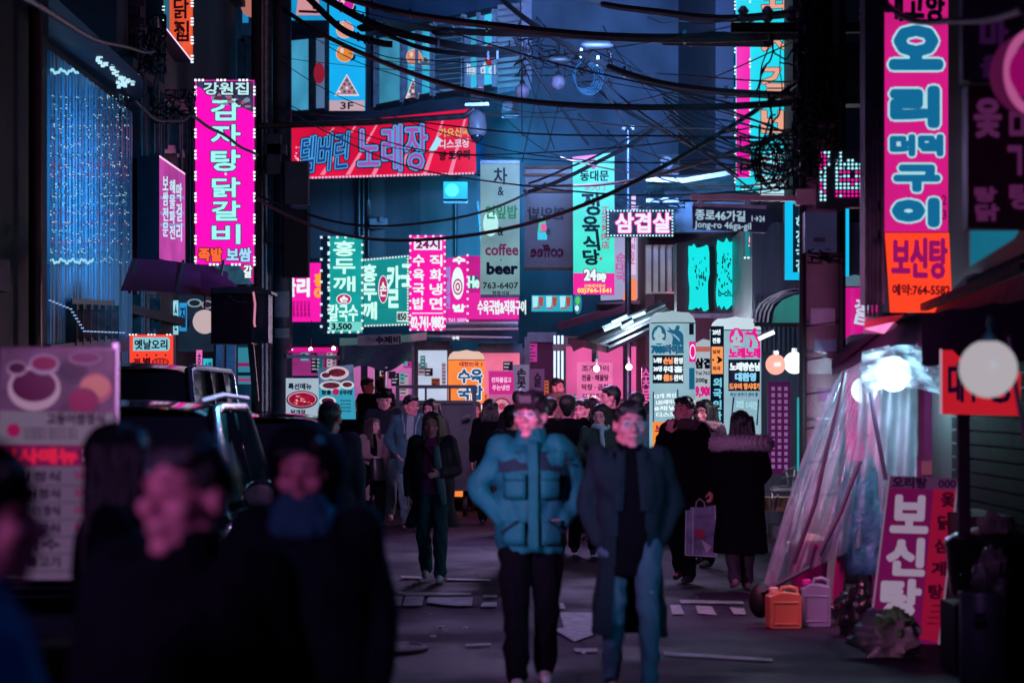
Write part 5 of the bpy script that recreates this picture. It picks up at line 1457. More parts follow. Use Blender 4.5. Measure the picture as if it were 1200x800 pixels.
mx.inputs[0].default_value = .5; l.new(b.outputs[0], mx.inputs[1]); l.new(tr.outputs[0], mx.inputs[2]); l.new(mr.outputs[0], mx2.inputs[0]); l.new(tp.outputs[0], mx2.inputs[1]); l.new(mx.outputs[0], mx2.inputs[2])
l.new(mx2.outputs[0], n['Material Output'].inputs[0]); b.inputs['Alpha'].default_value = 1
for k_ in [k_ for k_ in l if k_.to_socket == b.inputs['Alpha']]: l.remove(k_)
cu = thing('plastic_curtain', 'clear plastic sheet curtain hanging in folds from the stall tent', 'curtain', P(960,690,18.2))
def cur(u, v):
    xt = 985+u*52; yt = 436-u*26; xb = 893+u*100; yb = 692-u*45
    s_ = v**.85
    x = xt+(xb-xt)*s_+math.sin(v*3)*-3; y = yt+(yb-yt)*v
    return P(x, y, 18.6 - .5*v + .055*math.sin(u*21+v*3+2.2*math.sin(v*3.3+u*5))*(.3+v) + .09*NOI.noise(Vector((u*9,v*3.2,1))) + .05*NOI.noise(Vector((u*24,v*9,4))))
MB().sheet(grid(cur, 70, 22)).build('sheet', clear, cu, smooth=True)
def cur2(u, v):
    x = 1008+u*66-v*10*(1-u); y = 428-12*u+v*215; return P(x, y, 18.3 + .05*math.sin(u*19+v*3))
MB().sheet(grid(cur2, 40, 16)).build('side_sheet', clear, cu, smooth=True)
for pts in ([(990,436),(984,470),(968,530),(955,590),(930,660)], [(1015,420),(1023,480),(1032,530),(1038,562)], [(1008,540),(1000,560),(985,600),(960,650)]):
    mb = MB(); mb.tube([P(x,y,18.05) for x,y in pts], .018, 6); mb.build('tie_strap', mat('dark_strap', (.04,.02,.05), .5), cu, smooth=True)
MB().tube([P(948,665,18),P(920,680,17.9),P(893,694,17.9)], .018, 8).build('hem_roll', mat('dark_strap', ''), cu, smooth=True)
MB().sph(P(888,712,18.0)+Vector((.02,0,.06)), .10, 14, 10, (.9,1,1.35)).build('weight', mat('black_weight', (.006,.005,.008), .6), cu, smooth=True)
# crumpled plastic round the bulb
def crump(u, v):
    rnd = math.sin(u*9+v*4)*math.cos(v*11-u*5)
    return P(1010+u*92, 412+v*50-math.sin(u*3.1)*8, 17.7+.12*rnd)
MB().sheet(grid(crump, 20, 12)).build('crumpled_sheet', clear, cu)
t = thing('globe_lamp', 'bright white globe bulb glowing behind the clear plastic', 'lamp', P(1047,460,17.9))
MB().sph(P(1047,438,18.15), px2m(21,18), 20, 12).build('globe', em('#dcf8ff', 3.2, 0, True), t, smooth=True); glow('bulb_light', P(1040,446,17.85), (.45,.9,1), 36, .12, t); MB().tube([P(1047,416,18.1),P(1047,400,18.1)], .02, 8).build('socket', steel, t)
t = thing('globe_lamp', 'bright bulb seen through the folds of the clear curtain', 'lamp', P(1012,475,19.3))
MB().sph(P(1013,457,19.4), px2m(16,19), 18, 10).build('globe', em('#dcf8ff', 3.0, 0, True), t, smooth=True); glow('bulb_light', P(1018,470,19.2), (.4,.85,1), 32, .12, t); MB().tube([P(1012,440,19.4),P(1012,420,19.4)], .02, 8).build('socket', steel, t)
t = thing('globe_lamp', 'large dull grey globe lamp at the right edge before the red sign', 'lamp', P(1158,466,10.5))
MB().sph(P(1158,432,10.5), px2m(34,10.5), 28, 16).build('globe', em('#c0b8c0', .8, 0, True), t, smooth=True); MB().tube([P(1158,399,10.5),P(1159,386,10.5),P(1161,372,10.6)], .012, 6).build('cord', cablem, t); MB().lathe(P(1158,400,10.5), [(.03,-.02),(.04,0),(.025,.03)], 12).build('cap', steel, t)
t = thing('round_blade_sign', 'round magenta blade sign with a pale pink rim at the right edge', 'sign', P(1212,140,11))
c = P(1211,86,11); My = Matrix(((1,0,0),(0,0,1),(0,1,0)))
MB().lathe(c, [(.0,-.07),(.125,-.07),(.125,.07),(.0,.07)], 32, My).build('face', em('#a00868', .75, .15, True), t)
mb = MB(); mb.tube([c+Vector((px2m(38,11)*.86*math.cos(a), -.05, px2m(54,11)*.86*math.sin(a))) for a in np.linspace(0,2*math.pi,40)], .02, 8); mb.build('rim', em('#c05a98', .8), t, smooth=True)
MB().lathe(c, [(.125,-.03),(.19,-.03),(.19,.05),(.125,.05)], 32, My).build('housing', em('#6a1850', .5), t); MB().bar(c, c+Vector((.5,.3,.1)), .04).build('bracket', steel, t)

# banner board of the stall
pl = YP(16.6, 0, 1070, 5)
t = sign('leaning magenta board for dog meat soup with a red side strip', pl, [(1042,557),(1124,561),(1100,757),(1019,742)], em('#9a1a72', .36, .2), .04, 'menu_board', 'board')
decal(t, pl, [(1042,557),(1122,560),(1120,574),(1041,571)], em('#6a3a6a', .4), .008, 'heading'); write(t, pl, '오리탕', (1046,559,1086,571), em('#301038', .4), .8, slope=.03); write(t, pl, '000', (1100,562,1120,571), em('#301038', .4), .5)
decal(t, pl, [(1094,573),(1121,574),(1101,753),(1078,748)], em('#c01848', .42), .009, 'red_strip')
for pts in ([(1042,557),(1019,742)], [(1123,561),(1100,757)]): MB().bar(pl.hit(*pts[0],.02), pl.hit(*pts[1],.02), .012).build('edge', em('#b890b8', .35), t)
for ch, b_ in (('보',(1046,582,1086,622)),('신',(1041,632,1082,672)),('탕',(1034,680,1077,722))): write(t, pl, ch, b_, em('#bfa8c8', .52), 2.6, off=.012, slope=.03, lean=.05)
for j, ch in enumerate(('옻','닭','삼','계','탕')): write(t, pl, ch, (1103-j*3.6,577+j*27,1119-j*3.6,593+j*27), em('#400828', .4), .8, off=.014)
for k in range(4): decal(t, pl, rect(1092-k*2,708+k*7,1104-k*2,710+k*7), em('#80102c', .4), .012, 'small_print')
pk = mat('magenta_plastic', (.55,.02,.28), .35, 0, .12, 3)
def bucket(name, label, px0, px1, py0, py1, Y, m, cat='bucket', rim=.015, handle=True):
    c = P((px0+px1)/2, py1, Y); r = px2m((px1-px0)/2, Y); h = px2m(py1-py0, Y); z = max(0, c.z)
    t = thing(name, label, cat, (c.x,Y,z))
    MB().lathe((c.x,Y,z), [(r*.8,0),(r*.82,.01),(r*.98,h-.03),(r*1.05,h-.02),(r*1.05,h),(r*.95,h),(r*.8,.03)], 26).build('tub', m, t, smooth=True)
    if handle: MB().tube([(c.x+r*math.cos(a), Y-.02-r*.3*math.sin(a), z+h-.03-.12*math.sin(a)) for a in np.linspace(0,math.pi,14)], .005, 6).build('handle', alu, t)
    return t
bucket('tub', 'magenta plastic tub stacked behind the jerrycans', 922, 972, 635, 690, 18.35, pk)
MB().lathe(P(948,637,18.35)+Vector((0,0,-.02)), [(.1,0),(.12,.05),(.09,.09),(.02,.1)], 14).build('cloth_heap', mat('peach_cloth', (.7,.4,.35), .8), None, smooth=True)
props(bpy.data.objects['cloth_heap'], 'peach cloth piled in the magenta tub', 'cloth')
bucket('tub', 'pale blue basin behind the magenta tub', 968, 990, 622, 640, 18.9, mat('blue_plastic', (.25,.4,.6), .4), 'basin', handle=False)
def jerry(label, px0, px1, py0, py1, Y, m, cap, rz):
    c = P((px0+px1)/2, py1, Y); w = px2m(px1-px0, Y)*.95; h = px2m(py1-py0, Y); 
    t = thing('jerrycan', label, 'jerrycan', (c.x,Y,0), rz); 
    mb = MB(); prof = [(-.5,.03),(-.46,0),(.46,0),(.5,.03),(.5,.78),(.44,.86),(.1,.9),(-.2,.9),(-.5,.8)]
    M_ = Matrix.Rotation(rz,3,'Z'); q = [Vector((c.x,Y,0))+M_@Vector((x*w,-w*.35,z*h)) for x,z in prof]; q2 = [Vector((c.x,Y,0))+M_@Vector((x*w,w*.35,z*h)) for x,z in prof]
    mb.prism(q, M_@Vector((0,w*.7,0))); o = fixnormals(mb.build('body', m, t)); bv = o.modifiers.new('b','BEVEL'); bv.width = .018; bv.segments = 3
    for k in (-1,1): MB().tube([Vector((c.x,Y,0))+M_@Vector((x*w, -w*.36, z*h)) for x,z in ((-.38,.12),(.38,.12),(.38,.66),(-.38,.66),(-.38,.12))], .006, 5).build('panel_rib', m, t) if k == 1 else None
    MB().lathe(Vector((c.x,Y,0))+M_@Vector((-.3*w,0,.88*h)), [(.035,0),(.035,.035),(.025,.04),(.0,.04)], 14).build('cap', cap, t, smooth=True)
    MB().tube([Vector((c.x,Y,0))+M_@Vector((x*w,0,z*h)) for x,z in ((-.08,.88),(-.05,1.0),(.2,1.02),(.42,.97),(.44,.84))], .014, 8).build('handle', m, t, smooth=True)
    return t
jerry('orange jerrycan beside the white one under the clear curtain', 898, 938, 677, 724, 17.75, mat('orange_plastic', (.62,.20,.10), .4, 0, .1, 3), mat('peach_cap', (.8,.5,.4), .4), .12)
jerry('white jerrycan with a magenta cap under the clear curtain', 938, 974, 680, 735, 17.9, mat('white_plastic', (.20,.22,.30), .4, 0, .1, 3), pk, -.08)
for lb, a, b, c, d, Y in (('air conditioner on the wall left of the coffee banner',520,214,548,234,43),('air conditioner low on the concrete building behind the reversed banner',640,318,668,338,46.5),
        ('air conditioner on the dark wall above the pork belly sign',770,182,800,202,46.5),('small air conditioner beside the thick black pipe',266,330,290,346,40),('air conditioner under the louvred window of the karaoke building',588,118,608,134,42.5),('weathered air conditioner on the ribbed tower',246,74,268,90,45.5)):
    t = thing('air_conditioner', lb, 'air conditioner', P((a+c)/2,d,Y)); p = P((a+c)/2,(b+d)/2,Y-.2); w_, h_ = px2m(c-a,Y), px2m(d-b,Y)
    MB().box(p, (w_,.3,h_)).build('case', mat('ac_case', (.03,.03,.035), .6), t)
    MB().lathe(p+Vector((-w_*.15,-.155,0)), [(0,-.004),(h_*.38,-.004),(h_*.4,.006),(h_*.32,.006),(h_*.1,.003),(0,.01)], 16, Matrix(((1,0,0),(0,0,1),(0,1,0)))).build('fan_grille', steel, t)
    MB().bar(p+Vector((-w_/2,.1,-h_/2-.03)), p+Vector((w_/2,.1,-h_/2-.03)), .05).build('bracket', steel, t)
# rubbish bag (cabbage leaves inside), black bag, bin, pot, small bags
from mathutils import noise as NOI
def blob(name, label, cat, c, rx, ry, rz_, m, amp=.25, seed=0, top=0, parent=None, squash=0.75):
    rnd = random.Random(seed); mb = MB(); rows = []
    ph = [rnd.uniform(0,6.28) for _ in range(12)]
    for i in range(19):
        th = math.pi*i/18; row = []
        for j in range(33):
            a = 2*math.pi*j/32; k = 1+amp*(.35*math.sin(3*a+ph[0]+th*2)+.25*math.sin(5*a+ph[1]-th*3)+.2*math.sin(9*a+ph[2]+4*th)+.15*math.sin(13*a+ph[3])*math.sin(7*th+ph[4]))
            z = -math.cos(th)
            if z < -squash: z = -squash
            nz = NOI.noise(Vector((math.sin(th)*math.cos(a)*2.2+seed, math.sin(th)*math.sin(a)*2.2, z*2.6)))*.9 + NOI.noise(Vector((math.sin(th)*math.cos(a)*6+seed, math.sin(th)*math.sin(a)*6, z*7)))*.45
            k += amp*nz; z = z*(1+.35*nz) if z > -squash else z
            row.append(Vector((c[0]+rx*k*math.sin(th)*math.cos(a), c[1]+ry*k*math.sin(th)*math.sin(a), c[2]+(z+squash)*rz_*(1+.15*k))))
        rows.append(row)
    mb.sheet(rows); 
    if parent: return mb.build(name, m, parent, smooth=True)
    t = thing(name, label, cat, c); mb.build('bag', m, t, smooth=True); return t
gb = mat('clear_bag', (.42,.36,.33), .25, 0, .7, 5, .8, 12, spec=.7)
t = blob('rubbish_bag', 'clear rubbish bag of green and tan scraps at the foot of the soup board', 'rubbish bag', P(1041,768,15.75)+Vector((0,0,.0)), .20, .15, .13, gb, .5, 3)
blob('greens', None, None, P(1046,748,15.7), .13, .09, .09, mat('cabbage_green', (.16,.38,.12), .5, 0, .7, 12, .6, 40), .5, 5, parent=t)
MB().lathe(P(1041,722,15.75), [(.05,-.05),(.018,0),(.04,.05)], 10).build('knot', gb, t, smooth=True)
blob('rubbish_bag', 'black rubbish bag behind the clear one under the stall', 'rubbish bag', (P(1003,735,17.2).x,17.2,0), .13, .13, .17, mat('black_bag', (.02,.02,.025), .2, 0, .3, 5, .8, 14), .3, 8)
t = blob('rubbish_bag', 'blue plastic sack slumped behind the soup board', 'rubbish bag', (P(1014,620,18.4).x,18.4,.35), .2, .16, .42, mat('blue_sack', (.04,.16,.22), .35, 0, .4, 5, .8, 12), .3, 18)
c = P(1152,795,14.35)
t = thing('waste_bin', 'brushed steel bin with a plastic liner at the bottom right', 'bin', (c.x,14.35,0))
MB().lathe((c.x,14.35,0), [(.135,0),(.14,.01),(.14,.505),(.148,.51),(.148,.53),(.13,.53),(.125,.04)], 36).build('drum', bsteel, t, smooth=True)
MB().box((c.x-.04,14.35-.142,.37), (.075,.012,.095)).build('handle_plate', steel, t); MB().tube([(c.x-.07,14.2,.4),(c.x-.07,14.18,.38),(c.x-.01,14.18,.38),(c.x-.01,14.2,.4)], .006, 6).build('handle', alu, t)
blob('liner', None, None, (c.x+.05,14.33,.5), .1, .1, .14, mat('clear_bag', ''), .4, 11, parent=t)
c = P(1162,712,14.7)
t = thing('cooking_pot', 'big blackened pot with a lid above the steel bin', 'pot', (c.x,14.9,.55))
MB().lathe((c.x+.05,14.9,.42), [(.2,0),(.26,.06),(.28,.2),(.29,.34),(.3,.36),(.28,.36),(.24,.33)], 30).build('pot', mat('sooty_pot', (.03,.025,.035), .3, .6, .4, 6), t, smooth=True)
MB().lathe((c.x+.05,14.9,.79), [(.3,0),(.29,.03),(.18,.08),(.03,.11),(.03,.14),(.0,.14)], 30).build('lid', mat('sooty_pot', ''), t, smooth=True)
MB().tube([(c.x-.2+.02*k,14.62,.6+.02*math.sin(k)) for k in range(12)], .012, 6).build('handle', mat('sooty_pot', ''), t)
MB().box((c.x+.05,14.95,.21), (.55,.5,.42)).build('burner_box', blackw, t)
o = blob('rag', 'crumpled pale rag lying on the pot lid', 'rag', (P(1166,628,14.7).x,14.75,P(0,632,14.7).z), .08, .06, .08, mat('rag_cloth', (.5,.4,.36), .8, 0, .4, 12, .5, 40), .35, 21)
t = thing('stall_counter', 'dark counter of the stall behind the blackened pot', 'counter', (3.25,16.4,0)); MB().box((3.35,16.6,.45), (.7,1.2,.9)).build('counter', mat('oxblood_wall', ''), t)
for k in range(0): 
    p = (3.06+.1*k,16.1,.9); b_ = thing('bottle', 'small %s bottle on the stall counter' % ('brown','green','clear','amber','white','red')[k], 'bottle', p); MB().lathe(p, [(.03,0),(.032,.01),(.032,.13),(.012,.19),(.012,.24),(.0,.24)], 12).build('glass', mat('bottle_%d' % k, ((.15,.05,.02),(.03,.15,.05),(.3,.35,.4),(.3,.12,.02),(.6,.6,.6),(.4,.03,.04))[k], .12, 0, .1), b_, smooth=True)
t = thing('stacked_stool', 'stack of magenta plastic stools in the stall shade', 'stool', P(1010,700,19)); 
for k in range(3):
    MB().box(P(1003,650-k*8,19.2), (.3,.3,.03)).build('seat', pk, t)
    for a,b in ((-1,-1),(1,-1),(-1,1),(1,1)): MB().bar(P(1003,650-k*8,19.2)+Vector((a*.11,b*.11,0)), P(1003,650-k*8,19.2)+Vector((a*.15,b*.15,-.42+k*.0)), .03).build('leg', pk, t)
# warm dim interior of the stall: shelf and posters
pl = YP(19.3); t = thing('stall_backdrop', 'maroon back wall of the stall seen through the plastic', 'panel', P(1090,660,19.3)); mb = MB(); poly(mb, pl, rect(1075,380,1135,700), 0, .05); fixnormals(mb.build('panel', mat('magenta_backdrop', (.30,.02,.14), .6), t))
decal(t, pl, rect(1042,455,1076,535), em('#7a90a8', .4, .5, False, 8), .02, 'notice'); decal(t, pl, rect(1062,455,1066,560), alu, .04, 'post'); decal(t, pl, rect(1080,540,1118,556), em('#a05070', .4), .02, 'notice')

# ================================================================== parked cars
def car(label, cx, y0, L, Wd, H, m, name='parked_car', van=False, hood=.95, plate=None):
    """front faces the camera at y0"""
    t = thing(name, label, 'car', (cx, y0+L/2, 0))
    hw = Wd/2
    belt = H*.60 if not van else H*.52
    # stations: (dy, half width, z of deck)
    st = [(0,.80,.45,.62),(0.06,.90,.30,.80),(.35,.97,.24,.90),(hood*.95,1.0,.24,1.0),(hood+.5,1.0,.24,1.0),(L*.6,1.0,.24,1.02),(L-.5,.99,.24,1.02),(L-.06,.93,.28,.98),(L,.86,.42,.9)]
    rows = []
    for dy, w, zb, zt in st:
        W_ = hw*w; Z = belt*zt
        row = [(-W_*.6,zb-.02),(-W_*.93,zb),(-W_,zb+.12),(-W_*1.01,(zb+Z)/2+.05),(-W_*.985,Z-.09),(-W_*.93,Z-.015),(-W_*.5,Z+.025),(0,Z+.035),(W_*.5,Z+.025),(W_*.93,Z-.015),(W_*.985,Z-.09),(W_*1.01,(zb+Z)/2+.05),(W_,zb+.12),(W_*.93,zb),(W_*.6,zb-.02)]
        rows.append([(cx+x, y0+dy, z) for x, z in row])
    mb = MB(); mb.sheet(rows); mb.add(rows[0], [tuple(range(15))]); mb.add(rows[-1], [tuple(range(15))[::-1]])
    o = fixnormals(mb.build('body', m, t, smooth=True)); s_ = o.modifiers.new('s','SUBSURF'); s_.levels = 1; s_.render_levels = 2
    ws = hood if not van else .35                                   # foot of the windscreen
    wt = ws+(.72 if not van else .45); re = L-.25; rt = L-.75 if not van else L-.3
    g = [(ws, .90, belt+.0), (wt, .74, H-.04), (wt+.35,.74,H), (rt-.3,.74,H), (rt,.72,H-.05), (re,.86,belt)]
    # roof
    mb = MB(); mb.sheet([[(cx+hw*w*u, y0+dy, z+.05*(1-u*u)-(.03 if abs(u) > .95 else 0)) for u in np.linspace(-1,1,13)] for dy,w,z in g[1:5]]); fixnormals(mb.build('roof', m, t, smooth=True))
    # glasshouse core
    mb = MB(); mb.sheet([[(cx+hw*w*.985*u, y0+dy+(.015 if k == 0 else 0), z-.01) for u in (-1,1)] for k,(dy,w,z) in enumerate(g)])
    fixnormals(mb.build('windscreen', glassd, t))
    for s_ in (-1,1):
        mb = MB(); q = [(cx+s_*hw*w*.985, y0+dy, z-.01) for dy,w,z in g]; mb.add(q, [tuple(range(6))]); mb.build('side_glass', glassd, t)
        A = lambda k: Vector((cx+s_*hw*g[k][1], y0+g[k][0], g[k][2]))
        MB().tube([A(0)+Vector((0,-.02,-.02)), A(0).lerp(A(1),.5)+Vector((0,-.01,.02)), A(1)+Vector((0,0,.01)), A(2)+Vector((0,0,.0)), A(3), A(4)+Vector((0,0,.0)), A(5)], [.045,.04,.04,.035,.035,.045,.05], 8).build('pillar', mat('gloss_pillar', (.30,.38,.48), .22, .9, .1, 3), t, smooth=True)
        for f_ in (.38,.68):
            dy = g[1][0]+(g[4][0]-g[1][0])*f_; MB().bar((cx+s_*hw*.75,y0+dy,H-.03),(cx+s_*hw*.92,y0+dy+.03,belt-.02), .05,.06).build('door_pillar', m, t)
        for f_ in (.33,.62): dy = ws+.4+(L-ws)*f_*.9; MB().bar((cx+s_*hw*1.012,y0+dy,.35),(cx+s_*hw*1.0,y0+dy,belt-.1), .012,.012).build('door_gap', blackw, t); MB().box((cx+s_*hw*1.03,y0+dy-.18,belt-.17), (.03,.16,.035)).build('door_handle', alu, t)
        # mirror
        mb = MB(); mb.sph((cx+s_*(hw*.93+.17), y0+ws+.25, belt+.12), .1, 14, 8, (1.15,.6,.95)); mm = mb.build('mirror', m, t, smooth=True)
        MB().lathe((cx+s_*(hw*.93+.17), y0+ws+.19, belt+.12), [(.0,-.004),(.085,-.004),(.085,.004),(0,.004)], 16, Matrix(((1.1,0,0),(0,0,1),(0,.8,0)))).build('mirror_trim', mat('chrome', (.7,.7,.75), .12, 1.0, .05), mm)
        MB().bar((cx+s_*hw*.9,y0+ws+.28,belt+.04),(cx+s_*(hw*.93+.12),y0+ws+.26,belt+.09), .05).build('mirror_arm', m, mm)
        # lamps
        MB().box((cx+s_*hw*.66, y0+.05, belt*.70), (hw*.42,.14,.14), rot=Matrix.Rotation(s_*.35,3,'Z')).build('headlight', mat('lamp_glass', (.5,.55,.6), .1, .3, .1, spec=.9), t)
        MB().box((cx+s_*hw*.8, y0+L-.04, belt*.78), (.16,.12,.3)).build('tail_light', mat('red_lens', (.3,.01,.01), .2), t)
        for dy in (.78, L-.75):
            wl_ = MB().lathe((cx+s_*(hw-.09), y0+dy, .33), [(.18,-.11),(.3,-.11),(.33,-.08),(.33,.08),(.3,.11),(.18,.11)], 26, Matrix(((0,0,1),(0,1,0),(-1,0,0)))).build('wheel', rubber, t, smooth=True)
            MB().lathe((cx+s_*(hw+.0), y0+dy, .33), [(.0,-.02),(.05,.0),(.17,-.01),(.2,.02),(.0,.02)], 20, Matrix(((0,0,s_),(0,1,0),(-s_,0,0)))).build('rim', alu, wl_, smooth=True)
    MB().box((cx,y0+.0,belt*.66), (hw*.85,.06,.17)).build('grille', blackw, t); MB().box((cx,y0-.03,.42), (hw*1.5,.1,.12)).build('bumper', m, t)
    for k in range(4): MB().box((cx,y0-.035,belt*.6+k*.045), (hw*.8,.02,.012)).build('grille_bar', alu, t)
    MB().box((cx,y0-.09,.42), (.5,.012,.11)).build('number_plate', mat('plate_white', (.6,.6,.6), .5), t)
    for s_ in (-.3,.35): MB().bar((cx+s_*hw-.25,y0+ws-.02,belt+.045),(cx+s_*hw+.3,y0+ws+.16,belt+.17), .02).build('wiper', blackw, t)
    return t
cpaint = mat('black_car_paint', (.012,.014,.02), .12, .35, .2, 3, coat=1.0, spec=.8)
CAR1 = car('black parked car nearest the camera with a chrome trimmed mirror', -2.55, 13.4, 4.4, 1.86, 1.62, cpaint)
MB().tube([(-1.88,14.6,1.66),(-1.86,15.5,1.70),(-1.86,17,1.68)], .018, 6).build('roof_rail', alu, CAR1, smooth=True)
MB().tube([(-3.22,14.6,1.66),(-3.24,15.5,1.70),(-3.24,17,1.68)], .018, 6).build('roof_rail', alu, CAR1, smooth=True)
CAR2 = car('black parked van with a tall rounded roof behind the nearest car', -3.65, 21.5, 4.6, 1.8, 1.98, mat('black_van_paint', (.01,.011,.014), .25, .2, .2, 3, coat=.6), van=True)
CAR3 = car('dark parked hatchback showing its roof behind the hooded figure', -2.55, 22.8, 3.9, 1.7, 1.5, mat('navy_car_paint', (.012,.02,.04), .12, .4, .2, 3, coat=1.0))
CAR3.location.y += 0
# ================================================================== people
TS = bpy.data.scenes.new('workbench')
def union(mb, voxel, smooth=4, disp=None, cut=None):
    """weld overlapping closed shapes into one continuous skin"""
    me = mb.mesh('u'); o = bpy.data.objects.new('u', me); TS.collection.objects.link(o)
    m = o.modifiers.new('r', 'REMESH'); m.mode = 'VOXEL'; m.voxel_size = voxel; m.use_smooth_shade = True
    if smooth: s = o.modifiers.new('s', 'SMOOTH'); s.factor = .5; s.iterations = smooth
    with bpy.context.temp_override(scene=TS, view_layer=TS.view_layers[0]): dg = bpy.context.evaluated_depsgraph_get()
    dg.update()
    out = bpy.data.meshes.new_from_object(o.evaluated_get(dg))
    bpy.data.objects.remove(o); bpy.data.meshes.remove(me)
    n = len(out.vertices); co = np.empty(n*3, np.float32); out.vertices.foreach_get('co', co); co = co.reshape(-1, 3)
    if disp:
        no = np.empty(n*3, np.float32); out.vertex_normals.foreach_get('vector', no); no = no.reshape(-1, 3)
        co = co + no*disp(co)[:, None]
        out.vertices.foreach_set('co', co.ravel().astype(np.float32)); out.update()
    if cut:
        bm = bmesh.new(); bm.from_mesh(out)
        dele = [f for f in bm.faces if cut(f.calc_center_median())]
        bmesh.ops.delete(bm, geom=dele, context='FACES'); bm.to_mesh(out); bm.free()
    out.polygons.foreach_set('use_smooth', [True]*len(out.polygons))
    return out
def put(name, me, m, parent):
    me.name = name; me.materials.clear(); me.materials.append(m)
    o = bpy.data.objects.new(name, me); COL.objects.link(o); o.parent = parent; return o

def caps(mb, a, b, ra, rb, n=12):
    a = Vector(a); b = Vector(b); d = b-a; L = d.length
    if L < 1e-5: b = a+Vector((0,0,.001)); d = b-a; L = d.length
    d = d/L; pts = []; rr = []
    for k in range(4): t = math.pi/2*(k/4); pts.append(a-d*ra*math.cos(t)*.999); rr.append(max(.001, ra*math.sin(t)))
    pts.append(a); rr.append(ra); pts.append(b); rr.append(rb)
    for k in range(1,5): t = math.pi/2*(k/4); pts.append(b+d*rb*math.sin(t)*.999); rr.append(max(.001, rb*math.cos(t)))
    return mb.tube(pts, rr, n)
def chain(mb, pts, rs):
    for i in range(len(pts)-1): caps(mb, pts[i], pts[i+1], rs[i], rs[i+1])
def rings(mb, rs, n=24):
    """rs: (cx, cy, z, rx, ry) bottom to top; superellipse sections"""
    k0 = len(mb.v)
    for cx, cy, z, rx, ry in rs:
        for j in range(n):
            t = 2*math.pi*j/n; c, s = math.cos(t), math.sin(t)
            mb.v.append((cx+rx*math.copysign(abs(c)**.85, c), cy+ry*math.copysign(abs(s)**.85, s), z))
    for i in range(len(rs)-1):
        for j in range(n): mb.f.append((k0+i*n+j, k0+i*n+(j+1)%n, k0+(i+1)*n+(j+1)%n, k0+(i+1)*n+j))
    mb.f.append(tuple(k0+j for j in range(n))[::-1]); mb.f.append(tuple(k0+(len(rs)-1)*n+j for j in range(n)))
def ellip(mb, c, r, M_=None, n=16, m=10):
    prof = [(max(.004, math.sin(math.pi*i/m)), -math.cos(math.pi*i/m)) for i in range(m+1)]
    D = Matrix.Diagonal(r); mb.lathe(c, prof, n, (M_ @ D) if M_ else D)

def folds(amp, sc=1.0, seed=0, vert=.35):
    def f(co):
        x, y, z = co[:,0]*sc, co[:,1]*sc, co[:,2]*sc
        w = np.sin(9*x+4*z+seed)+.6*np.sin(17*x-11*z+7*y+seed*2)
        a = np.sin(22*z*vert+3*w+6*y+seed)*.5 + np.sin(13*x+9*y+1.5*w+6*z*vert)*.5 + .35*np.sin(38*z*vert+25*x+2*w) + .25*np.sin(55*x+31*y+20*z+2*w)
        return amp*a
    return f
def strands(amp, n=60):
    def f(co):
        a = np.arctan2(co[:,1], co[:,0]+1e-4)
        return amp*(np.sin(a*n+co[:,2]*6)+.6*np.sin(a*n*.43+co[:,2]*11+1)+.5*np.sin(a*n*1.9-co[:,2]*4))*.5
    return f
def furry(amp):
    def f(co):
        x, y, z = co.T*100
        return amp*(np.sin(1.7*x+.9*z)*np.sin(1.3*y+1.1*z)+.7*np.sin(3.1*x-2.3*y+z)*np.sin(2.7*z+x))
    return f

def hand(mb, w, d, side, k, curl=.35, nrm=None):
    """palm, four unequal bent fingers and a thumb; w wrist, d direction of the hand, nrm palm normal"""
    d = Vector(d).normalized(); nrm = Vector(nrm if nrm is not None else (-side,0,0)); nrm = (nrm-d*nrm.dot(d)).normalized(); u = d.cross(nrm).normalized()
    M_ = Matrix((u, nrm, d)).transposed()
    ellip(mb, w+d*.045*k, (.040*k,.016*k,.055*k), M_, 12, 8)
    for i, L in enumerate((.070,.080,.075,.058)):
        b = w+d*.085*k+u*(-.028+.019*i)*k
        p = [b]; a = curl*.4
        for s_ in (.45,.32,.23):
            p.append(p[-1]+(d*math.cos(a)+nrm*math.sin(a))*L*s_*k); a += curl
        chain(mb, p, [.0095*k,.0088*k,.008*k,.007*k])
    tb = w+d*.03*k-u*.034*k
    chain(mb, [tb, tb+(d*.7-u*.6+nrm*.4).normalized()*.035*k, tb+(d*.9-u*.55+nrm*.6).normalized()*.064*k], [.013*k,.011*k,.0085*k])

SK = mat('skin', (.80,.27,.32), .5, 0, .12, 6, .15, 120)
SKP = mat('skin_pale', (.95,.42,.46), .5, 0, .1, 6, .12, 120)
HAIR = mat('black_hair', (.008,.006,.009), .45, 0, .3, 30, .6, 90, stretch=(1,1,.1), spec=.6)
HAIRB = mat('brown_hair', (.06,.03,.03), .45, 0, .3, 30, .6, 90, stretch=(1,1,.1))
BLK = mat('black_cloth', (.003,.003,.006), .9, 0, .3, 5, .5, 35, spec=.08)
def cloth(name, col, rough=.8, **k): return mat(name, col, rough, 0, .2, 6, .45, 60, spec=.25, **k)
JEAN = cloth('blue_denim', (.055,.13,.19)); JEAND = cloth('dark_denim', (.012,.05,.07))
LIP = mat('lip', (.35,.10,.12), .5); EYE = mat('eye_dark', (.02,.015,.015), .2, 0, .1); SHOE = cloth('shoe_dark', (.03,.03,.04), .6); SHOEW = cloth('shoe_pale', (.5,.45,.5), .6)

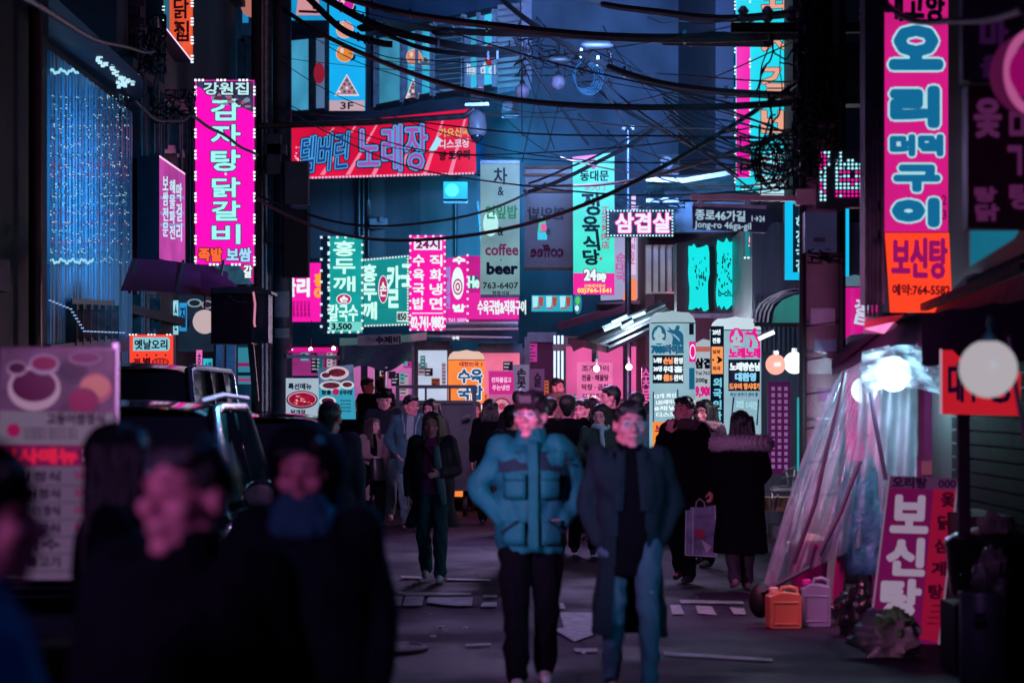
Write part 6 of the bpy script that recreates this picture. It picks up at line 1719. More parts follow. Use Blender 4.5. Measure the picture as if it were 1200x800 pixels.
def person(label, px, Y, H, yaw=0, arms=('down','down'), stride=.18, lead=1, top='jacket', topm=None, bot=None, botkind='trousers', shoe=None,
           hair='short', hairm=None, hat=None, hatm=None, glasses=False, head=(0,0), skin=None, inner=None, open_=None, vox=.014, bulk=1.0, length=None,
           collar=None, collarm=None, z0=0.0, scarf=None, group='people walking in the market street', lean=0.0, fold=.006, inz=.90, tail=True):
    k = H/1.75; rt = thing('person', label, 'person', (P(px,0,Y).x, Y, z0), R(yaw), group)
    topm = topm or BLK; bot = bot or BLK; shoe = shoe or SHOE; hairm = hairm or HAIR; skin = skin or SK
    V = lambda x, y, z: Vector((x, y, z))*k
    # legs
    leg = {}
    for s in (-1, 1):
        f = stride*(1 if s == lead else -1)
        hip = V(s*.09, 0, .93); 
        if f > 0: kn = V(s*.095, -f*.75-.02, .50); an = V(s*.09, -f*1.05, .09)
        else: kn = V(s*.095, -f*.15-.07*min(1, -f*5), .49); an = V(s*.09, -f*1.15, .09-f*.22)
        leg[s] = (hip, kn, an)
    sh = {s: V(s*.175, .005, 1.425) for s in (-1, 1)}
    arm = {}
    for s, a in zip((-1, 1), arms):
        D = {'down': ((.065,.03,-.28),(.07,-.05,-.53)), 'pocket': ((.135,.07,-.25),(.0,-.07,-.43)), 'coatpocket': ((.085,.05,-.28),(.0,-.02,-.50)), 'swing': ((.06,.11,-.26),(.07,.08,-.51)), 'swingf': ((.06,-.06,-.27),(.04,-.22,-.47)),
             'chin': ((.05,-.10,-.26),(-.10,-.24,-.02)), 'front': ((.07,-.02,-.27),(-.09,-.22,-.31)), 'carry': ((.07,.0,-.29),(.10,-.04,-.55)), 'low': ((.07,-.02,-.28),(-.02,-.17,-.46))}[a]
        e = sh[s]+V(s*D[0][0], D[0][1], D[0][2]); w = sh[s]+V(s*D[1][0], D[1][1], D[1][2]); arm[s] = (sh[s], e, w)
    hc = V(0, -.015-lean*.1, 1.613)
    HM = Matrix.Rotation(R(head[0]), 3, 'Z') @ Matrix.Rotation(R(head[1]), 3, 'X')
    kh = k*1.13
    hp = lambda x, y, z: hc + HM @ (Vector((x, y, z))*kh)
    HD = lambda r: tuple(c*kh for c in r)
    # ---- body, one continuous skin
    mb = MB()
    ellip(mb, hp(0,.012,.022), HD((.074,.092,.098)), HM); ellip(mb, hp(0,-.022,-.04), HD((.06,.066,.078)), HM)
    caps(mb, hp(-.03,-.04,-.088), hp(.03,-.04,-.088), .024*k, .024*k); caps(mb, hp(-.012,-.070,-.106), hp(.012,-.070,-.106), .016*k, .016*k)
    chain(mb, [hp(0,-.078,.018), hp(0,-.096,-.008), hp(0,-.112,-.030)], [.009*k,.011*k,.0155*k])
    for s in (-1,1):
        ellip(mb, hp(s*.012,-.096,-.034), HD((.011,.012,.009)), HM)
        caps(mb, hp(s*.016,-.080,.026), hp(s*.052,-.062,.026), .013*k, .012*k)
        ellip(mb, hp(s*.044,-.058,-.024), HD((.026,.026,.022)), HM)
        ellip(mb, hp(s*.079,.008,-.006), HD((.011,.021,.032)), HM)
        caps(mb, hp(s*.056,-.0,-.065), hp(s*.04,-.03,-.09), .022*k, .02*k)
    caps(mb, hp(-.016,-.090,-.062), hp(.016,-.090,-.062), .0088*k, .0088*k); caps(mb, hp(-.014,-.087,-.074), hp(.014,-.087,-.074), .0095*k, .0095*k)
    caps(mb, hp(0,.022,-.05), V(0,.02,1.44), .054*k, .062*k)
    rings(mb, [(0,0,.86*k,.14*k,.09*k),(0,0,.95*k,.155*k,.10*k),(0,0,1.08*k,.135*k,.09*k),(0,0,1.28*k,.155*k,.10*k),(0,.005,1.40*k,.16*k,.085*k),(0,.01,1.46*k,.09*k,.06*k)])
    for s in (-1,1):
        chain(mb, [*arm[s]], [.05*k,.042*k,.028*k]); chain(mb, leg[s], [.078*k,.052*k,.036*k]); caps(mb, leg[s][2]+V(0,.02,-.045), leg[s][2]+V(0,-.13,-.06), .03*k, .026*k)
        d = (arm[s][2]-arm[s][1]).normalized(); a_ = arms[0 if s < 0 else 1]
        if a_ == 'chin': d = (d+Vector((0,0,.7))).normalized()
        hand(mb, arm[s][2], d, s, k, {'carry':1.25,'chin':.8,'front':.9,'pocket':.5}.get(a_, .35), (0,1,0) if a_ == 'chin' else None)
    put('body', union(mb, min(vox, .011) if Y < 26 else .014, 2), skin, rt)
    # ---- face
    for s in (-1,1):
        e = MB(); ellip(e, hp(s*.031,-.0835,.002), HD((.0125,.006,.0052)), HM, 10, 6); e.build('eye', EYE, None, smooth=True).parent = rt
        e = MB(); chain(e, [hp(s*.016,-.094,.026), hp(s*.034,-.089,.031), hp(s*.052,-.074,.026)], [.003*k,.0036*k,.002*k]); e.build('eyebrow', hairm, None, smooth=True).parent = rt
    e = MB(); chain(e, [hp(-.021,-.0905,-.068), hp(0,-.0995,-.067), hp(.021,-.0905,-.068)], [.0025*k,.0045*k,.0025*k]); e.build('mouth', LIP, None, smooth=True).parent = rt
    if glasses:
        g = MB()
        for s in (-1,1): g.tube([hp(s*.033+.023*math.cos(a), -.104+.012*abs(s*.033+.023*math.cos(a))/.05, .0+.017*math.sin(a)) for a in np.linspace(0,6.283,16)], .0022*k, 5); g.tube([hp(s*.056,-.098,.004), hp(s*.078,-.03,.008), hp(s*.08,.02,.0)], .0022*k, 5)
        g.tube([hp(-.01,-.108,.004), hp(.01,-.108,.004)], .002*k, 5); g.build('glasses', alu, None, smooth=True).parent = rt
        g = MB()
        for s in (-1,1): g.add([hp(s*.033+.021*math.cos(a), -.103, .0+.016*math.sin(a)) for a in np.arange(14)*math.pi/7], [tuple(range(14))])
        g.build('lens', mat('lens', (.5,.5,.6), .05, 0, 0, alpha=.28), None).parent = rt
    # ---- hair
    mb = MB(); dsp = strands(.003)
    if hair in ('short','bald','bob','long'):
        ellip(mb, hp(0,.022,.038), HD((.083,.096,.094)), HM); caps(mb, hp(-.05,-.045,.082), hp(.05,-.045,.085), .026*k, .028*k)
        if hair != 'bald':
            for s in (-1,1): caps(mb, hp(s*.07,-.015,.06), hp(s*.073,.01,.0), .018*k, .012*k)
            caps(mb, hp(0,.06,-.01), hp(0,.055,-.06), .055*k, .045*k)
            rnd = random.Random(int(px)); 
            for q in range(9): caps(mb, hp(rnd.uniform(-.05,.05),-.04+rnd.uniform(-.02,.04),.10), hp(rnd.uniform(-.065,.065),-.07,.066+rnd.uniform(-.012,.02)), .016*k, .008*k)
    if hair in ('bob','long'):
        zl = -.10 if hair == 'bob' else -.30
        for s in (-1,1):
            for q in range(5): caps(mb, hp(s*(.058+.006*q),-.05+.03*q,.06), hp(s*(.078+.012*q if hair=='long' else .072),-.045+.035*q,zl+.03*(q%2)), .024*k, .02*k)
        for q in range(5): caps(mb, hp((q-2)*.032,.07,.03), hp((q-2)*.05,.085,zl-.05), .04*k, .028*k)
    if hair != 'none': put('hair', union(mb, .009 if Y < 26 else .012, 2, dsp), hairm, rt)
    # ---- hats and hoods
    hatm = hatm or BLK
    if hat == 'cap':
        mb = MB(); ellip(mb, hp(0,.014,.058), HD((.086,.102,.078)), HM); caps(mb, hp(0,.014,.13), hp(0,.012,.135), .012*k, .012*k)
        for q in range(7): caps(mb, hp((q-3)*.018,-.07,.048), hp((q-3)*.017,-.155+.006*(q-3)**2,.034-.002*(q-3)**2), .009*k, .007*k)
        c = put('cap', union(mb, .009, 2), hatm, rt)
        e = MB(); e.sheet([[hp(x,-.088+.25*x*x*3-z*.28,.062+z) for x in np.linspace(-.035,.035,6)] for z in (0,.018,.036)]); e.build('patch', mat('cap_patch', (.16,.12,.14), .8), None, smooth=True).parent = rt
    if hat == 'beanie':
        mb = MB(); ellip(mb, hp(0,.014,.062), HD((.087,.103,.082)), HM); e = hp(0,.01,.035)
        mb.tube([hp(.084*math.cos(a), .01+.1*math.sin(a), .036) for a in np.linspace(0,6.283,20)], .014*k, 8); put('beanie', union(mb, .010, 2, strands(.002, 40)), hatm, rt)
    if hat == 'hood':
        mb = MB(); ellip(mb, hp(0,.03,.03), HD((.125,.125,.135)), HM); caps(mb, hp(0,.05,-.05), V(0,.06,1.45), .12*k, .13*k)
        def cutf(c):
            q = HM.inverted() @ (c-hc); return q.y < -.035*k and abs(q.x) < .085*k and -.14*k < q.z < .085*k
        put('hood', union(mb, .012, 3, folds(.006, 1, 2), cutf), topm, rt)
    # ---- trousers
    mb = MB(); w_ = 1.0 if botkind == 'trousers' else .8
    for s in (-1,1): h_, kn, an = leg[s]; chain(mb, [h_+V(0,0,.03), h_.lerp(kn,.5), kn, kn.lerp(an,.5), an+V(0,0,.0)], [.104*k*w_**.3,.098*k*w_,.080*k*w_,.074*k*w_,.068*k*w_])
    rings(mb, [(0,0,.84*k,.13*k,.095*k),(0,0,.95*k,.16*k,.105*k),(0,0,1.04*k,.15*k,.10*k)])
    put('trousers', union(mb, min(vox,.013), 3, folds(.008, 1.3, px, .8)), bot, rt)
    for s in (-1,1):
        an = leg[s][2]; mb = MB(); pitch = .12 if s != lead and stride > .1 else 0
        chain(mb, [an+V(0,.035,-.05+pitch*.2), an+V(0,-.04,-.045), an+V(0,-.13,-.062-pitch*.1)], [.038*k,.04*k,.032*k]); caps(mb, an, an+V(0,0,-.04), .045*k, .042*k)
        me = union(mb, .011, 2); put('shoe', me, shoe, rt)
    # ---- inner layer
    if inner:
        mb = MB(); rings(mb, [(0,0,inz*k,.168*k,.135*k),(0,0,1.08*k,.158*k,.122*k),(0,-.005,1.28*k,.17*k,.12*k),(0,.005,1.40*k,.165*k,.10*k),(0,.01,1.47*k,.10*k,.075*k)]); caps(mb, V(0,.005,1.44), V(0,-.005,1.515), .072*k, .066*k)
        put('sweater', union(mb, .014, 2, folds(.004, 1, 4)), inner, rt)
    # ---- top layer
    B = bulk; mb = MB()
    zb = {'jacket':.84,'coat':.46,'parka':.62,'long':.30,'cape':.62}[top] if length is None else length
    r0 = (.19 if top in ('coat','long') else .185 if top == 'parka' else .172)*B + (.05 if top == 'cape' else 0)
    prof = [(0,.01,zb*k,r0*k*(1.12 if top in ('coat','cape','long') else 1.0),(.135*B+.03*(top in ('coat','long')))*k)]
    if zb < .8: prof.append((0,.005,.80*k,.178*B*k,.13*B*k))
    prof += [(0,0,.97*k,.182*B*k,.132*B*k),(0,0,1.10*k,.178*B*k,.13*B*k),(0,-.003,1.28*k,.195*B*k,.14*B*k),(0,.005,1.39*k,.19*B*k,.118*B*k),(0,.012,1.455*k,.12*B*k,.085*k),(0,.012,1.49*k,.085*k,.075*k)]
    rings(mb, prof)
    for s in (-1,1):
        a, e, w = arm[s]; w2 = w - (w-e).normalized()*.015*k
        chain(mb, [a+V(-s*.03,0,-.005), a, a.lerp(e,.5), e, e.lerp(w2,.5), w2], [.066*B*k,.072*B*k,.064*B*k,.060*B*k,.052*B*k,.046*B*k])
    cutf = (lambda c: c.y < -.02*k and abs(c.x-open_[2]*k) < (open_[0] + (open_[1]-open_[0])*max(0,min(1,(c.z/k-zb)/(1.47-zb))))*k and abs(c.x) < .15*k) if open_ else None
    put({'jacket':'jacket','coat':'coat','parka':'parka','long':'coat','cape':'coat'}[top], union(mb, vox, 4, folds(fold, 1.0, px*.37, .35 if zb < .7 else .8), cutf), topm, rt)
    if collar:
        mb = MB(); cm = collarm or topm
        if collar == 'stand': rings(mb, [(0,0,1.43*k,.10*k,.095*k),(0,-.01,1.50*k,.088*k,.09*k),(0,-.014,1.545*k,.082*k,.088*k)]); put('collar', union(mb, .011, 2, folds(.004,2)), cm, rt)
        if collar == 'fur':
            pts = [V(.155*math.cos(a), .02+.12*math.sin(a), 1.46-.03*math.sin(a)) for a in np.linspace(0,6.283,16)]; chain(mb, pts, [.052*k]*16); put('fur_collar', union(mb, .010, 1, furry(.012)), cm, rt)
        if collar == 'furwide':
            pts = [V(.245*math.cos(a), .03+.15*math.sin(a), 1.405+.035*math.sin(a)+.02*math.cos(a)**2) for a in np.linspace(0,6.283,20)]; chain(mb, pts, [.075*k]*20); put('fur_collar', union(mb, .010, 1, furry(.016)), cm, rt)
        if collar == 'hooddown':
            pts = [V(.13*math.cos(a), .035+.09*math.sin(a), 1.465+.02*math.sin(a)) for a in np.linspace(-.6,3.75,14)]; chain(mb, pts, [.045*k]*14); ellip(mb, V(0,.12,1.42), HD((.12,.06,.10))); put('hood', union(mb, .012, 3, folds(.006,1.5)), cm, rt)
        if collar == 'lapel':
            for s in (-1,1): 
                e = MB(); e.sheet([[V(s*(.03+.055*u+.02*(1-v)), -.135*B-.012*math.sin(u*3.1)+.05*v*v, 1.12+.34*v) for u in np.linspace(0,1,4)] for v in np.linspace(0,1,7)]); e.build('lapel', cm, None, smooth=True).parent = rt
    if scarf:
        mb = MB(); pts = [V(.08*math.cos(a), -.01+.075*math.sin(a), 1.49+.012*math.sin(2*a)) for a in np.linspace(0,6.283,14)]; chain(mb, pts, [.036*k]*14)
        if tail: caps(mb, V(.02,-.10,1.46), V(.035,-.15,1.27), .03*k, .028*k)
        else: caps(mb, V(-.04,-.09,1.515), V(.04,-.09,1.515), .045*k, .045*k); caps(mb, V(-.05,-.08,1.45), V(.05,-.08,1.45), .06*k, .06*k)
        put('scarf', union(mb, .011, 2, folds(.005,2,1)), scarf, rt)
    return rt, k, leg, arm
def addpart(rt, name, mb, m, smooth=True): o = mb.build(name, m, None, smooth=smooth); o.parent = rt; return o

cloth('slate_coat',(.03,.07,.09))
# --- the two men in front
teal = cloth('teal_nylon', (.005,.155,.165), .65); tealn = cloth('dark_teal_panel', (.01,.035,.05), .6)
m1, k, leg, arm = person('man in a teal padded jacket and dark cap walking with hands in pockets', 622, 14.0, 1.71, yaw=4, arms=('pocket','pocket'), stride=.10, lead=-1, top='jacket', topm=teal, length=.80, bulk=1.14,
    hair='short', hat='cap', hatm=cloth('maroon_black_cap', (.05,.02,.035)), glasses=True, head=(-26,-4), vox=.010, collar='stand', skin=SK, shoe=SHOEW, fold=.012)
Vk = lambda x,y,z: Vector((x,y,z))*k
for s in (-1,1):                                                     # yoke, chest pockets, hand pockets
    mb = MB(); mb.sheet([[Vk(s*(.035+.165*u), -.168+.075*u*u+.055*v, 1.30+.11*v-.02*u) for u in np.linspace(0,1,8)] for v in np.linspace(0,1,4)]); addpart(m1, 'yoke', mb, tealn)
    mb = MB(); mb.sheet([[Vk(s*(.045+.125*u), -.188+.06*u*u+.0*v-.004*math.sin(v*3), 1.13+.14*v) for u in np.linspace(0,1,6)] for v in np.linspace(0,1,5)]); q = addpart(m1, 'chest_pocket', mb, teal); sm = q.modifiers.new('s','SOLIDIFY'); sm.thickness = .008; sm.offset = 0
    mb = MB(); mb.sheet([[Vk(s*(.045+.13*u), -.203+.06*u*u, 1.235+.045*v) for u in np.linspace(0,1,6)] for v in (0,1)]); q = addpart(m1, 'pocket_flap', mb, teal); sm = q.modifiers.new('s','SOLIDIFY'); sm.thickness = .006
    mb = MB(); mb.sheet([[Vk(s*(.05+.13*u), -.183+.06*u*u, .86+.14*v) for u in np.linspace(0,1,6)] for v in np.linspace(0,1,5)]); q = addpart(m1, 'hand_pocket', mb, teal); sm = q.modifiers.new('s','SOLIDIFY'); sm.thickness = .008; sm.offset = 0
    mb = MB(); mb.tube([Vk(s*.09,-.20,1.0), Vk(s*.19,-.15,.93)], .008, 6); addpart(m1, 'pocket_edge', mb, tealn)
mb = MB(); mb.sheet([[Vk(x,-.186-.004*(z%.1 > .05)+.3*x*x-(.02 if z < 1 else 0)+max(0,z-1.3)*.3, z) for x in (-.028,-.024,.024,.028)] for z in np.linspace(.82,1.47,20)]); q = addpart(m1, 'placket', mb, teal); sm = q.modifiers.new('s','SOLIDIFY'); sm.thickness = .008
mb = MB()
for j in range(3): a,e,w = arm[1]; mb.tube([a+Vk(-.05+.03*j,-.095+.01*j,-.02-.03*j), a+Vk(.03+.02*j,-.085,-.03-.035*j)], .009, 6)
addpart(m1, 'shoulder_strap', mb, tealn)
navyw = cloth('navy_wool', (.006,.020,.030), .9)
m2, k, leg, arm = person('man in glasses and a long open navy overcoat over black with blue jeans', 738, 13.3, 1.66, yaw=2, arms=('coatpocket','coatpocket'), stride=.24, lead=1, top='coat', topm=navyw, bot=JEAN, botkind='slim', hair='short', head=(6,-2), glasses=True,
    inner=BLK, inz=.74, open_=(.12,.055,0), vox=.010, collar='lapel', skin=SK, length=.40, bulk=1.08, shoe=cloth('black_shoe',(.02,.02,.03),.4), fold=.011)
ch = MB(); rings(ch, [(0,-.002,1.42*k,.085*k,.08*k),(0,-.008,1.50*k,.075*k,.075*k),(0,-.01,1.53*k,.07*k,.072*k)]); put('turtleneck', union(ch, .011, 2), BLK, m2)

# --- woman with long hair, walking toward us, sharp
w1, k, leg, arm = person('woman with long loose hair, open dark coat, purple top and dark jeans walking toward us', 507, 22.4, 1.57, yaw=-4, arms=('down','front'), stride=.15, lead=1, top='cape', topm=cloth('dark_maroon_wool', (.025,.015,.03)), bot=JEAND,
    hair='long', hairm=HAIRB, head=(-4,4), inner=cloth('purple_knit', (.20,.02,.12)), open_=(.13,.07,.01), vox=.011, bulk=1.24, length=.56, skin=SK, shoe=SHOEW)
Vk = lambda x,y,z: Vector((x,y,z))*k
mb = MB(); mb.tube([Vk(-.10,-.16,1.42),Vk(.0,-.18,1.28),Vk(.12,-.18,1.08)], .012, 6); addpart(w1, 'bag_strap', mb, BLK)
mb = MB(); mb.tube([Vk(.05,-.17,1.40),Vk(.07,-.18,1.2),Vk(.10,-.17,.98),Vk(.13,-.15,.80)], [.03,.04,.045,.03], 8); addpart(w1, 'teal_scarf_end', mb, cloth('slate_scarf', (.08,.14,.18)))
# --- the group behind
gj = cloth('slate_jacket', (.04,.12,.16)); pale = cloth('pale_lining', (.25,.34,.38))
m3, k, leg, arm = person('man in a slate hooded jacket glancing to the right behind the long haired woman', 482, 31, 1.75, yaw=-4, arms=('pocket','pocket'), stride=.12, top='jacket', topm=gj, length=.74, bot=cloth('grey_blue_trousers',(.10,.18,.22)), hair='short', head=(38,0), collar='hooddown', collarm=gj, inner=pale, open_=(.02,.05,0), bulk=1.12, vox=.013)
Vk = lambda x,y,z: Vector((x,y,z))*k
for s in (-1,1): mb = MB(); mb.tube([Vk(s*.11,-.04,1.49),Vk(s*.10,-.11,1.44),Vk(s*.075,-.15,1.36),Vk(s*.07,-.165,1.25)], .009, 6); addpart(m3, 'hood_cord', mb, pale)
m4, k, leg, arm = person('smiling man in glasses, dark beanie and black jacket beside the slate jacket', 450, 33.5, 1.84, yaw=6, arms=('down','down'), stride=.12, lead=-1, top='jacket', topm=cloth('ink_jacket',(.02,.025,.045)), bot=cloth('light_joggers',(.14,.24,.28)), hair='short', hat='beanie', glasses=True, head=(0,6), shoe=SHOEW, bulk=1.12, vox=.014, skin=SKP)
mb = MB()
for j in range(2): an = leg[1]; c_ = an[0].lerp(an[1], .55+.12*j); mb.lathe(c_-Vector((0,0,.02)), [(.088,0),(.09,.02),(.088,.04)], 16)
addpart(m4, 'leg_band', mb, cloth('white_band',(.8,.8,.85)))
person('woman with short dark hair and beige scarf behind the slate jacket', 505, 32.6, 1.70, yaw=-10, top='coat', topm=cloth('mauve_coat',(.12,.07,.12)), hair='bob', head=(-14,6), scarf=cloth('beige_scarf',(.45,.36,.38)), skin=SKP, stride=.08)
g1, k, leg, arm = person('girl with long hair in a pale pink coat looking right', 437, 32.4, 1.45, yaw=24, arms=('front','low'), top='long', topm=cloth('pink_wool',(.34,.20,.24)), length=.42, hair='long', hairm=HAIRB, head=(20,-6), skin=SKP, stride=.08, inner=BLK, open_=(.07,.06,-.03), bulk=.95)
mb = MB(); rings(mb, [(-.02,-.24,.62,.10,.06),(-.02,-.24,.80,.11,.07),(-.02,-.22,.92,.09,.05)]); addpart(g1, 'handbag', mb, mat('bag_leather', (.02,.02,.03), .35))
person('man seen from behind with black hair and a dark coat by the menu boards', 386, 18.5, 1.66, yaw=176, top='parka', topm=cloth('midnight_parka',(.012,.016,.035)), hair='short', stride=.05, bulk=1.2)
person('man in profile facing right at the lit stall under the navy canopy', 430, 39.4, 1.72, yaw=60, top='jacket', topm=BLK, hair='short', z0=.34, stride=.03, group='people standing at the far stall')
person('dark haired person with back turned at the lit stall under the navy canopy', 446, 39.8, 1.74, yaw=170, top='jacket', topm=cloth('ink_jacket',''), hair='short', z0=.34, stride=.03, group='people standing at the far stall')
person('person whose pink lit face looks right beside the upright white tubes', 652, 36.2, 1.70, yaw=50, top='coat', topm=cloth('brown_fur_coat',(.15,.09,.10)), hair='short', z0=.32, stride=.03, collar='fur', collarm=cloth('brown_fur',(.18,.10,.11)), group='people standing at the far stall')
MB().box((P(440,0,40.5).x,40.6,.17), (3.2,2.6,.34)).build('stall_step', conc, kind='structure'); MB().box((P(652,0,37).x,37.3,.16), (2.0,2.4,.32)).build('stall_step', conc, kind='structure')
person('broad man in a black suit seen from behind left of the old woman', 665, 26.4, 1.74, yaw=172, top='jacket', topm=BLK, hair='short', stride=.1, length=.78, bulk=1.12)
person('man whose face peers between the black suit and the old woman', 684, 29.5, 1.70, yaw=-30, top='coat', topm=BLK, hair='short', head=(-10,4), stride=.08)
w2, k, leg, arm = person('older woman in a dark coat and pale blue scarf with hands before her', 704, 26.0, 1.64, yaw=-6, arms=('front','front'), top='parka', topm=cloth('dark_green_coat',(.03,.06,.06)), hair='bob', head=(-12,4), scarf=cloth('pale_blue_scarf',(.35,.6,.68)), glasses=True, skin=SKP, stride=.08)
person('tall man in black turning away behind the old woman', 716, 29.6, 1.86, yaw=-62, top='coat', topm=BLK, hair='short', head=(-20,0), stride=.08)
person('person in a dark hooded coat behind the man in the overcoat', 746, 29, 1.78, yaw=165, top='parka', topm=cloth('navy_grey_coat',(.05,.09,.13)), hair='short', stride=.05)
person('head and shoulders of a person in dark clothes just left of the teal jacket', 600, 24.0, 1.63, yaw=150, top='parka', topm=mat('slate_coat',''), hair='short', stride=.08)
person('man with black hair just behind the cap of the man in teal', 609, 30.5, 1.82, yaw=178, top='coat', topm=BLK, hair='short', stride=.05)
person('person in dark coat walking away behind the right shoulder of the teal jacket', 645, 31, 1.72, yaw=170, top='coat', topm=BLK, hair='short', stride=.1)
for (px_, Y_, H_, yw, lb, tm) in ((556,36.5,1.68,10,'person in a plum coat before the orange inflatable sign',cloth('plum_coat',(.10,.03,.07))),(574,33,1.70,185,'person in black walking away before the pink menu banner',BLK),
        (630,37,1.66,20,'small figure in a slate coat facing us in the far crowd',mat('slate_coat','')),(696,34,1.74,175,'person with back turned under the glowing pink poster',BLK),(728,35,1.70,-20,'person in a rose coat under the right bare bulb',cloth('rose_coat',(.35,.12,.18))),
        (764,32,1.68,160,'person in black before the left white inflatable sign',BLK),(410,36,1.70,30,'person in a dark jacket beside the turquoise menu board',BLK),(462,37,1.66,200,'person in a blue coat behind the cart railing',cloth('blue_coat',(.05,.12,.2)))):
    person(lb, px_, Y_, H_, yaw=yw, top='coat', topm=tm, hair='short' if px_ % 2 else 'bob', stride=.08)
# --- the couple at right
furm = cloth('grey_fur', (.42,.33,.40), .95)
m5, k, leg, arm = person('man in a black parka with his hand at his chin carrying a clear shopping bag', 802, 22.3, 1.71, yaw=-24, arms=('chin','carry'), top='parka', topm=BLK, hair='short', head=(-18,-8), stride=.12, bulk=1.22, vox=.011, collar='fur', collarm=cloth('maroon_fur',(.10,.05,.07)), skin=SK)
person('woman with a fur hood half hidden behind the man with the shopping bag', 826, 24.4, 1.68, yaw=-35, top='parka', topm=cloth('maroon_parka',(.06,.02,.05)), hair='bob', collar='fur', collarm=cloth('rose_fur',(.32,.16,.22)), stride=.08, bulk=1.05)
w3, k, leg, arm = person('woman in a long black quilted coat with a grey fur collar seen from behind', 868, 21.4, 1.58, yaw=186, arms=('low','low'), top='long', topm=BLK, length=.36, hair='long', stride=.14, lead=-1, bulk=1.3, vox=.012, collar='furwide', collarm=furm, shoe=cloth('mauve_boot',(.25,.16,.22)), bot=cloth('dark_tights',(.04,.035,.05)))
# shopping bag
t = thing('shopping_bag', 'clear shopping bag with a red round print held by the man at right', 'shopping bag', P(822,655,22.05))
pl = YP(21.95, 8, 822)
bagm = mat('bag_plastic', (.30,.32,.48), .2, 0, .6, 6, .5, 10, spec=.7, alpha=.72)
mb = MB(); q = [pl.hit(*p) for p in ((804,598),(838,592),(840,652),(803,650))]; mb.prism(q, Vector((0,.14,0))); fixnormals(mb.build('sack', bagm, t))
decal(t, pl, rect(809,594,834,603), mat('bag_top', (.25,.27,.42), .4), .01, 'top_band'); decal(t, pl, ell(820,625,6.5,6,18), mat('bag_red', (.45,.03,.10), .5), .012, 'round_print'); decal(t, pl, [(822,632),(834,640),(828,648)], mat('bag_paper', (.5,.5,.6), .5), .014, 'paper')
for (a,b,c,d) in ((804,598,803,650),(838,592,840,652),(803,650,840,652),(812,594,812,650)): MB().bar(pl.hit(a,b,.01), pl.hit(c,d,.01), .006).build('seam', mat('bag_seam', (.6,.6,.75), .3), t)
MB().tube([pl.hit(815,598), pl.hit(816,588), pl.hit(820,584), pl.hit(825,588), pl.hit(827,597)], .008, 6).build('handle', mat('bag_handle', (.35,.25,.35), .4), t, smooth=True)

# --- blurred figures close to the camera
G2 = 'passers close to the camera'
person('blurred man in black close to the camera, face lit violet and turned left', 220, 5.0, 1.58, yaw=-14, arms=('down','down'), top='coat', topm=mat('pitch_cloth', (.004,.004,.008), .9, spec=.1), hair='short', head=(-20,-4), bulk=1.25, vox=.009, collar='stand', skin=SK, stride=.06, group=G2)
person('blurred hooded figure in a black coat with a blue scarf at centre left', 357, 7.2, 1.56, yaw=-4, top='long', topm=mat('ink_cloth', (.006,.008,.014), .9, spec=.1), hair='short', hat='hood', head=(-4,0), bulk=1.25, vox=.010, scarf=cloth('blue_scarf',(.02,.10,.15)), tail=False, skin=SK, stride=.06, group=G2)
person('black silhouette of a person between the menu banner and the near man', 137, 7.2, 1.585, yaw=95, top='coat', topm=mat('pitch_cloth', ''), hair='long', bulk=1.05, vox=.012, stride=.05, group=G2)
person('blurred person in a dark cap and blue coat cut off by the left edge', -30, 4.3, 1.57, yaw=95, top='coat', topm=cloth('blue_nylon',(.03,.45,.75)), hair='short', hat='beanie', bulk=1.0, vox=.010, stride=.05, group=G2)
bpy.data.scenes.remove(TS)
# ================================================================== overhead cables
def cable(a, b, sag, r, label, group, n=22, jit=0.0, m=None, seed=0):
    a = Vector(a); b = Vector(b); rnd = random.Random(seed)
    ph = rnd.uniform(0, 6)
    pts = []
    for i in range(n+1):
        u = i/n; p = a.lerp(b, u); p.z -= sag*4*u*(1-u); p.z += jit*math.sin(u*11+ph)*u*(1-u)*4; p.y += jit*math.cos(u*7+ph)
        pts.append(p)
    return props(MB().tube(pts, r, 6).build('cable', m or cablem, None, smooth=True), label, 'cable', group)
GC = 'overhead cables'
bluec = mat('cable_blue', (.02,.07,.10), .4, 0, .3, 10)
# thick bundles across the street
L_ = [(338,-30,34,460,52,34,.25,.05,'thick black cable sweeping down from the top left past the column sign'),
      (345,-24,34.5,610,58,34,.3,.06,'thickest black bundle crossing before the billiard hall windows'),
      (352,-30,34.2,620,60,33.4,.45,.035,'black cable sagging just below the thickest bundle'),
      (440,28,43,900,50,26,.05,.06,'heavy black cable running level across the concrete parapet'),
      (331,-30,40,945,40,20.3,.35,.05,'heavy dark cable meeting the concrete pole near its top'),
      (560,-30,40,960,112,20.2,.55,.04,'drooping black cable falling from top centre to the concrete pole'),
      (331,10,40,950,118,20.2,.6,.035,'slack cable hanging below the parapet toward the concrete pole'),
      (640,-20,33,950,14,20.2,.2,.04,'black cable along the top of the frame to the concrete pole'),
      (300,228,36,640,215,36,.55,.02,'thin cable sagging under the red song sign'),
      (300,232,36,945,90,21,1.0,.022,'long cable rising from the left pole past the banners to the concrete pole'),
      (560,205,44.5,940,150,20.4,.35,.02,'cable crossing above the mint banner to the concrete pole'),
      (690,95,47,945,205,20.2,.25,.03,'cable dropping past the dark roofs to the street name sign'),
      (225,135,30,302,182,36,.02,.02,'black cable slanting across the tall magenta sign'),
      (158,118,28,228,130,34,.2,.02,'black cable from the corrugated facade to the magenta sign'),
      (0,-20,12,180,60,30,.1,.02,'dim cable at the upper left corner'),
      (1003,-30,20,1200,10,10,.2,.02,'dim cable at the upper right corner')]
for i,(a,b,Ya,c,d,Yb,sg,r_,lb) in enumerate(L_): cable(P(a,b,Ya), P(c,d,Yb), sg, r_, lb, GC, 26, .02, seed=i)
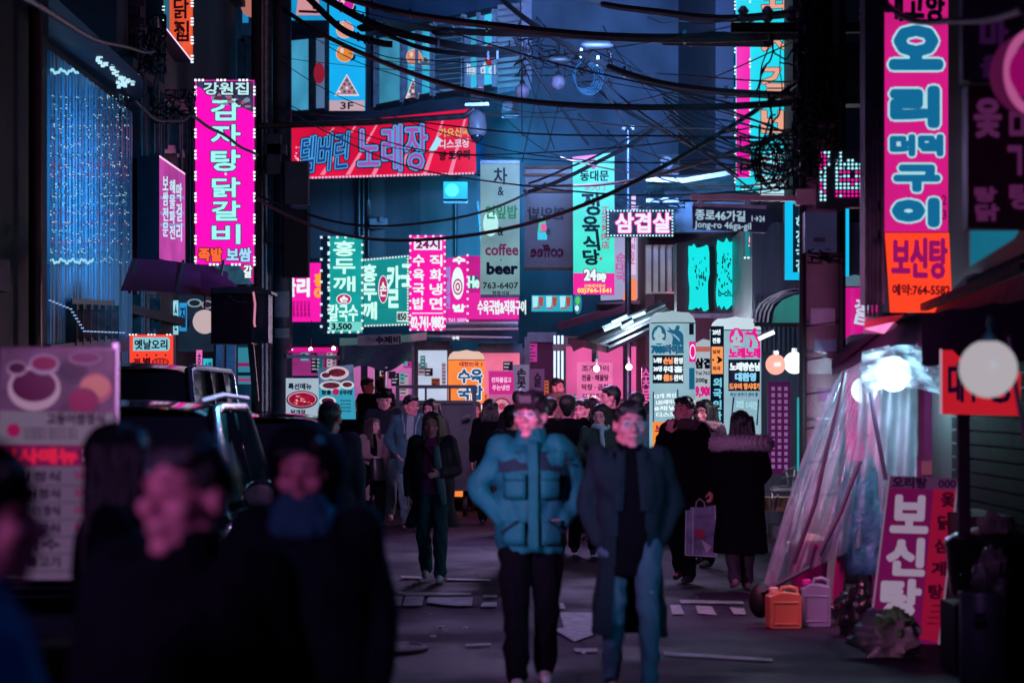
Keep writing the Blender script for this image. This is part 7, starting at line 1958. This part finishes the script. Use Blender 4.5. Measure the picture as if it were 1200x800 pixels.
# bundle of thin lines between windows and the right pole
rnd = random.Random(3)
for i in range(26):
    x0 = rnd.choice([rnd.uniform(300,345), rnd.uniform(540,620), rnd.uniform(600,760)]); y0 = rnd.uniform(-20,150)
    x1 = rnd.uniform(860,960); y1 = rnd.uniform(20,235)
    if i % 6 == 0: x0, y0, x1, y1 = rnd.uniform(300,420), rnd.uniform(20,110), rnd.uniform(540,700), rnd.uniform(20,130)
    Y0 = 40 if x0 < 350 else 43.8 if x0 < 606 else 47; Y1 = 20.3 if x1 > 800 else rnd.uniform(33,38)
    cable(P(x0,y0,Y0), P(x1,y1,Y1), rnd.uniform(.02,.55), rnd.uniform(.005,.011), 'thin cable in the web strung between the buildings and the concrete pole', 'thin cables of the web', 20, .03, bluec if i % 7 == 0 else None, i)
for i in range(9):
    y0 = 110+i*5; cable(P(775+i*2,y0,24), P(948,150+i*7,20.2), .12+.03*(i%4), .010, 'thin blue lit cable in the fan reaching the concrete pole', 'fan of cables at the concrete pole', 16, .02, bluec, i+80)
# cables on and about the concrete pole: tangles, coils
mb = MB(); rnd = random.Random(9)
def tangle(label, cx, cy, w, h, Y, n, r_, seed, m=None, drop=True):
    rnd = random.Random(seed); mb = MB()
    for i in range(n):
        x = cx+rnd.gauss(0,w); y = cy+rnd.gauss(0,h); pts = []; ang = rnd.uniform(0,6.28); 
        for j in range(11):
            pts.append(P(x,y,Y+rnd.uniform(-.22,.22))); ang += rnd.uniform(-.9,.9); x += math.cos(ang)*w*.38; y += math.sin(ang)*h*.30
            x = min(max(x, cx-2.0*w), cx+2.0*w); y = min(max(y, cy-1.9*h), cy+1.9*h)
        q = []
        for j in range(len(pts)-1):
            for u in (0,.33,.66): 
                a_ = pts[max(j-1,0)]; b_ = pts[j]; c_ = pts[j+1]; d_ = pts[min(j+2,len(pts)-1)]
                q.append(.5*((2*b_)+(c_-a_)*u+(2*a_-5*b_+4*c_-d_)*u*u+(3*b_-a_-3*c_+d_)*u**3))
        mb.tube(q, r_*rnd.uniform(.6,1.5), 5)
    return props(mb.build('cable_tangle', m or cablem, None, smooth=True, kind='stuff'), label, 'cables')
tangle('knot of black cables round the top of the concrete pole', 955, 62, 10, 40, 19.7, 52, .011, 1)
tangle('knot of thin cables before the tall cyan sign', 918, 120, 14, 48, 20.4, 15, .0065, 2)
tangle('black coils of cable hanging left of the pole head', 896, 190, 14, 16, 20.2, 30, .006, 3)
tangle('dense cables on the pole above the street name arm', 957, 160, 14, 24, 19.6, 46, .008, 4)
tangle('blue lit cable ends beside the pole bracket', 945, 195, 16, 14, 19.8, 20, .006, 5, bluec)
tangle('tangle of cables on the bracket over the parapet', 690, 78, 14, 12, 36, 26, .011, 6)
tangle('tangle of cables beside the round globes', 625, 62, 14, 14, 37, 22, .009, 7)
tangle('dark cables hanging on the pipes at upper left', 178, 52, 8, 18, 32, 30, .012, 8)
tangle('dark cables hanging lower on the left pipes', 205, 125, 12, 10, 33, 22, .011, 12)
tangle('silvery cables over the pork belly sign', 762, 234, 20, 5, 34.6, 14, .009, 13, bluec)
tangle('cables under the meter box', 961, 300, 7, 4, 19.75, 10, .006, 14)
mb = MB()
for i in range(5):
    c = P(684+i*1.5, 76+i*.5, 35.6); mb.tube([c+Vector((.16*math.cos(a)*(1+.08*i), -.03*i, -.17-.19*math.sin(a)*(1+.1*i))) for a in np.linspace(-1.2,4.3,22)], .008, 5)
props(mb.build('cable_coil', bluec, None, smooth=True), 'coil of pale cable hanging on the concrete parapet', 'cable coil')
mb = MB()
for i in range(9):
    c = P(893+i*2, 178+(i%3)*3, 20.1-.03*i); mb.tube([c+Vector((.09*math.cos(a)*(1+.05*i), 0, -.06-.15*math.sin(a)*(1+.06*i))) for a in np.linspace(0,6.283,24)], .006, 5)
props(mb.build('cable_coil', cablem, None, smooth=True), 'coil of black cable hanging left of the concrete pole', 'cable coil')
# diagonal cables before the left windows and over the parapet
for i,(a,b,c,d,Ya,Yb,sg,r_) in enumerate(((600,40,690,170,36,37,.05,.022),(700,90,745,160,36,36,.05,.03),(604,50,650,175,37,37,.0,.012),(640,60,612,190,37,37,.0,.01),(655,120,640,180,37,37,.02,.012),(610,0,612,160,38,38,.0,.012),(760,150,620,215,34,36,.05,.016),(620,225,790,135,36,34,.1,.03))):
    cable(P(a,b,Ya), P(c,d,Yb), sg, r_, 'slanting cable before the pale concrete walls', 'slanting cables by the parapet', 12, .01, seed=i+200)

for i,(x,y,Y,w) in enumerate(((520,38,33.6,.34),(700,53,30,.4),(840,44,23,.3),(655,70,33,.3),(430,33,34,.28))):
    c = P(x,y,Y); MB().tube([c+Vector((-w/2,0,.01)),c+Vector((-w/2+.06,0,0)),c+Vector((w/2-.06,0,0)),c+Vector((w/2,0,-.01))], [.02,.055,.055,.02], 10).build('x', cablem, None, smooth=True)
    o = bpy.data.objects['x']; o.name = 'splice_case'; props(o, ('black splice case on the cables before the billiard windows','long splice case on the level cable over the parapet','splice case near the tall cyan sign','splice case hanging beside the parapet tangle','splice case next to the column sign')[i], 'splice case')
for i in range(26):
    a = L_[i % 6]; u = random.Random(i).uniform(.1,.9); p = P(a[0],a[1],a[2]).lerp(P(a[3],a[4],a[5]), u); p.z -= a[6]*4*u*(1-u)
    props(MB().box(p, (.03,.12,.12)).build('cable_tie', steel, None), 'small clamp gripping the thick overhead cables', 'cable clamp', 'clamps on the overhead cables')
